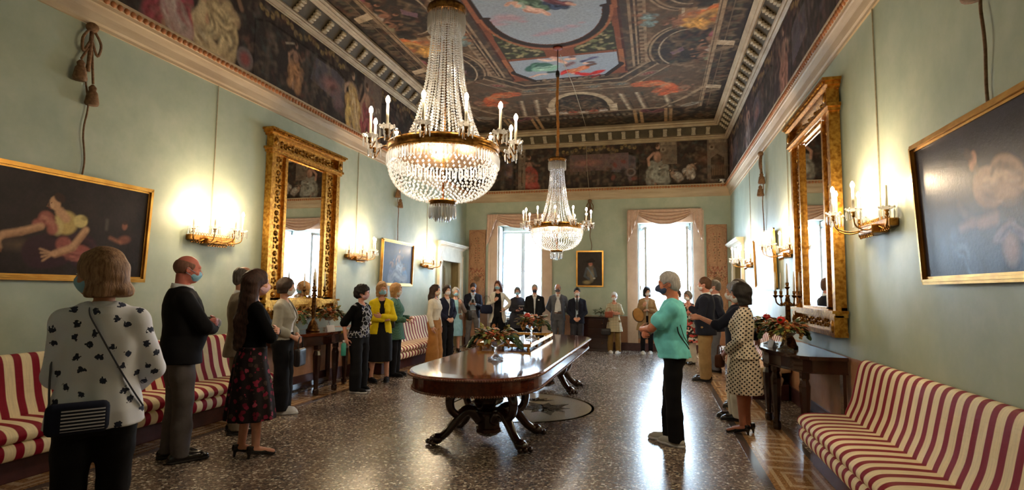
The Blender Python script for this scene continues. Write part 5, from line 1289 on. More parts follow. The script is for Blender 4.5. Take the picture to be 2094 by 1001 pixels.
def sconce(label, wall, yc, unlit=(), group=None):
    x = XL if wall == 'L' else XR
    t = thing('wall_sconce', label, 'wall lamp', (x + (.003 if wall == 'L' else -.003), yc, 2.06), 0 if wall == 'L' else PI)
    b = MB(); b.bevbox((0, -.36, .035), (.07, .36, .10), .008); b.bevbox((0, -.16, .0), (.13, .16, .075), .012); b.build('back_bar', M['brass'], t)
    b = MB()
    for k in range(18):
        y = -.34 + k * .68 / 17
        for zz, up in ((.112, 1), (.022, -1)):
            if up < 0 and abs(y) < .15: zz = -.012
            b.tube([(.066 if zz > -.01 else .12, y + .015 * math.cos(q_), zz + .017 * math.sin(q_)) for q_ in np.linspace(0, 2 * PI, 9)], .0042, 4)
    b.box2((.062, -.35, .093), (.07, .35, .1))
    b.build('pierced_gallery', M['brass'], t)
    for k, a in enumerate((-PI / 2, -PI / 4, 0, PI / 4, PI / 2)):
        R_ = .32; ex, ey = .07 + R_ * math.cos(a) * .95, R_ * math.sin(a)
        tip = (ex, ey, .17)
        candle_arm(t, 'candle_arm', [(.08, ey * .45, .06), (ex * .55 + .02, ey * .75, .02), (ex * .9 + .01, ey * .98, .05), (ex, ey, .12)], tip, 'brass', k not in unlit, SCONCE_W, .20, ((.0), 0))
    return t
sconce('gilt sconce with electric candles on the left wall above the bald man', 'L', 5.70)
sconce('gilt sconce with electric candles on the left wall between the gilt mirror and a painting', 'L', 9.15)
sconce('gilt sconce with electric candles on the left wall beside the doorway', 'L', 12.42)
sconce('largest gilt sconce on the right wall, nearest the camera, with one dark candle', 'R', 5.44, (4,))
sconce('gilt sconce with electric candles on the right wall beyond the gilt mirror', 'R', 8.85)
sconce('farthest gilt sconce on the right wall beside the doorway', 'R', 12.2)
# thin wires above the sconces
for lb, x, sg, y in (('thin wire above the near left sconce', XL, 1, 5.70), ('thin wire above the middle left sconce', XL, 1, 9.15), ('thin wire above the far left sconce', XL, 1, 12.42), ('thin wire above the near right sconce', XR, -1, 5.42), ('thin wire above the middle right sconce', XR, -1, 8.83), ('thin wire above the far right sconce', XR, -1, 12.2)):
    b = MB(); b.tube([(x + sg * .012, y, 2.19), (x + sg * .008, y + .01, 3.2), (x + sg * .012, y, 4.12)], .006, 6); prop(b.build('sconce_wire', M['thin_cord']), lb, 'wire')

def chandelier(label, x, y):
    t = thing('chandelier', label, 'chandelier', (x, y, 0))
    # crown
    b = MB(); b.lathe([(.10, 3.955), (.165, 3.955), (.17, 3.93), (.155, 3.92), (.16, 3.895), (.15, 3.89), (.10, 3.89)], 32); b.lathe([(.02, 3.99), (.1, 3.955)], 12); b.build('crown', M['old_brass'], t, True)
    b = MB()
    for k in range(54): a = k * 2 * PI / 54; prism_drop(b, .158 * math.cos(a), .158 * math.sin(a), 3.89, .15, .008)
    b = b.build('crown_prisms', M['crystal'], t); b['kind'] = 'stuff'
    # strands from crown to ring
    b = MB(); prof = [(3.88, .118), (3.75, .122), (3.5, .142), (3.3, .165), (3.1, .205), (2.95, .245), (2.82, .30), (2.70, .375)]
    zs = [p[0] for p in prof][::-1]; rs = [p[1] for p in prof][::-1]; NS = 36
    for k in range(NS):
        a0 = k * 2 * PI / NS; z = 3.88; i = 0
        while z > 2.71:
            r = float(np.interp(z, zs, rs)) - (.0 if k % 3 else .035); s_ = .0088 + .0040 * (3.94 - z) / 1.2
            b.gem((r * math.cos(a0), r * math.sin(a0), z), s_, s_ * 1.1); z -= s_ * 2.15
    o = b.build('bead_strands', M['crystal'], t); o['kind'] = 'stuff'
    # ring
    b = MB(); b.lathe([(.40, 2.66), (.45, 2.655), (.468, 2.67), (.455, 2.685), (.46, 2.70), (.475, 2.715), (.47, 2.735), (.45, 2.745), (.44, 2.73), (.40, 2.73)], 48)
    for k in range(6):
        a = k * PI / 3; b.tube([(.05 * math.cos(a), .05 * math.sin(a), 2.70), (.42 * math.cos(a), .42 * math.sin(a), 2.70)], .008, 6)
    b.build('brass_ring', M['brass'], t, True)
    b = MB(); b.tube([(0, 0, 2.3), (0, 0, 3.99)], .010, 8); b.build('centre_rod', M['old_brass'], t, True)
    # fringe and basket
    b = MB()
    for k in range(100): a = k * 2 * PI / 100; prism_drop(b, .468 * math.cos(a), .468 * math.sin(a), 2.652, .10, .009)
    b = b.build('prism_fringe', M['crystal'], t); b['kind'] = 'stuff'
    b = MB()
    for j in range(15):
        q = j / 14; r = .455 * math.cos(q * 1.31) ** .9 + .0; z = 2.575 - .30 * math.sin(q * 1.45) ** 1.0; n = max(18, int(62 * r / .455)); s_ = .0125 - .003 * q
        for k in range(n): a = (k + .5 * (j % 2)) * 2 * PI / n; b.gem((r * math.cos(a), r * math.sin(a), z), s_, s_ * 1.25)
    for j in range(2):
        for k in range(60): a = k * 2 * PI / 60; b.gem(((.44 - .04 * j) * math.cos(a), (.44 - .04 * j) * math.sin(a), 2.64), .012, .013)
    o = b.build('bead_basket', M['crystal'], t); o['kind'] = 'stuff'
    b = MB(); b.lathe([(.08, 2.285), (.115, 2.28), (.12, 2.265), (.108, 2.258), (.11, 2.245), (.08, 2.245)], 28); b.build('bottom_ring', M['brass'], t, True)
    b = MB()
    for k in range(30): a = k * 2 * PI / 30; prism_drop(b, .108 * math.cos(a), .108 * math.sin(a), 2.24, .115, .009)
    for k in range(16): a = k * 2 * PI / 16; prism_drop(b, .06 * math.cos(a), .06 * math.sin(a), 2.23, .13, .009)
    b = b.build('bottom_prisms', M['crystal'], t); b['kind'] = 'stuff'
    for k in range(12):
        a = k * PI / 6 + .12; ca, sa = math.cos(a), math.sin(a); R_ = .61; T = lambda r, z: (r * ca, r * sa, z)
        candle_arm(t, 'candle_arm', [T(.45, 2.70), T(.50, 2.76), T(.56, 2.73), T(.60, 2.66), T(R_, 2.69)], T(R_, 2.745), 'old_brass', True, CHAND_W, .20, (0, 0), .05, 8, k % 2 == 0)
    for k in range(3): a = k * 2 * PI / 3; bulb_light((.2 * math.cos(a), .2 * math.sin(a), 2.55), t, BASKET_W / 3, (1, .86, .66), .05)
    bulb_light((0, 0, 2.85), t, BASKET_W * .2, (1, .86, .66), .08)
    # suspension: sleeve, rod, rose
    b = MB(); P = smooth_path([(0, 0, 3.98), (.012, 0, 4.5), (-.008, .01, 5.0), (.006, 0, 5.5)], 8); b.tube(P, [.026 + .006 * math.sin(i * 2.1) for i in range(len(P))], 8); b.build('gold_sleeve', noisy('amber_silk_sleeve', srgb(150, 96, 40), srgb(186, 128, 66), 30, .5), t, True)
    b = MB(); b.tube([(0, 0, 5.5), (0, 0, ZCEIL)], .009, 6); b.lathe([(0, 5.62), (.03, 5.6), (.04, 5.54), (.03, 5.48), (0, 5.47)], 8); b.build('hook_rod', M['black'], t, True)
    b = MB(); b.lathe([(.09, ZCEIL - .008), (.08, ZCEIL - .03), (.04, ZCEIL - .04), (0, ZCEIL - .045)], 20); b.build('ceiling_rose', noisy('red_rose', srgb(110, 40, 34), srgb(140, 60, 46), 10, .5), t, True)
    return t
ch = chandelier('crystal chandelier with brass ring hanging low in the foreground, the larger in view', XM + .0, 4.32)
c2 = copy_tree(ch); c2.location = (XM, 9.88, 0); relabel(c2, 'crystal chandelier farther back, hanging over the far end of the table')
P = [on_plane(q, 1, 9.9 + (15.2 - 9.9) * k) for q, k in (((1146, 112), 0), ((1172, 175), .3), ((1185, 215), .5), ((1199, 262), 1.0), ((1200, 340), 1.0), ((1206, 405), 1.0))]
b = MB(); b.tube([tuple(p) for p in P], .006, 5); prop(b.build('hoist_cable', M['thin_cord']), 'thin cable slanting from the far chandelier hook to the back wall', 'cable')
# ================================================================ people: distance fields meshed with surface nets
class Field:
    def __init__(s, lo, hi, h):
        s.h = h; s.lo = np.array(lo, np.float32); s.n = np.ceil((np.array(hi) - lo) / h).astype(int) + 1
        s.F = np.full(s.n, .25, np.float32); s.ax = [s.lo[i] + h * np.arange(s.n[i], dtype=np.float32) for i in range(3)]
    def block(s, lo, hi):
        i0 = np.maximum(0, np.floor((np.array(lo) - s.lo) / s.h).astype(int)); i1 = np.minimum(s.n, np.ceil((np.array(hi) - s.lo) / s.h).astype(int) + 1)
        if np.any(i1 <= i0): return None
        sl = tuple(slice(a, b) for a, b in zip(i0, i1))
        return sl, s.ax[0][sl[0]][:, None, None], s.ax[1][sl[1]][None, :, None], s.ax[2][sl[2]][None, None, :]
    def comb(s, sl, d, k, op):
        f = s.F[sl]
        if op == 'u':
            if k > 0: hh = np.clip(.5 + .5 * (f - d) / k, 0, 1); s.F[sl] = f * (1 - hh) + d * hh - k * hh * (1 - hh)
            else: s.F[sl] = np.minimum(f, d)
        elif op == 's':
            if k > 0: hh = np.clip(.5 - .5 * (f + d) / k, 0, 1); s.F[sl] = f * (1 - hh) - d * hh + k * hh * (1 - hh)
            else: s.F[sl] = np.maximum(f, -d)
        elif op == 'i': s.F[sl] = np.maximum(f, d)
    def cap(s, a, b, r0, r1=None, k=.02, op='u', fl=None):
        """tapered capsule; fl=(axis vector, factor) flattens it"""
        a = np.array(a, float); b = np.array(b, float); r1 = r0 if r1 is None else r1; m = max(r0, r1) + k + s.h * 3
        B = s.block(np.minimum(a, b) - m, np.maximum(a, b) + m)
        if B is None: return s
        sl, X, Y, Z = B; d = b - a; L = max(float(d @ d), 1e-9)
        t = np.clip(((X - a[0]) * d[0] + (Y - a[1]) * d[1] + (Z - a[2]) * d[2]) / L, 0, 1)
        px, py, pz = X - a[0] - t * d[0], Y - a[1] - t * d[1], Z - a[2] - t * d[2]
        if fl is not None:
            n, q = fl; n = np.array(n) / np.linalg.norm(n); w = px * n[0] + py * n[1] + pz * n[2]; e = (1 / q - 1) * w
            px, py, pz = px + n[0] * e, py + n[1] * e, pz + n[2] * e
        s.comb(sl, np.sqrt(px * px + py * py + pz * pz) - (r0 + (r1 - r0) * t), k, op); return s
    def chain(s, P, R, k=.02, fl=None):
        for i in range(len(P) - 1): s.cap(P[i], P[i + 1], R[i], R[i + 1], k, fl=fl)
        return s
    def ell(s, c, r, k=.02, op='u', rx=0.0, rz=0.0, ry=0.0):
        m = max(r) + k + s.h * 3; c = np.array(c, float); B = s.block(c - m, c + m)
        if B is None: return s
        sl, X, Y, Z = B; X = X - c[0]; Y = Y - c[1]; Z = Z - c[2]
        if rz: X, Y = X * math.cos(rz) + Y * math.sin(rz), -X * math.sin(rz) + Y * math.cos(rz)
        if rx: Y, Z = Y * math.cos(rx) + Z * math.sin(rx), -Y * math.sin(rx) + Z * math.cos(rx)
        if ry: X, Z = X * math.cos(ry) + Z * math.sin(ry), -X * math.sin(ry) + Z * math.cos(ry)
        k0 = np.sqrt((X / r[0]) ** 2 + (Y / r[1]) ** 2 + (Z / r[2]) ** 2); k1 = np.sqrt((X / r[0] ** 2) ** 2 + (Y / r[1] ** 2) ** 2 + (Z / r[2] ** 2) ** 2) + 1e-6
        s.comb(sl, k0 * (k0 - 1) / k1, k, op); return s
    def prof(s, T, infl=0.0, k=.03, op='u', p=2.2, fold=0.0, nf=14, z0=None, z1=None, ph=0.0):
        """upright body of elliptic sections T=[(z,rx,ry,cx,cy)]"""
        T = sorted(T); zs = [t[0] for t in T]; lo, hi = (T[0][0] if z0 is None else z0), (T[-1][0] if z1 is None else z1)
        R_ = max(max(t[1], t[2]) for t in T) + infl + .1
        cx = [t[3] for t in T]; cyy = [t[4] for t in T]
        B = s.block((min(cx) - R_, min(cyy) - R_, lo - k - .03), (max(cx) + R_, max(cyy) + R_, hi + k + .03))
        if B is None: return s
        sl, X, Y, Z = B; z = Z[0, 0]; f = lambda i: np.interp(z, zs, [t[i] for t in T])[None, None, :].astype(np.float32)
        rx = f(1) + infl; ry = f(2) + infl; x = X - f(3); y = Y - f(4)
        q = (np.abs(x / rx) ** p + np.abs(y / ry) ** p) ** (1 / p); mr = np.minimum(rx, ry)
        g = (q - 1) * (mr * .5 + .5 * np.sqrt(rx * ry))
        if fold:
            a = np.arctan2(y, x); w = np.clip((hi - Z) / max(hi - lo, .01), 0, 1) ** .8
            g = g - fold * w * (np.sin(a * nf + ph + 3 * Z) * .6 + np.sin(a * (nf * .6) + 2 + ph) * .4)
        d = np.maximum(np.maximum(g, Z - hi), lo - Z); s.comb(sl, d, k, op); return s
    def cut(s, n, d):
        """keep the side n.x < d"""
        sl = (slice(None),) * 3; X, Y, Z = s.ax[0][:, None, None], s.ax[1][None, :, None], s.ax[2][None, None, :]
        s.F = np.maximum(s.F, (n[0] * X + n[1] * Y + n[2] * Z - d).astype(np.float32)); return s
    def wrinkle(s, amp, freq, seed=0, zlo=None, zhi=None):
        r = np.random.RandomState(seed); X, Y, Z = s.ax[0][:, None, None], s.ax[1][None, :, None], s.ax[2][None, None, :]
        w = 0
        for i in range(4):
            a, b, c, p = r.randn(4); w = w + np.sin((a * X + b * Y) * freq + c * Z * freq * .7 + p * 3)
        w = (w * amp * .4).astype(np.float32)
        s.F = s.F + w; return s
    def mesh(s, name, mat, parent=None, scale=1.0, M3=None):
        F = s.F; S = F < 0
        if not S.any(): return None
        F = np.pad(F, 1, constant_values=.1); S = F < 0; nx, ny, nz = np.array(F.shape) - 1
        cnt = np.zeros((nx, ny, nz), np.uint8); cs = [(i, j, k) for i in (0, 1) for j in (0, 1) for k in (0, 1)]
        for (i, j, k) in cs: cnt += S[i:nx + i, j:ny + j, k:nz + k]
        cell = np.argwhere((cnt > 0) & (cnt < 8)); idx = -np.ones((nx, ny, nz), np.int32); idx[tuple(cell.T)] = np.arange(len(cell))
        P = np.zeros((len(cell), 3)); W = np.zeros(len(cell)); ci, cj, ck = cell.T
        for ax in range(3):
            for a in (0, 1):
                for b in (0, 1):
                    o0 = [0, 0, 0]; o1 = [0, 0, 0]; q = [x for x in range(3) if x != ax]
                    o0[q[0]] = o1[q[0]] = a; o0[q[1]] = o1[q[1]] = b; o1[ax] = 1
                    f0 = F[ci + o0[0], cj + o0[1], ck + o0[2]]; f1 = F[ci + o1[0], cj + o1[1], ck + o1[2]]; m = (f0 < 0) != (f1 < 0)
                    t = np.where(m, f0 / (f0 - f1 + 1e-12), 0); w = m.astype(float)
                    for x in range(3): P[:, x] += w * (o0[x] + (t if x == ax else 0))
                    W += w
        P /= W[:, None]; V = (cell + P - 1) * s.h + s.lo
        Q = []
        for ax in range(3):
            a, b = [x for x in range(3) if x != ax]; sh = [slice(None)] * 3
            A = S[tuple(slice(0, -1) if x == ax else slice(1, -1) for x in range(3))]; Bq = S[tuple(slice(1, None) if x == ax else slice(1, -1) for x in range(3))]
            e = np.argwhere(A != Bq); fl = A[tuple(e.T)]
            base = e.copy(); base[:, a] += 1; base[:, b] += 1
            def g(da, db): c = base.copy(); c[:, a] -= da; c[:, b] -= db; return idx[tuple(c.T)]
            q4 = np.stack([g(0, 0), g(1, 0), g(1, 1), g(0, 1)], 1)
            if ax == 1: fl = ~fl
            q4[~fl] = q4[~fl][:, ::-1]; Q.append(q4)
        Q = np.concatenate(Q)[:, ::-1]; Q = Q[(Q >= 0).all(1)]
        # one relaxation pass
        acc = np.zeros_like(V); n_ = np.zeros(len(V))
        for i in range(4): np.add.at(acc, Q[:, i], V[Q[:, (i + 1) % 4]]); np.add.at(n_, Q[:, i], 1)
        V = V * .5 + .5 * acc / np.maximum(n_, 1)[:, None]
        if M3 is not None: V = M3(V)
        return grid_mesh(name, V * scale, Q[:, ::-1], mat, parent)
nrm = lambda v: np.array(v, float) / np.linalg.norm(v)
def lerp(a, b, t): return np.array(a, float) * (1 - t) + np.array(b, float) * t
BUILD = {'m': [(.80, .10, .09, 0, -.005), (.86, .150, .105, 0, -.01), (.92, .168, .118, 0, -.008), (.98, .163, .112, 0, 0), (1.06, .148, .104, 0, .008), (1.14, .150, .108, 0, .008), (1.24, .162, .118, 0, .004), (1.32, .166, .116, 0, 0), (1.38, .15, .098, 0, -.006), (1.43, .10, .075, 0, -.012), (1.465, .062, .058, 0, -.01)],
         'f': [(.80, .10, .09, 0, -.005), (.86, .158, .112, 0, -.018), (.92, .170, .12, 0, -.015), (.98, .156, .108, 0, -.004), (1.08, .126, .09, 0, .006), (1.16, .130, .096, 0, .010), (1.24, .146, .118, 0, .022), (1.31, .142, .108, 0, .012), (1.37, .130, .086, 0, -.002), (1.42, .085, .065, 0, -.010), (1.455, .052, .05, 0, -.008)]}
class Body:
    """joint positions of one standing person in local metres (facing +y, 1.75 m tall before scaling)"""
    def __init__(s, sex='m', girth=1.0, belly=0.0, feet=((-.10, 0, 0), (.10, 0, 0)), armL=None, armR=None, head=(0, 0, 0), lean=(0, 0), shoulder=None, heel=0.0):
        s.sex = sex; s.g = girth; s.T = [(z, rx * girth, ry * girth + belly * max(0, 1 - abs(z - 1.06) / .22), cx, cy + belly * .8 * max(0, 1 - abs(z - 1.06) / .22)) for z, rx, ry, cx, cy in BUILD[sex]]
        sw = (shoulder or (.172 if sex == 'm' else .146)) * (1 + (girth - 1) * .6)
        s.sh = [np.array((-sw, -.012, 1.372)), np.array((sw, -.012, 1.372))]
        s.hip = [np.array((-.088, 0, .90)), np.array((.088, 0, .90))]
        s.ank = []; s.knee = []; s.toe = []
        for i, (x, y, a) in enumerate(feet):
            k = np.array((x, y, .085 + heel)); s.ank.append(k); h = s.hip[i]; m = (h + k) / 2 + np.array((0, .02, .02)); s.knee.append(m); s.toe.append(k + np.array((math.sin(a) * .16, math.cos(a) * .16, -.055 - heel)))
        D = [((-.20, -.03, 1.1), (-.20, .03, .86)), ((.20, -.03, 1.1), (.20, .03, .86))]
        s.el = []; s.wr = []; s.hand = []
        for i, A in enumerate((armL, armR)):
            A = A or {}; e, w = A.get('e', D[i][0]), A.get('w', D[i][1]); E_ = s.sh[i] + .285 * nrm(np.array(e) - s.sh[i]); Wp = E_ + .25 * nrm(np.array(w) - E_)
            s.el.append(E_); s.wr.append(Wp); d = nrm(A['d']) if 'd' in A else nrm(Wp - E_); n = np.array(A.get('n', (1 if i == 0 else -1, 0, 0)), float); n = n - d * (n @ d); n = nrm(n)
            s.hand.append((d, n, A.get('curl', .35), A.get('point', False)))
        s.hy, s.hp, s.hr = head; s.lean = lean
        s.hc = np.array((0, .012, 1.632))
    def TT(s, zlo):
        T = [t for t in s.T if t[0] >= .92]; b = T[0]
        return [(zlo - .02, b[1] + .014, b[2] + .014, 0, b[4])] + T if zlo < .92 else s.T
    def hmap(s, V):
        """turn (yaw, pitch, roll) about the neck, then lean the whole body"""
        return V
    def H(s, p):
        """head-local point to body space"""
        c = np.array((0, -.01, 1.50)); q = np.array(p, float) + s.hc - c
        cy_, sy_ = math.cos(s.hy), math.sin(s.hy); cp_, sp_ = math.cos(s.hp), math.sin(s.hp); cr, sr = math.cos(s.hr), math.sin(s.hr)
        x, y, z = q; x, z = x * cr + z * sr, -x * sr + z * cr; y, z = y * cp_ - z * sp_, y * sp_ + z * cp_; x, y = x * cy_ - y * sy_, x * sy_ + y * cy_
        return np.array((x, y, z)) + c
    def hell(s, F, c, r, k=.02, op='u'):
        """ellipsoid in head space"""
        cen = s.H(c); m = max(r) + k + F.h * 3; B = F.block(cen - m, cen + m)
        if B is None: return
        sl, X, Y, Z = B; Ax = np.stack([s.H((1, 0, 0)) - s.H((0, 0, 0)), s.H((0, 1, 0)) - s.H((0, 0, 0)), s.H((0, 0, 1)) - s.H((0, 0, 0))])
        d = [X - cen[0], Y - cen[1], Z - cen[2]]; q = [Ax[i, 0] * d[0] + Ax[i, 1] * d[1] + Ax[i, 2] * d[2] for i in range(3)]
        k0 = np.sqrt(sum((q[i] / r[i]) ** 2 for i in range(3))); k1 = np.sqrt(sum((q[i] / r[i] ** 2) ** 2 for i in range(3))) + 1e-6
        F.comb(sl, k0 * (k0 - 1) / k1, k, op)
    def hcap(s, F, a, b, r0, r1, k=.01, op='u'): F.cap(s.H(a), s.H(b), r0, r1, k, op)
    def headplane(s, F, n, d, op='i'):
        """keep head-space points with n.p < d"""
        Ax = np.stack([s.H((1, 0, 0)) - s.H((0, 0, 0)), s.H((0, 1, 0)) - s.H((0, 0, 0)), s.H((0, 0, 1)) - s.H((0, 0, 0))]); nn = n[0] * Ax[0] + n[1] * Ax[1] + n[2] * Ax[2]; F.cut(nn, d + nn @ s.H((0, 0, 0)))
    def skin(s, F):
        g = s.g
        F.prof(s.T, -.006, .03)
        F.cap((0, -.012, 1.43), s.H((0, -.03, -.06)), .058 if s.sex == 'm' else .047, .056 if s.sex == 'm' else .046, .03)
        for i in (0, 1):
            sx = -1 if i == 0 else 1; a = (.9 if s.sex == 'f' else 1.0) * (.5 + .5 * g)
            F.cap((sx * .045, -.015, 1.43), s.sh[i], .04, .050 * a, .04)
            F.chain([s.sh[i], s.el[i], s.wr[i]], [.052 * a, .040 * a, .027 * a], .02)
            F.chain([s.hip[i] + (0, 0, -.02), s.knee[i], s.ank[i]], [.088 * g, .056, .036], .03)
            F.ell(lerp(s.knee[i], s.ank[i], .3) + (0, -.018, 0), (.045, .045, .11), .03)
            F.cap(s.ank[i] + (0, -.02, -.045), s.toe[i], .036, .026, .02)
            s.handf(F, i)
        s.headf(F)
    def headf(s, F):
        he = s.hell
        he(F, (0, -.012, .028), (.076, .096, .092), .02); he(F, (0, .028, -.03), (.062, .068, .085), .03); he(F, (0, .06, -.088), (.026, .026, .022), .02); he(F, (0, .02, -.06), (.058, .06, .05), .02)
        he(F, (0, .08, .03), (.05, .018, .016), .012)
        for sx in (-1, 1):
            he(F, (sx * .031, .096, .004), (.018, .014, .012), .012, 's'); he(F, (sx * .031, .080, .004), (.015, .015, .013), .004)
            he(F, (sx * .077, -.008, -.008), (.009, .018, .030), .006); he(F, (sx * .084, -.004, -.008), (.005, .009, .017), .004, 's'); he(F, (sx * .04, .068, -.03), (.022, .02, .02), .015)
        s.hcap(F, (0, .092, .008), (0, .112, -.030), .008, .012, .008); 
        for sx in (-1, 1): he(F, (sx * .011, .103, -.033), (.008, .009, .007), .005)
        he(F, (0, .094, -.058), (.022, .010, .006), .005); he(F, (0, .092, -.068), (.019, .010, .007), .005); he(F, (0, .108, -.0625), (.02, .008, .0018), .002, 's')
    def handf(s, F, i, k=.006):
        d, n, curl, pt_ = s.hand[i]; w = s.wr[i]; sd = np.cross(n, d) * (1 if i == 0 else -1); thumb = sd
        # n = palm normal (direction the palm faces); thumb on the `thumb` side
        pc = w + d * .05; ax = F
        F.cap(w, w + d * .03, .025, .026, .012, fl=(n, .72)); 
        for t in (-.024, -.008, .008, .024): F.cap(w + d * .02 + thumb * t * .8, w + d * .082 + thumb * t, .0155, .0115, .012)
        LN = [(.026, .040, .026, .021), (.009, .045, .029, .022), (-.008, .041, .027, .021), (-.025, .032, .021, .018)]
        for j, (t, a, b, c) in enumerate(LN):
            cu = curl; 
            if pt_: cu = 0.05 if j == 0 else 1.25
            cu = cu + .05 * j; p = w + d * (.085 - (.006 if j == 3 else 0)) + thumb * t; ang = 0
            for q, (l, r0, r1) in enumerate(((a, .0098, .009), (b, .009, .0082), (c, .0082, .0068))):
                ang += cu * (.75, .85, .55)[q]; e = p + (d * math.cos(ang) + n * math.sin(ang)) * l; F.cap(p, e, r0 * (.9 if s.sex == 'f' else 1), r1 * (.9 if s.sex == 'f' else 1), .004); p = e
        p = w + d * .025 + thumb * .02 + n * .008; dr = nrm(d * .62 + thumb * .62 + n * (.35 + .3 * curl)); e = p + dr * .042; F.cap(p, e, .0145, .0115, .010)
        dr = nrm(d * .85 + thumb * (.25 - .2 * curl) + n * (.3 + .4 * curl)); e2 = e + dr * .032; F.cap(e, e2, .0112, .0098, .005); e3 = e2 + nrm(dr + d * .3) * .024; F.cap(e2, e3, .0098, .0078, .005)
    def legs(s, F, infl, flare=0.0, z0=.05, kn=.0):
        for i in (0, 1):
            kn_, an = s.knee[i], s.ank[i]; g = s.g
            F.chain([s.hip[i] + (0, 0, 0), lerp(s.hip[i], kn_, .5), kn_, lerp(kn_, an, .5), an + (0, 0, -.03)], [.084 * g + infl, .076 * g + infl, .060 + infl + flare * .4, .056 + infl + flare * .8, .050 + infl + flare], .025)
        F.prof([t for t in s.T if t[0] < 1.15], infl * .7, .03, z0=.80, z1=1.05)
    def torso(s, F, infl, zlo, zhi=1.46, fold=0.0):
        F.prof(s.TT(zlo), infl, .03, z0=zlo, z1=zhi, fold=fold, nf=9)
        for i in (0, 1): sx = -1 if i == 0 else 1; F.cap((sx * .045, -.015, 1.43), s.sh[i], .04 + infl * .7, .050 + infl * .7, .04)
    def sleeves(s, F, infl, to=1.0, cuff=None, which=(0, 1)):
        """to: 0..1 upper arm, 1..2 forearm"""
        a = (.9 if s.sex == 'f' else 1.0) * (.5 + .5 * s.g)
        for i in which:
            if to <= 1: F.cap(s.sh[i], lerp(s.sh[i], s.el[i], to), .051 * a + infl * .8, (.046 * a + infl) * (cuff or 1), .02)
            else: F.cap(s.sh[i], s.el[i], .051 * a + infl * .8, .043 * a + infl * .8, .02); F.cap(s.el[i], lerp(s.el[i], s.wr[i], to - 1), .043 * a + infl * .8, (.033 * a + infl) * (cuff or 1), .015)
    def neckcut(s, F, r=.075, z=1.475, y=.03, vdepth=0.0):
        F.ell((0, y, z), (r, r * 1.1, r * .8), .01, 's')
        if vdepth: F.cap((0, .14, 1.44), (0, .17, 1.44 - vdepth), .07, .012, .01, 's')
def LP(fn):  # skip marker
    return fn
PEOPLE_H = .009
class Person:
    def __init__(s, label, x, y, face, H=1.75, h=.010, skin=(196, 142, 116), group=None, shift=(0, 0), **kw):
        s.t = thing('person', label, 'person', (x, y, 0), face); s.b = Body(**kw); s.k = H / 1.755; s.h = h; s.skinc = skin; s.lean = kw.get('lean', (0, 0))
    def F(s, lo=(-.5, -.42, -.01), hi=(.5, .62, 1.85), h=None): return Field(lo, hi, h or s.h)
    def done(s, F, name, m, parent=None, label=None, minz=None):
        lx, ly = s.lean
        def M3(V):
            V = V.copy(); w = np.clip((V[:, 2] - .85) / .9, 0, 1.2) ; V[:, 0] += w * lx; V[:, 1] += w * ly; return V
        o = F.mesh(name, m, parent or s.t, s.k, M3)
        if o is not None and label: o['label'] = label
        return o
    def ext(s):
        """bounds that hold the arms"""
        P = np.array(s.b.el + s.b.wr + s.b.sh + s.b.ank + s.b.toe + [s.b.wr[i] + s.b.hand[i][0] * .2 for i in (0, 1)]); return np.minimum(P.min(0) - .09, (-.28, -.26, -.01)), np.maximum(P.max(0) + .09, (.28, .30, 1.80))
    def body(s, h=None):
        lo, hi = s.ext(); F = Field(lo, hi, h or s.h); s.b.skin(F); F.cut((0, 0, -1), -.0)
        key = 'skin_%d_%d_%d' % s.skinc
        if key not in M:
            c = srgb(*s.skinc); m = mat(key, c, .5, spec=.4); m.node_tree.nodes['Principled BSDF'].inputs['Subsurface Weight'].default_value = .0
            g = N(m); g.base(g.ramp(g.noise(g.coord(), 25, 4), [(.3, tuple(q * .86 for q in c[:3]) + (1,)), (.7, c)])); M[key] = m
        o = s.done(F, 'body', M[key]); 
        for sx in (-1, 1):
            b = MB(); p = s.b.H((sx * .031, .0835, .004)); w = min(1.2, max(0, (p[2] - .85) / .9)); b.ball(((p[0] + w * s.lean[0]) * s.k, (p[1] + w * s.lean[1]) * s.k, p[2] * s.k), (.0125, .0125, .0068), 8, 6)
            e = b.build('eye', M['eye'], o, True)
            b = MB(); p = s.b.H((sx * .031, .0915, .004)); b.ball(((p[0] + w * s.lean[0]) * s.k, (p[1] + w * s.lean[1]) * s.k, p[2] * s.k), (.0062,) * 3, 6, 5); b.build('iris', M['iris'], o, True)
        return s
    def brows(s, m):
        F = s.hf(.005)
        for sx in (-1, 1): s.b.hcap(F, (sx * .016, .0935, .024), (sx * .044, .085, .028), .0042, .003, .002)
        s.done(F, 'eyebrows', m)
    def hf(s, h=None, lo=-.26, pad=.16):
        c = s.b.H((0, 0, 0)); return Field(c + np.array((-pad, -pad, lo)), c + np.array((pad, pad, .17)), h or min(s.h, .008))
    def mask(s, m, h=.006, kind='flat'):
        F = s.hf(h); b = s.b
        b.hell(F, (0, .038, -.05), (.0655, .069, .060), .01); b.hell(F, (0, .074, -.035), (.034, .045, .034), .02)
        if kind == 'beak': b.hcap(F, (0, .11, -.03), (0, .125, -.045), .02, .018, .04)
        b.headplane(F, (0, -1, 0), -.012); b.headplane(F, (0, -.35, 1), -.030 + .0); 
        o = s.done(F, 'face_mask', m)
        for sx in (-1, 1):
            q = MB()
            def W(p): p = b.H(p); w = min(1.2, max(0, (p[2] - .85) / .9)); return ((p[0] + w * s.lean[0]) * s.k, (p[1] + w * s.lean[1]) * s.k, p[2] * s.k)
            q.tube([W((sx * .066, .055, -.022)), W((sx * .077, .02, -.005)), W((sx * .085, -.02, .012))], .0018, 4); q.tube([W((sx * .062, .05, -.075)), W((sx * .074, .015, -.045)), W((sx * .085, -.02, -.03))], .0018, 4)
            q.build('ear_loop', m, o)
        return s
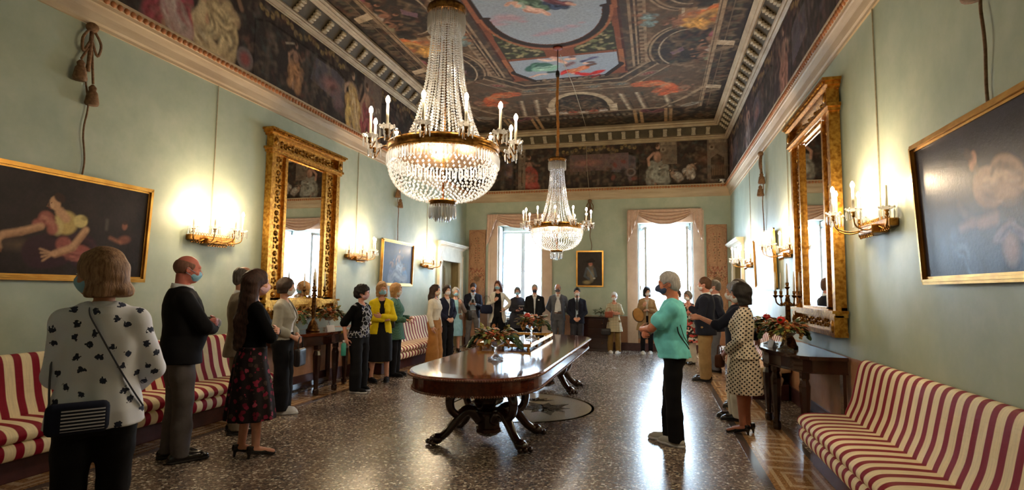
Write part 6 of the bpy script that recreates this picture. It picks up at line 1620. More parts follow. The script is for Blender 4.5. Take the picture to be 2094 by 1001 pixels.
    def surf(s, x, z, infl, back=True):
        T = s.b.T; rx, ry, cyy = (float(np.interp(z, [t[0] for t in T], [t[i] for t in T])) for i in (1, 2, 4)); rx += infl; ry += infl
        d = ry * max(.05, 1 - min(1, abs(x) / rx) ** 2.2) ** (1 / 2.2); return (x, cyy - d if back else cyy + d, z)
    def glasses(s, m):
        b = s.b; q = MB()
        def W(p): p = b.H(p); w = min(1.2, max(0, (p[2] - .85) / .9)); return ((p[0] + w * s.lean[0]) * s.k, (p[1] + w * s.lean[1]) * s.k, p[2] * s.k)
        for sx in (-1, 1):
            q.tube([W((sx * (.031 + .021 * math.cos(a)), .108 - .004 * abs(math.cos(a)), .003 + .015 * math.sin(a))) for a in np.linspace(0, 2 * PI, 15)], .0017, 4); q.tube([W((sx * .052, .103, .006)), W((sx * .078, .05, .008)), W((sx * .084, -.01, .008))], .0016, 4)
        q.tube([W((-.010, .112, .005)), W((.010, .112, .005))], .0016, 4); q.build('glasses', m, s.t)
        return s
    def hair(s, style, m, h=None, L=.25):
        F = s.hf(h, lo=-.78 if style in ('long', 'verylong') else -.30, pad=.19 if style not in ('long', 'verylong') else .22); b = s.b; he = b.hell
        if style in ('short', 'thin', 'cropped', 'curly', 'fluffy'):
            e = {'short': .014, 'thin': .006, 'cropped': .008, 'curly': .038, 'fluffy': .022}[style]
            he(F, (0, -.018, .035), (.076 + e, .096 + e, .090 + e), .01)
            he(F, (0, -.055, -.02), (.068 + e * .8, .058 + e, .07), .02)
            face = (0, .115, -.035)
            he(F, face, (.085, .10, .098), .012, 's')
            for sx in (-1, 1): he(F, (sx * .085, .012, -.035), (.028, .042, .055), .01, 's')
            if style in ('thin',): he(F, (0, .03, .115), (.07, .09, .05), .01, 's')
            b.headplane(F, (0, 0, -1), .088)
            if style in ('curly', 'fluffy'): F.wrinkle(.009 if style == 'curly' else .005, 85 if style == 'curly' else 60, 3)
            else: F.wrinkle(.0025, 110, 3)
        elif style == 'fringe_ring':  # bald with side hair
            he(F, (0, -.018, .020), (.083, .103, .088), .01); he(F, (0, .02, .095), (.075, .115, .062), .01, 's'); he(F, (0, .115, -.02), (.09, .105, .11), .01, 's'); b.headplane(F, (0, 0, -1), .075); 
            for sx in (-1, 1): he(F, (sx * .085, .0, -.02), (.02, .028, .035), .01, 's')
        elif style in ('bob', 'bobwide', 'pixie'):
            e = .022 if style != 'pixie' else .017; dr = {'bob': .115, 'bobwide': .105, 'pixie': .055}[style]; wd = {'bob': .0, 'bobwide': .02, 'pixie': -.006}[style]
            he(F, (0, -.015, .035), (.078 + e, .098 + e, .092 + e), .01)
            for sx in (-1, 1): b.hcap(F, (sx * .058, -.01, .0), (sx * (.070 + wd), .008, -dr), .044, .030, .03)
            b.hcap(F, (0, -.055, .0), (0, -.075 - wd, -dr), .062, .046 + wd, .05); b.hcap(F, (-.04, -.05, 0), (-.055 - wd, -.04, -dr), .05, .04, .04); b.hcap(F, (.04, -.05, 0), (.055 + wd, -.04, -dr), .05, .04, .04)
            he(F, (0, .12, -.045), (.058, .095, .105), .012, 's'); b.headplane(F, (0, 0, -1), dr + .02); F.wrinkle(.0035, 60, 5)
        elif style in ('long', 'verylong'):
            he(F, (0, -.018, .035), (.094, .114, .108), .01); zz = -L if style == 'long' else -.60
            for sx in (-1, 1): b.hcap(F, (sx * .06, -.03, .0), (sx * .08, -.05, zz * .6), .045, .045, .04); F.cap(b.H((sx * .08, -.05, zz * .6)), b.H((sx * .05, -.09, zz)), .045, .025, .04)
            b.hcap(F, (0, -.06, .0), (0, -.10, zz * .6), .075, .075, .06); F.cap(b.H((0, -.10, zz * .6)), b.H((0, -.12, zz)), .085, .055, .05)
            he(F, (0, .12, -.05), (.060, .095, .12), .012, 's'); F.wrinkle(.005, 48, 6)
        o = s.done(F, 'hair', m); return s
    # ---- clothes
    def trousers(s, m, infl=.012, flare=.0, z0=.045, wr=.004, name='trousers'):
        F = s.F(lo=s.ext()[0], hi=(s.ext()[1][0], .3, 1.06)); s.b.legs(F, infl, flare); F.cut((0, 0, -1), -z0); F.wrinkle(wr, 26, 4); s.done(F, name, m); return s
    def shirt(s, m, infl=.012, zlo=.90, to=2.0, cuff=1.0, neck=.07, v=.0, name='shirt', wr=.0, fold=.0, which=(0, 1), h=None, sinfl=None):
        lo, hi = s.ext(); F = Field(lo, (hi[0], hi[1], 1.56), h or s.h); s.b.torso(F, infl, zlo, fold=fold); s.b.sleeves(F, infl if sinfl is None else sinfl, to, cuff, which); s.b.neckcut(F, neck, vdepth=v)
        F.cut((0, 0, -1), -min(zlo, min(p[2] for p in s.b.wr + s.b.el) - .08) if to > 1 else -zlo + .0)
        if wr: F.wrinkle(wr, 30, 7)
        return s.done(F, name, m)
    def jacket(s, m, infl=.028, zlo=.80, to=1.93, open_=.05, v=.30, name='jacket', wr=.004, lapels=None, hem=None, cuff=1.0, flare=0.0):
        """open_: half width of the gap in front below the lapels, v: depth of the lapel opening"""
        lo, hi = s.ext(); F = Field(lo, (hi[0], hi[1], 1.54), s.h); b = s.b
        T = b.T; zc = zlo
        T2 = [(z, rx + flare * max(0, (1.05 - z)), ry + flare * max(0, 1.05 - z), cx, cy) for z, rx, ry, cx, cy in T]
        if zlo < .92: q = [t for t in T2 if t[0] >= .92]; T2 = [(zlo - .02, q[0][1] + .004 + flare * (.92 - zlo), q[0][2] + .006 + flare * (.92 - zlo), 0, q[0][4])] + q
        F.prof(T2, infl, .03, z0=zlo, z1=1.46, fold=.006 if zlo < .8 else .002, nf=7)
        for i in (0, 1): sx = -1 if i == 0 else 1; F.cap((sx * .045, -.015, 1.43), b.sh[i], .042 + infl * .6, .050 + infl * .75, .04)
        G = Field(lo, (hi[0], hi[1], 1.54), s.h); b.sleeves(G, infl * .8, to, cuff)
        if open_ is not None:      # opening, cut only from the trunk
            ins = T2; tri = [(1.48, .055), (1.46 - v, max(open_ * .4, .004)), (zlo, open_)]
            X, Y, Z = F.ax[0][:, None, None], F.ax[1][None, :, None], F.ax[2][None, None, :]; z = F.ax[2]
            wd = np.interp(z, [zlo - .1, zlo + .15, 1.46 - v, 1.44, 1.5], [open_ * 1.7 + .01, open_, max(open_ * .8, .003), .062, .07])[None, None, :]
            d = np.maximum(np.abs(X) - wd, -(Y - .02)); F.F = np.maximum(F.F, -d.astype(np.float32))
        F.F = np.minimum(F.F, G.F)
        b.neckcut(F, .066, 1.49, .02); F.wrinkle(wr, 24, 9)
        o = s.done(F, name, m)
        if lapels is not None:
            q = MB()
            for sx in (-1, 1):
                P = [(.062, 1.44), (.085, 1.36), (.09, 1.30), (max(open_ or 0, .01) + .004, 1.46 - v), (.03, 1.36)]
                def yf(x, z): rx, ry, cyy = (np.interp(z, [t[0] for t in T], [t[i] for t in T]) for i in (1, 2, 4)); rx += infl; ry += infl; return cyy + ry * (max(0, 1 - (x / rx) ** 2.2)) ** (1 / 2.2)
                V = [(sx * x * s.k, (yf(x, z) + .006 + s.lean[1] * .4) * s.k, z * s.k) for x, z in P]; V += [(a, c - .004, e) for a, c, e in V]; n = len(P)
                q.add(V, [tuple(range(n)), tuple(range(2 * n - 1, n - 1, -1))] + [(i, (i + 1) % n, (i + 1) % n + n, i + n) for i in range(n)])
            q.build('lapels', lapels, o)
        return o
    def collar(s, m, r=.068, z=1.472, name='shirt_collar', open_=.4):
        b = MB(); V = []; F = []; n = 18
        for (rr, zz) in ((r + .012, z - .02), (r + .004, z + .022), (r - .003, z + .022), (r + .004, z - .02)):
            for i in range(n + 1):
                a = PI / 2 + open_ * .5 + (2 * PI - open_) * i / n; V.append((math.cos(a) * rr * s.k, (-.008 + math.sin(a) * rr * 1.05) * s.k + s.lean[1] * .67, (zz - .012 * math.sin(a)) * s.k))
        for j in range(3):
            for i in range(n): a = j * (n + 1) + i; F.append((a, a + 1, a + n + 2, a + n + 1))
        b.add(V, F); b.build(name, m, s.t, True); return s
    def skirt(s, m, z0, z1=1.06, r0=.26, r1=None, fold=.016, nf=13, name='skirt', infl=.02, ry=.8):
        b = s.b; T = [t for t in b.T if .86 < t[0] <= z1 + .001]; mx = T[0]; ys = (b.ank[0] + b.ank[1]) / 2
        T = [(z0, r0, r0 * ry, ys[0] * .6, ys[1] * .6), (lerp(z0, .86, .5)[()] if False else (z0 + .86) / 2, (r0 + mx[1] + .02) / 2, (r0 * ry + mx[2] + .02) / 2, 0, 0)] + T
        F = s.F(lo=(-.42, -.40, z0 - .03), hi=(.42, .42, z1 + .05)); F.prof(T, infl, .0, z0=z0, z1=z1, fold=fold, nf=nf); s.done(F, name, m); return s
    def shoes(s, m, sole=None, kind='oxford', h=.006, up=.0):
        for i in (0, 1):
            a, t = s.b.ank[i], s.b.toe[i]; d = nrm((t - a) * (1, 1, 0)); c = a * (1, 1, 0)
            F = Field(c + d * .06 - (.2, .2, 0) + (0, 0, -.005), c + d * .06 + (.2, .2, .36 if kind == 'boot' else .16), h)
            if kind == 'pump':
                F.chain([c - d * .045 + (0, 0, .075), c + d * .07 + (0, 0, .045), c + d * .165 + (0, 0, .022)], [.034, .034, .026], .01, fl=((0, 0, 1), .8)); F.ell(c + d * .045 + (0, 0, .098), (.036, .036, .036), .01, 's', rz=0); F.cap(c - d * .05 + (0, 0, .075), c - d * .045 + (0, 0, .11), .034, .034, .01); F.cut((0, 0, 1), .118); F.cap(c - d * .055 + (0, 0, .06), c - d * .06 + (0, 0, .0), .018, .011, .006); F.cut((0, 0, -1), 0)
                s.done(F, 'shoe', m)
            else:
                hh = {'oxford': .05, 'sneaker': .056, 'boot': .06}[kind]
                F.chain([c - d * .055 + (0, 0, .040), c + d * .05 + (0, 0, .040), c + d * .155 + (0, 0, .030), c + d * .195 + (0, 0, .026)], [.042, .046, .043, .030], .015)
                F.cap(c - d * .03 + (0, 0, .05), c - d * .01 + (0, 0, hh + .035 + (.13 if kind == 'boot' else 0)), .042, .046, .02)
                F.cut((0, 0, -1), -.008); o = s.done(F, 'shoe', m)
                G = Field(c + d * .06 - (.2, .2, 0) + (0, 0, -.01), c + d * .06 + (.2, .2, .08), h); G.chain([c - d * .055 + (0, 0, .02), c + d * .05 + (0, 0, .02), c + d * .155 + (0, 0, .02), c + d * .198 + (0, 0, .02)], [.045, .046, .046, .034], .01); G.cut((0, 0, -1), 0); G.cut((0, 0, 1), .022 if kind != 'sneaker' else .03); s.done(G, 'sole', sole or M['sole'], o)
        return s
    def band(s, pts, r, m, name, flat=.35, n=8):
        b = MB(); b.tube([tuple(Vector(p) * s.k) for p in smooth_path(pts, 6)], r, n, flat=flat); o = b.build(name, m, s.t, True); return o
M['eye'] = mat('eye_white', srgb(228, 222, 214), .2); M['iris'] = mat('iris', srgb(46, 32, 24), .2); M['sole'] = mat('shoe_sole', srgb(28, 26, 26), .6)
def hairm(n, c1, c2): return noisy(n, srgb(*c1), srgb(*c2), 26, .55, stretch=(3.5, 3.5, .35), bump=.5, spec=.35)
H_ = {'black': hairm('black_hair', (16, 14, 16), (34, 28, 28)), 'dark': hairm('dark_brown_hair', (34, 22, 18), (62, 42, 32)), 'brown': hairm('brown_hair', (66, 44, 32), (104, 72, 50)), 'auburn': hairm('auburn_hair', (64, 36, 28), (104, 62, 46)),
      'blond': hairm('blond_hair', (120, 84, 56), (190, 152, 112)), 'honey': hairm('honey_hair', (140, 98, 60), (190, 148, 100)), 'grey': hairm('grey_hair', (120, 118, 116), (176, 174, 172)), 'white': hairm('white_hair', (190, 190, 192), (225, 226, 228)), 'saltpep': hairm('greying_hair', (60, 54, 50), (110, 102, 96))}
# ================================================================ the visitors
def fc(dx, dy): return math.atan2(-dx, dy)
def top_h(x, y, py):
    lo, hi = 1.0, 2.2
    for _ in range(40):
        m = (lo + hi) / 2; d = np.array((x, y, m)) - CAM; v = 500.5 - FPX * (d @ AU) / (d @ AF)
        if v > py: lo = m
        else: hi = m
    return m
def at_px(px, y=None, x=None, z=1.0):
    """floor point whose body, at height z, shows at picture column px"""
    lo, hi = -9.0, 4.0
    def col(a, b): d = np.array((a, b, z)) - CAM; return 1047 + FPX * (d @ AR) / (d @ AF)
    if y is not None:
        for _ in range(50):
            m = (lo + hi) / 2
            if col(m, y) < px: lo = m
            else: hi = m
        return m, y
    lo, hi = 2.0, 20.0; sgn = 1 if x < -1 else -1
    for _ in range(50):
        m = (lo + hi) / 2
        if (col(x, m) < px) == (sgn > 0): lo = m
        else: hi = m
    return x, m
def pat(name, bg, fn, rough=.85):
    m = mat(name, bg, rough, spec=.25); g = N(m); fn(g, g.coord()); return m
def dots2d(g, v, ax, sc, rad, bg, fg, rnd=.0, wob=0, nsc=2.6):
    x, y, z = g.sep(v)[:3]; cx = g.n('ShaderNodeCombineXYZ'); g.l((x, y)[ax], cx.inputs[0]); g.l(z, cx.inputs[1])
    mp = g.n('ShaderNodeMapping'); mp.inputs['Rotation'].default_value = (0, 0, .7); g.l(cx.outputs[0], mp.inputs[0])
    src = mp.outputs[0]
    t = g.vor(src, sc, 'F1', rnd); t.voronoi_dimensions = '2D'; d = t.outputs['Distance']
    if wob: d = g.math('ADD', d, g.math('MULTIPLY', g.noise(v, sc * nsc, 2), wob))
    g.base(g.mix(g.math('LESS_THAN', d, rad), bg, fg)); return t
M['polka'] = pat('cream_polka_dot', srgb(214, 200, 184), lambda g, v: dots2d(g, v, 1, 30, .27, srgb(214, 200, 184), srgb(30, 28, 34)))
M['blossom'] = pat('white_with_blue_blossoms', srgb(196, 204, 216), lambda g, v: dots2d(g, v, 0, 11.5, .42, srgb(218, 222, 232), srgb(44, 50, 70), .7, .50, 6))
def floralskirt(g, v):
    a = g.vor(v, 19); n = g.noise(v, 50, 3); s_ = g.sep(a.outputs['Color'])[0]
    d = g.math('ADD', a.outputs['Distance'], g.math('MULTIPLY', n, .5))
    col = g.ramp(s_, [(0, srgb(120, 28, 52)), (.35, srgb(150, 60, 80)), (.55, srgb(60, 46, 40)), (.8, srgb(96, 20, 40))], 'CONSTANT'); g.base(g.mix(g.math('LESS_THAN', d, .62), srgb(26, 18, 20), col))
M['rose_skirt'] = pat('dark_rose_print', srgb(40, 24, 28), floralskirt)
def bw(g, v):
    a = g.vor(v, 16, 'DISTANCE_TO_EDGE'); b_ = g.vor(v, 16); s_ = g.sep(b_.outputs['Color'])[0]
    g.base(g.mix(g.math('LESS_THAN', g.math('ADD', a.outputs['Distance'], g.math('MULTIPLY', g.noise(v, 60, 2), .12)), .12), g.ramp(s_, [(0, srgb(16, 18, 24)), (.6, srgb(120, 126, 140)), (.8, srgb(34, 40, 70))], 'CONSTANT'), srgb(186, 188, 196)))
M['bw_print'] = pat('black_white_print', srgb(40, 40, 46), bw)
def greenp(g, v):
    t = g.n('ShaderNodeTexChecker') ; t.inputs['Scale'].default_value = 60; g.l(v, t.inputs['Vector']); t.inputs['Color1'].default_value = srgb(54, 90, 80); t.inputs['Color2'].default_value = srgb(88, 124, 110); g.base(t.outputs['Color'])
M['green_check'] = pat('green_check', srgb(60, 100, 90), greenp)
def brightfl(g, v):
    a = g.vor(v, 22); s_ = g.sep(a.outputs['Color'])[0]; g.base(g.ramp(s_, [(0, srgb(40, 34, 36)), (.3, srgb(190, 70, 64)), (.5, srgb(206, 200, 190)), (.7, srgb(70, 84, 56)), (.85, srgb(200, 130, 120))], 'CONSTANT'))
M['multi_floral'] = pat('multicolour_floral', srgb(120, 90, 80), brightfl)
def plaid(g, v):
    x, y, z = g.sep(v)[:3]; a = g.math('FRACT', g.math('MULTIPLY', x, 26)); b_ = g.math('FRACT', g.math('MULTIPLY', z, 26))
    c = g.mix(g.math('LESS_THAN', a, .35), srgb(206, 196, 170), srgb(150, 120, 92)); g.base(g.mix(g.math('LESS_THAN', b_, .3), c, srgb(122, 128, 104)))
M['plaid'] = pat('beige_plaid', srgb(190, 180, 160), plaid)
for k, c in dict(navy=(26, 29, 44), nearblack=(17, 17, 22), darkgrey=(50, 50, 58), suitgrey=(96, 98, 106), midgrey=(112, 110, 112), beige=(128, 116, 100), khaki=(160, 132, 92), tan=(168, 116, 62), camel=(166, 136, 98), cream=(214, 206, 190), white=(224, 226, 230), offwhite=(206, 200, 186), ltblue=(140, 186, 206), skyshirt=(176, 196, 216), yellow=(232, 206, 30), aqua=(128, 232, 240), greyjk=(164, 160, 148), taupe=(122, 106, 96), trousergrey=(92, 86, 86), olive=(122, 96, 54), denim=(30, 34, 56), brown_leather=(92, 54, 38), terracotta=(150, 84, 64), whitejk=(222, 214, 200), straw=(176, 128, 72)).items(): M[k] = cloth(k + '_cloth', srgb(*c))
M['blackshoe'] = mat('black_shoe_leather', srgb(16, 15, 16), .22, coat=.3); M['blackvelvet'] = mat('black_knit', srgb(10, 10, 12), .9, spec=.1)
M['mblue'] = mat('blue_surgical_mask', srgb(140, 190, 214), .7); M['mwhite'] = mat('white_mask', srgb(222, 222, 224), .7); M['mpink'] = mat('pink_mask', srgb(214, 176, 186), .7); M['mnavy'] = mat('navy_mask', srgb(36, 44, 72), .7); M['mcream'] = mat('cream_mask', srgb(214, 200, 182), .7); M['mgrey'] = mat('grey_blue_mask', srgb(64, 76, 108), .7)
M['leather'] = mat('dark_leather', srgb(28, 26, 30), .35)
# arm poses -----------------------------------------------------------
def crossed(y=.0, z=0): return dict(armL=dict(e=(-.21, .11 + y, 1.13 + z), w=(.06, .245 + y, 1.16 + z), d=(.9, -.1, .1), curl=.55, n=(0, -1, .1)), armR=dict(e=(.21, .11 + y, 1.12 + z), w=(-.06, .215 + y, 1.10 + z), d=(-.9, .05, .1), curl=.5, n=(0, -1, .1)))
def clasped(z=.90): return dict(armL=dict(e=(-.225, .0, 1.10), w=(-.035, .215, z), curl=.6, n=(0, -1, 0)), armR=dict(e=(.225, .0, 1.10), w=(.035, .195, z), curl=.55, n=(0, -1, 0)))
def behind(): return dict(armL=dict(e=(-.27, -.11, 1.12), w=(-.06, -.24, .93), curl=.5, n=(0, 1, 0)), armR=dict(e=(.27, -.11, 1.12), w=(.06, -.25, .92), curl=.5, n=(0, 1, 0)))
def bag(name, label, loc, rz, w_, d, h, m, handle=.0, flap=None, shape='box'):
    t = thing(name, label, 'bag', loc, rz); b = MB()
    if shape == 'box': b.rbox((0, 0, h / 2), (w_ / 2, d / 2, h / 2), min(d * .45, .03), 3)
    else: b.lathe([(0, 0), (w_ * .42, .01), (w_ * .5, h * .3), (w_ * .48, h * .7), (w_ * .34, h), (0, h)], 14, (0, 0, 0), 1, d / w_)
    b.build('bag_body', m, t, shape != 'box' or True)
    if handle:
        b = MB(); b.tube(smooth_path([(-w_ * .35, 0, h * .95), (-w_ * .22, 0, h + handle * .8), (0, 0, h + handle), (w_ * .22, 0, h + handle * .8), (w_ * .35, 0, h * .95)], 6), .008, 6, flat=.6); b.build('handle', flap or m, t, True)
    if flap: b = MB(); b.rbox((0, -d / 2, h * .72), (w_ / 2 * .96, .006, h * .26), .005, 2); b.build('flap', flap, t)
    return t
HB = .0085; M['strapgrey'] = mat('grey_webbing', srgb(74, 78, 92), .7)
# 1 woman in the blossom shirt, seen from behind
d_ = 2.92; q = CAM + ray((207, 700)) * d_
x1, y1 = q[0], q[1]; f = fc(-.74, .67)
p = Person('light-haired woman seen from behind in a white shirt with dark blue blossoms', x1, y1, f, top_h(x1, y1, 514), .008, (190, 134, 104), sex='f', girth=1.04, head=(1.25, -.05, 0), armL=dict(e=(-.185, .06, 1.10), w=(-.10, .26, 1.02), curl=.5), armR=dict(e=(.235, .04, 1.12), w=(.14, .25, .99), curl=.5, n=(-1, 0, 0)))
p.body(.008); p.hair('bobwide', hairm('streaked_blond_hair', (92, 62, 42), (176, 138, 104)), .007).brows(H_['brown']); p.mask(M['mblue'], .006)
p.shirt(M['blossom'], .032, .84, 1.9, 1.0, .07, name='blossom_shirt', wr=.005, fold=.006); p.collar(M['blossom'], .06, 1.455); p.trousers(M['nearblack'], .012).shoes(M['blackshoe'], h=.01)
p.band([(-.06, -.03, 1.475)] + [p.surf(a_, z_, .044) for a_, z_ in ((-.05, 1.42), (-.01, 1.34), (.05, 1.22), (.11, 1.10), (.165, 1.0), (.205, .93))], .009, M['strapgrey'], 'bag_strap'); p.band([p.surf(a_, z_, .05) for a_, z_ in ((-.155, 1.38), (-.195, 1.25), (-.20, 1.10), (-.19, .98), (-.18, .92))], .008, M['strapgrey'], 'bag_strap')
k = p.k; fx, fy = -math.sin(f), math.cos(f); rx_, ry_ = math.cos(f), math.sin(f)
def loc_of(x, y, f, a, b_, z): return (x + a * math.cos(f) - b_ * math.sin(f), y + a * math.sin(f) + b_ * math.cos(f), z)
def pouch(g, v):
    z = g.sep(v)[2]; x = g.sep(v)[0]
    st = g.math('LESS_THAN', g.math('FRACT', g.math('MULTIPLY', z, 62)), .42); e = g.math('LESS_THAN', g.math('ABSOLUTE', g.math('SUBTRACT', x, .02)), .085); zz = g.math('LESS_THAN', g.math('ABSOLUTE', g.math('SUBTRACT', z, .07)), .05)
    g.base(g.mix(g.math('MULTIPLY', g.math('MULTIPLY', st, e), zz), srgb(22, 28, 48), srgb(196, 200, 210)))
t = bag('shoulder_bag', 'navy pouch bag with white striped pattern hanging at the back of the blossom shirt', loc_of(x1, y1, f, -.06, -.225, .825), f + .12, .25, .07, .15, pat('navy_striped_pouch', srgb(22, 28, 48), pouch), 0)
# 2 bald man
x, y = at_px(368, y=4.18); f = fc(.60, .80)
p = Person('bald man in a black jacket and grey trousers with folded arms and blue mask', x, y, f, top_h(x, y, 521), .008, (204, 120, 104), sex='m', girth=1.06, belly=.035, head=(-.05, -.12, 0), feet=((-.10, -.02, .25), (.11, .03, -.1)), **crossed(.05))
p.body(.007); p.hair('fringe_ring', hairm('cropped_side_hair', (110, 74, 60), (140, 100, 84))).brows(H_['brown']); p.mask(M['mblue'], .006); p.shirt(M['white'], .014, .86, 1.97, 1.05, name='shirt'); p.collar(M['white'], .076, 1.475)
p.jacket(M['nearblack'], .030, .82, 1.9, .045, .3, lapels=M['nearblack']); p.trousers(M['trousergrey'], .016, .006).shoes(M['blackshoe'])
# 3 beige suit man
x, y = at_px(492, y=5.15); f = fc(.7, .7)
p = Person('man in a beige-grey suit and glasses standing behind the long-haired woman', x, y, f, top_h(x, y, 545), .010, (196, 142, 116), sex='m', **clasped())
p.body(.009); p.hair('thin', H_['saltpep']).brows(H_['dark']); p.glasses(M['black']); p.shirt(M['white'], .012, .88, 1.9); p.collar(M['white']); p.jacket(M['beige'], .03, .80, lapels=M['beige']); p.trousers(M['beige'], .018, .01).shoes(M['blackshoe'])
# 4 long-haired woman
x, y = at_px(517, y=4.45); f = fc(.62, .78)
p = Person('woman with waist-length dark hair, black knit top and dark rose-print midi skirt', x, y, f, top_h(x, y, 552), .008, (206, 150, 124), sex='f', head=(-.12, -.02, 0), heel=.045, feet=((-.07, -.04, .1), (.08, .05, -.15)), **crossed(-.01, .01))
p.body(.007); p.hair('verylong', hairm('long_dark_hair', (30, 20, 18), (78, 50, 40)), .008).brows(H_['dark']); p.mask(M['mpink'], .006); p.shirt(M['blackvelvet'], .016, .98, 1.95, 1.0, .075, name='knit_top', wr=.003)
p.skirt(M['rose_skirt'], .36, 1.03, .23, fold=.014, nf=12, ry=.9).shoes(M['blackshoe'], kind='pump')
# 5 grey jacket woman
x, y = at_px(580, y=6.1); f = fc(.95, .25)
p = Person('short dark-haired woman in a cropped grey jacket, black trousers and white sneakers', x, y, f, top_h(x, y, 569), .009, (204, 150, 126), sex='f', head=(.1, 0, 0), feet=((-.08, 0, .3), (.09, .03, -.2)), **clasped(.96))
p.body(.008); p.hair('pixie', H_['dark']).brows(H_['dark']); p.mask(M['mwhite'], .006); p.shirt(M['white'], .012, .93, .3); p.jacket(M['greyjk'], .032, .95, 1.55, .05, .22, cuff=1.1, lapels=M['greyjk']); p.trousers(M['nearblack'], .02, .03).shoes(M['white'], M['white'], 'sneaker')
bag('handbag', 'black handbag hanging from the arm of the woman in the grey jacket', loc_of(x, y, f, .06, .24, .58), f, .24, .08, .22, M['leather'], .14)
# 6 curly-haired woman
x, y = at_px(735, y=7.70); f = fc(.88, -.15)
p = Person('curly black-haired woman in a black and white printed top and black sneakers', x, y, f, top_h(x, y, 584), .009, (206, 148, 128), sex='f', girth=1.10, lean=(0, .05), head=(.25, .05, 0), feet=((-.15, -.04, .25), (.12, .05, -.1)), armL=dict(e=(-.25, -.10, 1.12), w=(-.20, -.16, .92), curl=.5), armR=dict(e=(.27, -.12, 1.12), w=(.26, -.06, .90), curl=.9))
p.body(.008); p.hair('curly', H_['black']).brows(H_['black']); p.mask(M['mpink'], .007); p.shirt(M['bw_print'], .024, .90, .4, name='printed_top', wr=.004); o = None
F = Field((-.42, -.32, .9), (.42, .3, 1.5), .009); p.b.torso(F, .030, 1.0); p.b.sleeves(F, .024, .95, 1.1); p.b.neckcut(F, .09); F.cap((0, .16, .8), (0, .18, 1.5), .12, .12, .02, 's'); p.done(F, 'black_shoulders', M['blackvelvet'])
p.trousers(M['nearblack'], .02, .025).shoes(M['nearblack'], M['white'], 'sneaker')
t = thing('water_bottle', 'teal metal water bottle held low by the curly-haired woman', 'bottle', loc_of(x, y, f, .30, -.03, .56)); b = MB(); b.lathe([(0, 0), (.034, .0), (.036, .01), (.036, .16), (.026, .185), (0, .187)], 14); b.build('bottle_body', mat('teal_metal', srgb(60, 150, 136), .35), t, True); b = MB(); b.lathe([(.018, .185), (.02, .19), (.02, .225), (0, .227)], 12); b.build('cap', M['steel'], t, True)
# 7 yellow jacket
x, y = at_px(779, y=8.65); f = fc(.55, -.80)
p = Person('woman in a bright yellow jacket with folded arms, dark skirt and ankle boots', x, y, f, top_h(x, y, 577), .009, (206, 152, 130), sex='f', head=(.12, 0, 0), feet=((-.13, 0, .2), (.15, .02, -.35)), **crossed())
p.body(.008); p.hair('bob', H_['honey']).brows(H_['brown']); p.mask(M['mblue'], .007); p.shirt(M['nearblack'], .010, .9, .5); p.jacket(M['yellow'], .030, .84, 1.9, .05, .28, lapels=M['yellow']); p.skirt(M['nearblack'], .36, 1.02, .20, ry=.85, nf=8, fold=.008).shoes(M['nearblack'], kind='boot')
# 8 green tunic
x, y = at_px(808, y=9.25); f = fc(.93, .12)
p = Person('fair-haired woman in a green checked tunic and black trousers', x, y, f, top_h(x, y, 580), .010, (210, 160, 136), sex='f', girth=1.03, head=(-.1, 0, 0), armL=dict(e=(-.22, .02, 1.1), w=(-.12, .26, 1.10), curl=.5, n=(0, 0, -1)), armR=dict(e=(.22, .02, 1.1), w=(.12, .27, 1.07), curl=.5, n=(0, 0, -1)))
p.body(.009); p.hair('bob', H_['honey']).brows(H_['brown']); p.mask(M['mwhite'], .007); p.jacket(M['green_check'], .03, .70, 1.85, None, .2, name='tunic', flare=.15); p.trousers(M['nearblack'], .012, .012).shoes(M['nearblack'])
bag('handbag', 'small black shoulder bag at the side of the green tunic', loc_of(x, y, f, .24, -.02, .86), f + PI / 2, .20, .08, .16, M['leather'], .12)
# 9 cream blouse
x, y = at_px(889, x=-4.42); f = fc(.92, -.1)
p = Person('dark-haired woman in a cream blouse and wide tan trousers in front of the far sofa', x, y, f, top_h(x, y, 582), .010, (208, 158, 134), sex='f', head=(0, 0, 0), armR=dict(e=(.21, -.02, 1.10), w=(.22, .06, .86), curl=.4))
p.body(.009); p.hair('long', H_['dark'], L=.26).brows(H_['dark']); p.mask(M['mcream'], .007); p.shirt(M['cream'], .020, .99, 1.95, 1.05, .07, v=.10, name='blouse', wr=.003, fold=.004); p.trousers(M['tan'], .022, .07, .03).shoes(M['tan'])
# 10 dark jacket woman
x, y = at_px(913, x=-4.55); f = fc(.75, -.6)
p = Person('young woman in a dark buttoned jacket and black trousers behind the cream blouse', x, y, f, top_h(x, y, 583), .011, (214, 168, 146), sex='f', head=(-.1, 0, 0), **clasped(.94))
p.body(.010); p.hair('pixie', H_['dark']).brows(H_['dark']); p.mask(M['mwhite'], .008); p.shirt(M['white'], .010, 1.0, .3); p.jacket(M['denim'], .026, .92, 1.9, .012, .15); p.trousers(M['nearblack'], .016, .02).shoes(M['blackshoe'])
# 11 light blue dress
x, y = at_px(931, y=13.35); f = fc(.55, -.8)
p = Person('grey-haired woman in a light blue dress and taupe cardigan by the left doorway', x, y, f, top_h(x, y, 588), .011, (206, 156, 134), sex='f', girth=1.05, head=(0, 0, 0), armL=dict(e=(-.24, .03, 1.16), w=(-.12, .12, 1.34), curl=.9, n=(0, -1, 0)))
p.body(.010); p.hair('fluffy', H_['grey']).brows(H_['grey']); p.mask(M['mblue'], .008); p.shirt(M['ltblue'], .012, .9, .3); p.skirt(M['ltblue'], .44, 1.05, .20, fold=.005, nf=8, name='dress_skirt'); p.jacket(M['taupe'], .026, .86, 1.9, .06, .2); p.shoes(M['blackshoe'])
bag('handbag', 'dark shoulder bag hanging beside the light blue dress', loc_of(x, y, f, -.36, .0, .78), f + PI / 2, .26, .1, .26, M['leather'], .2)
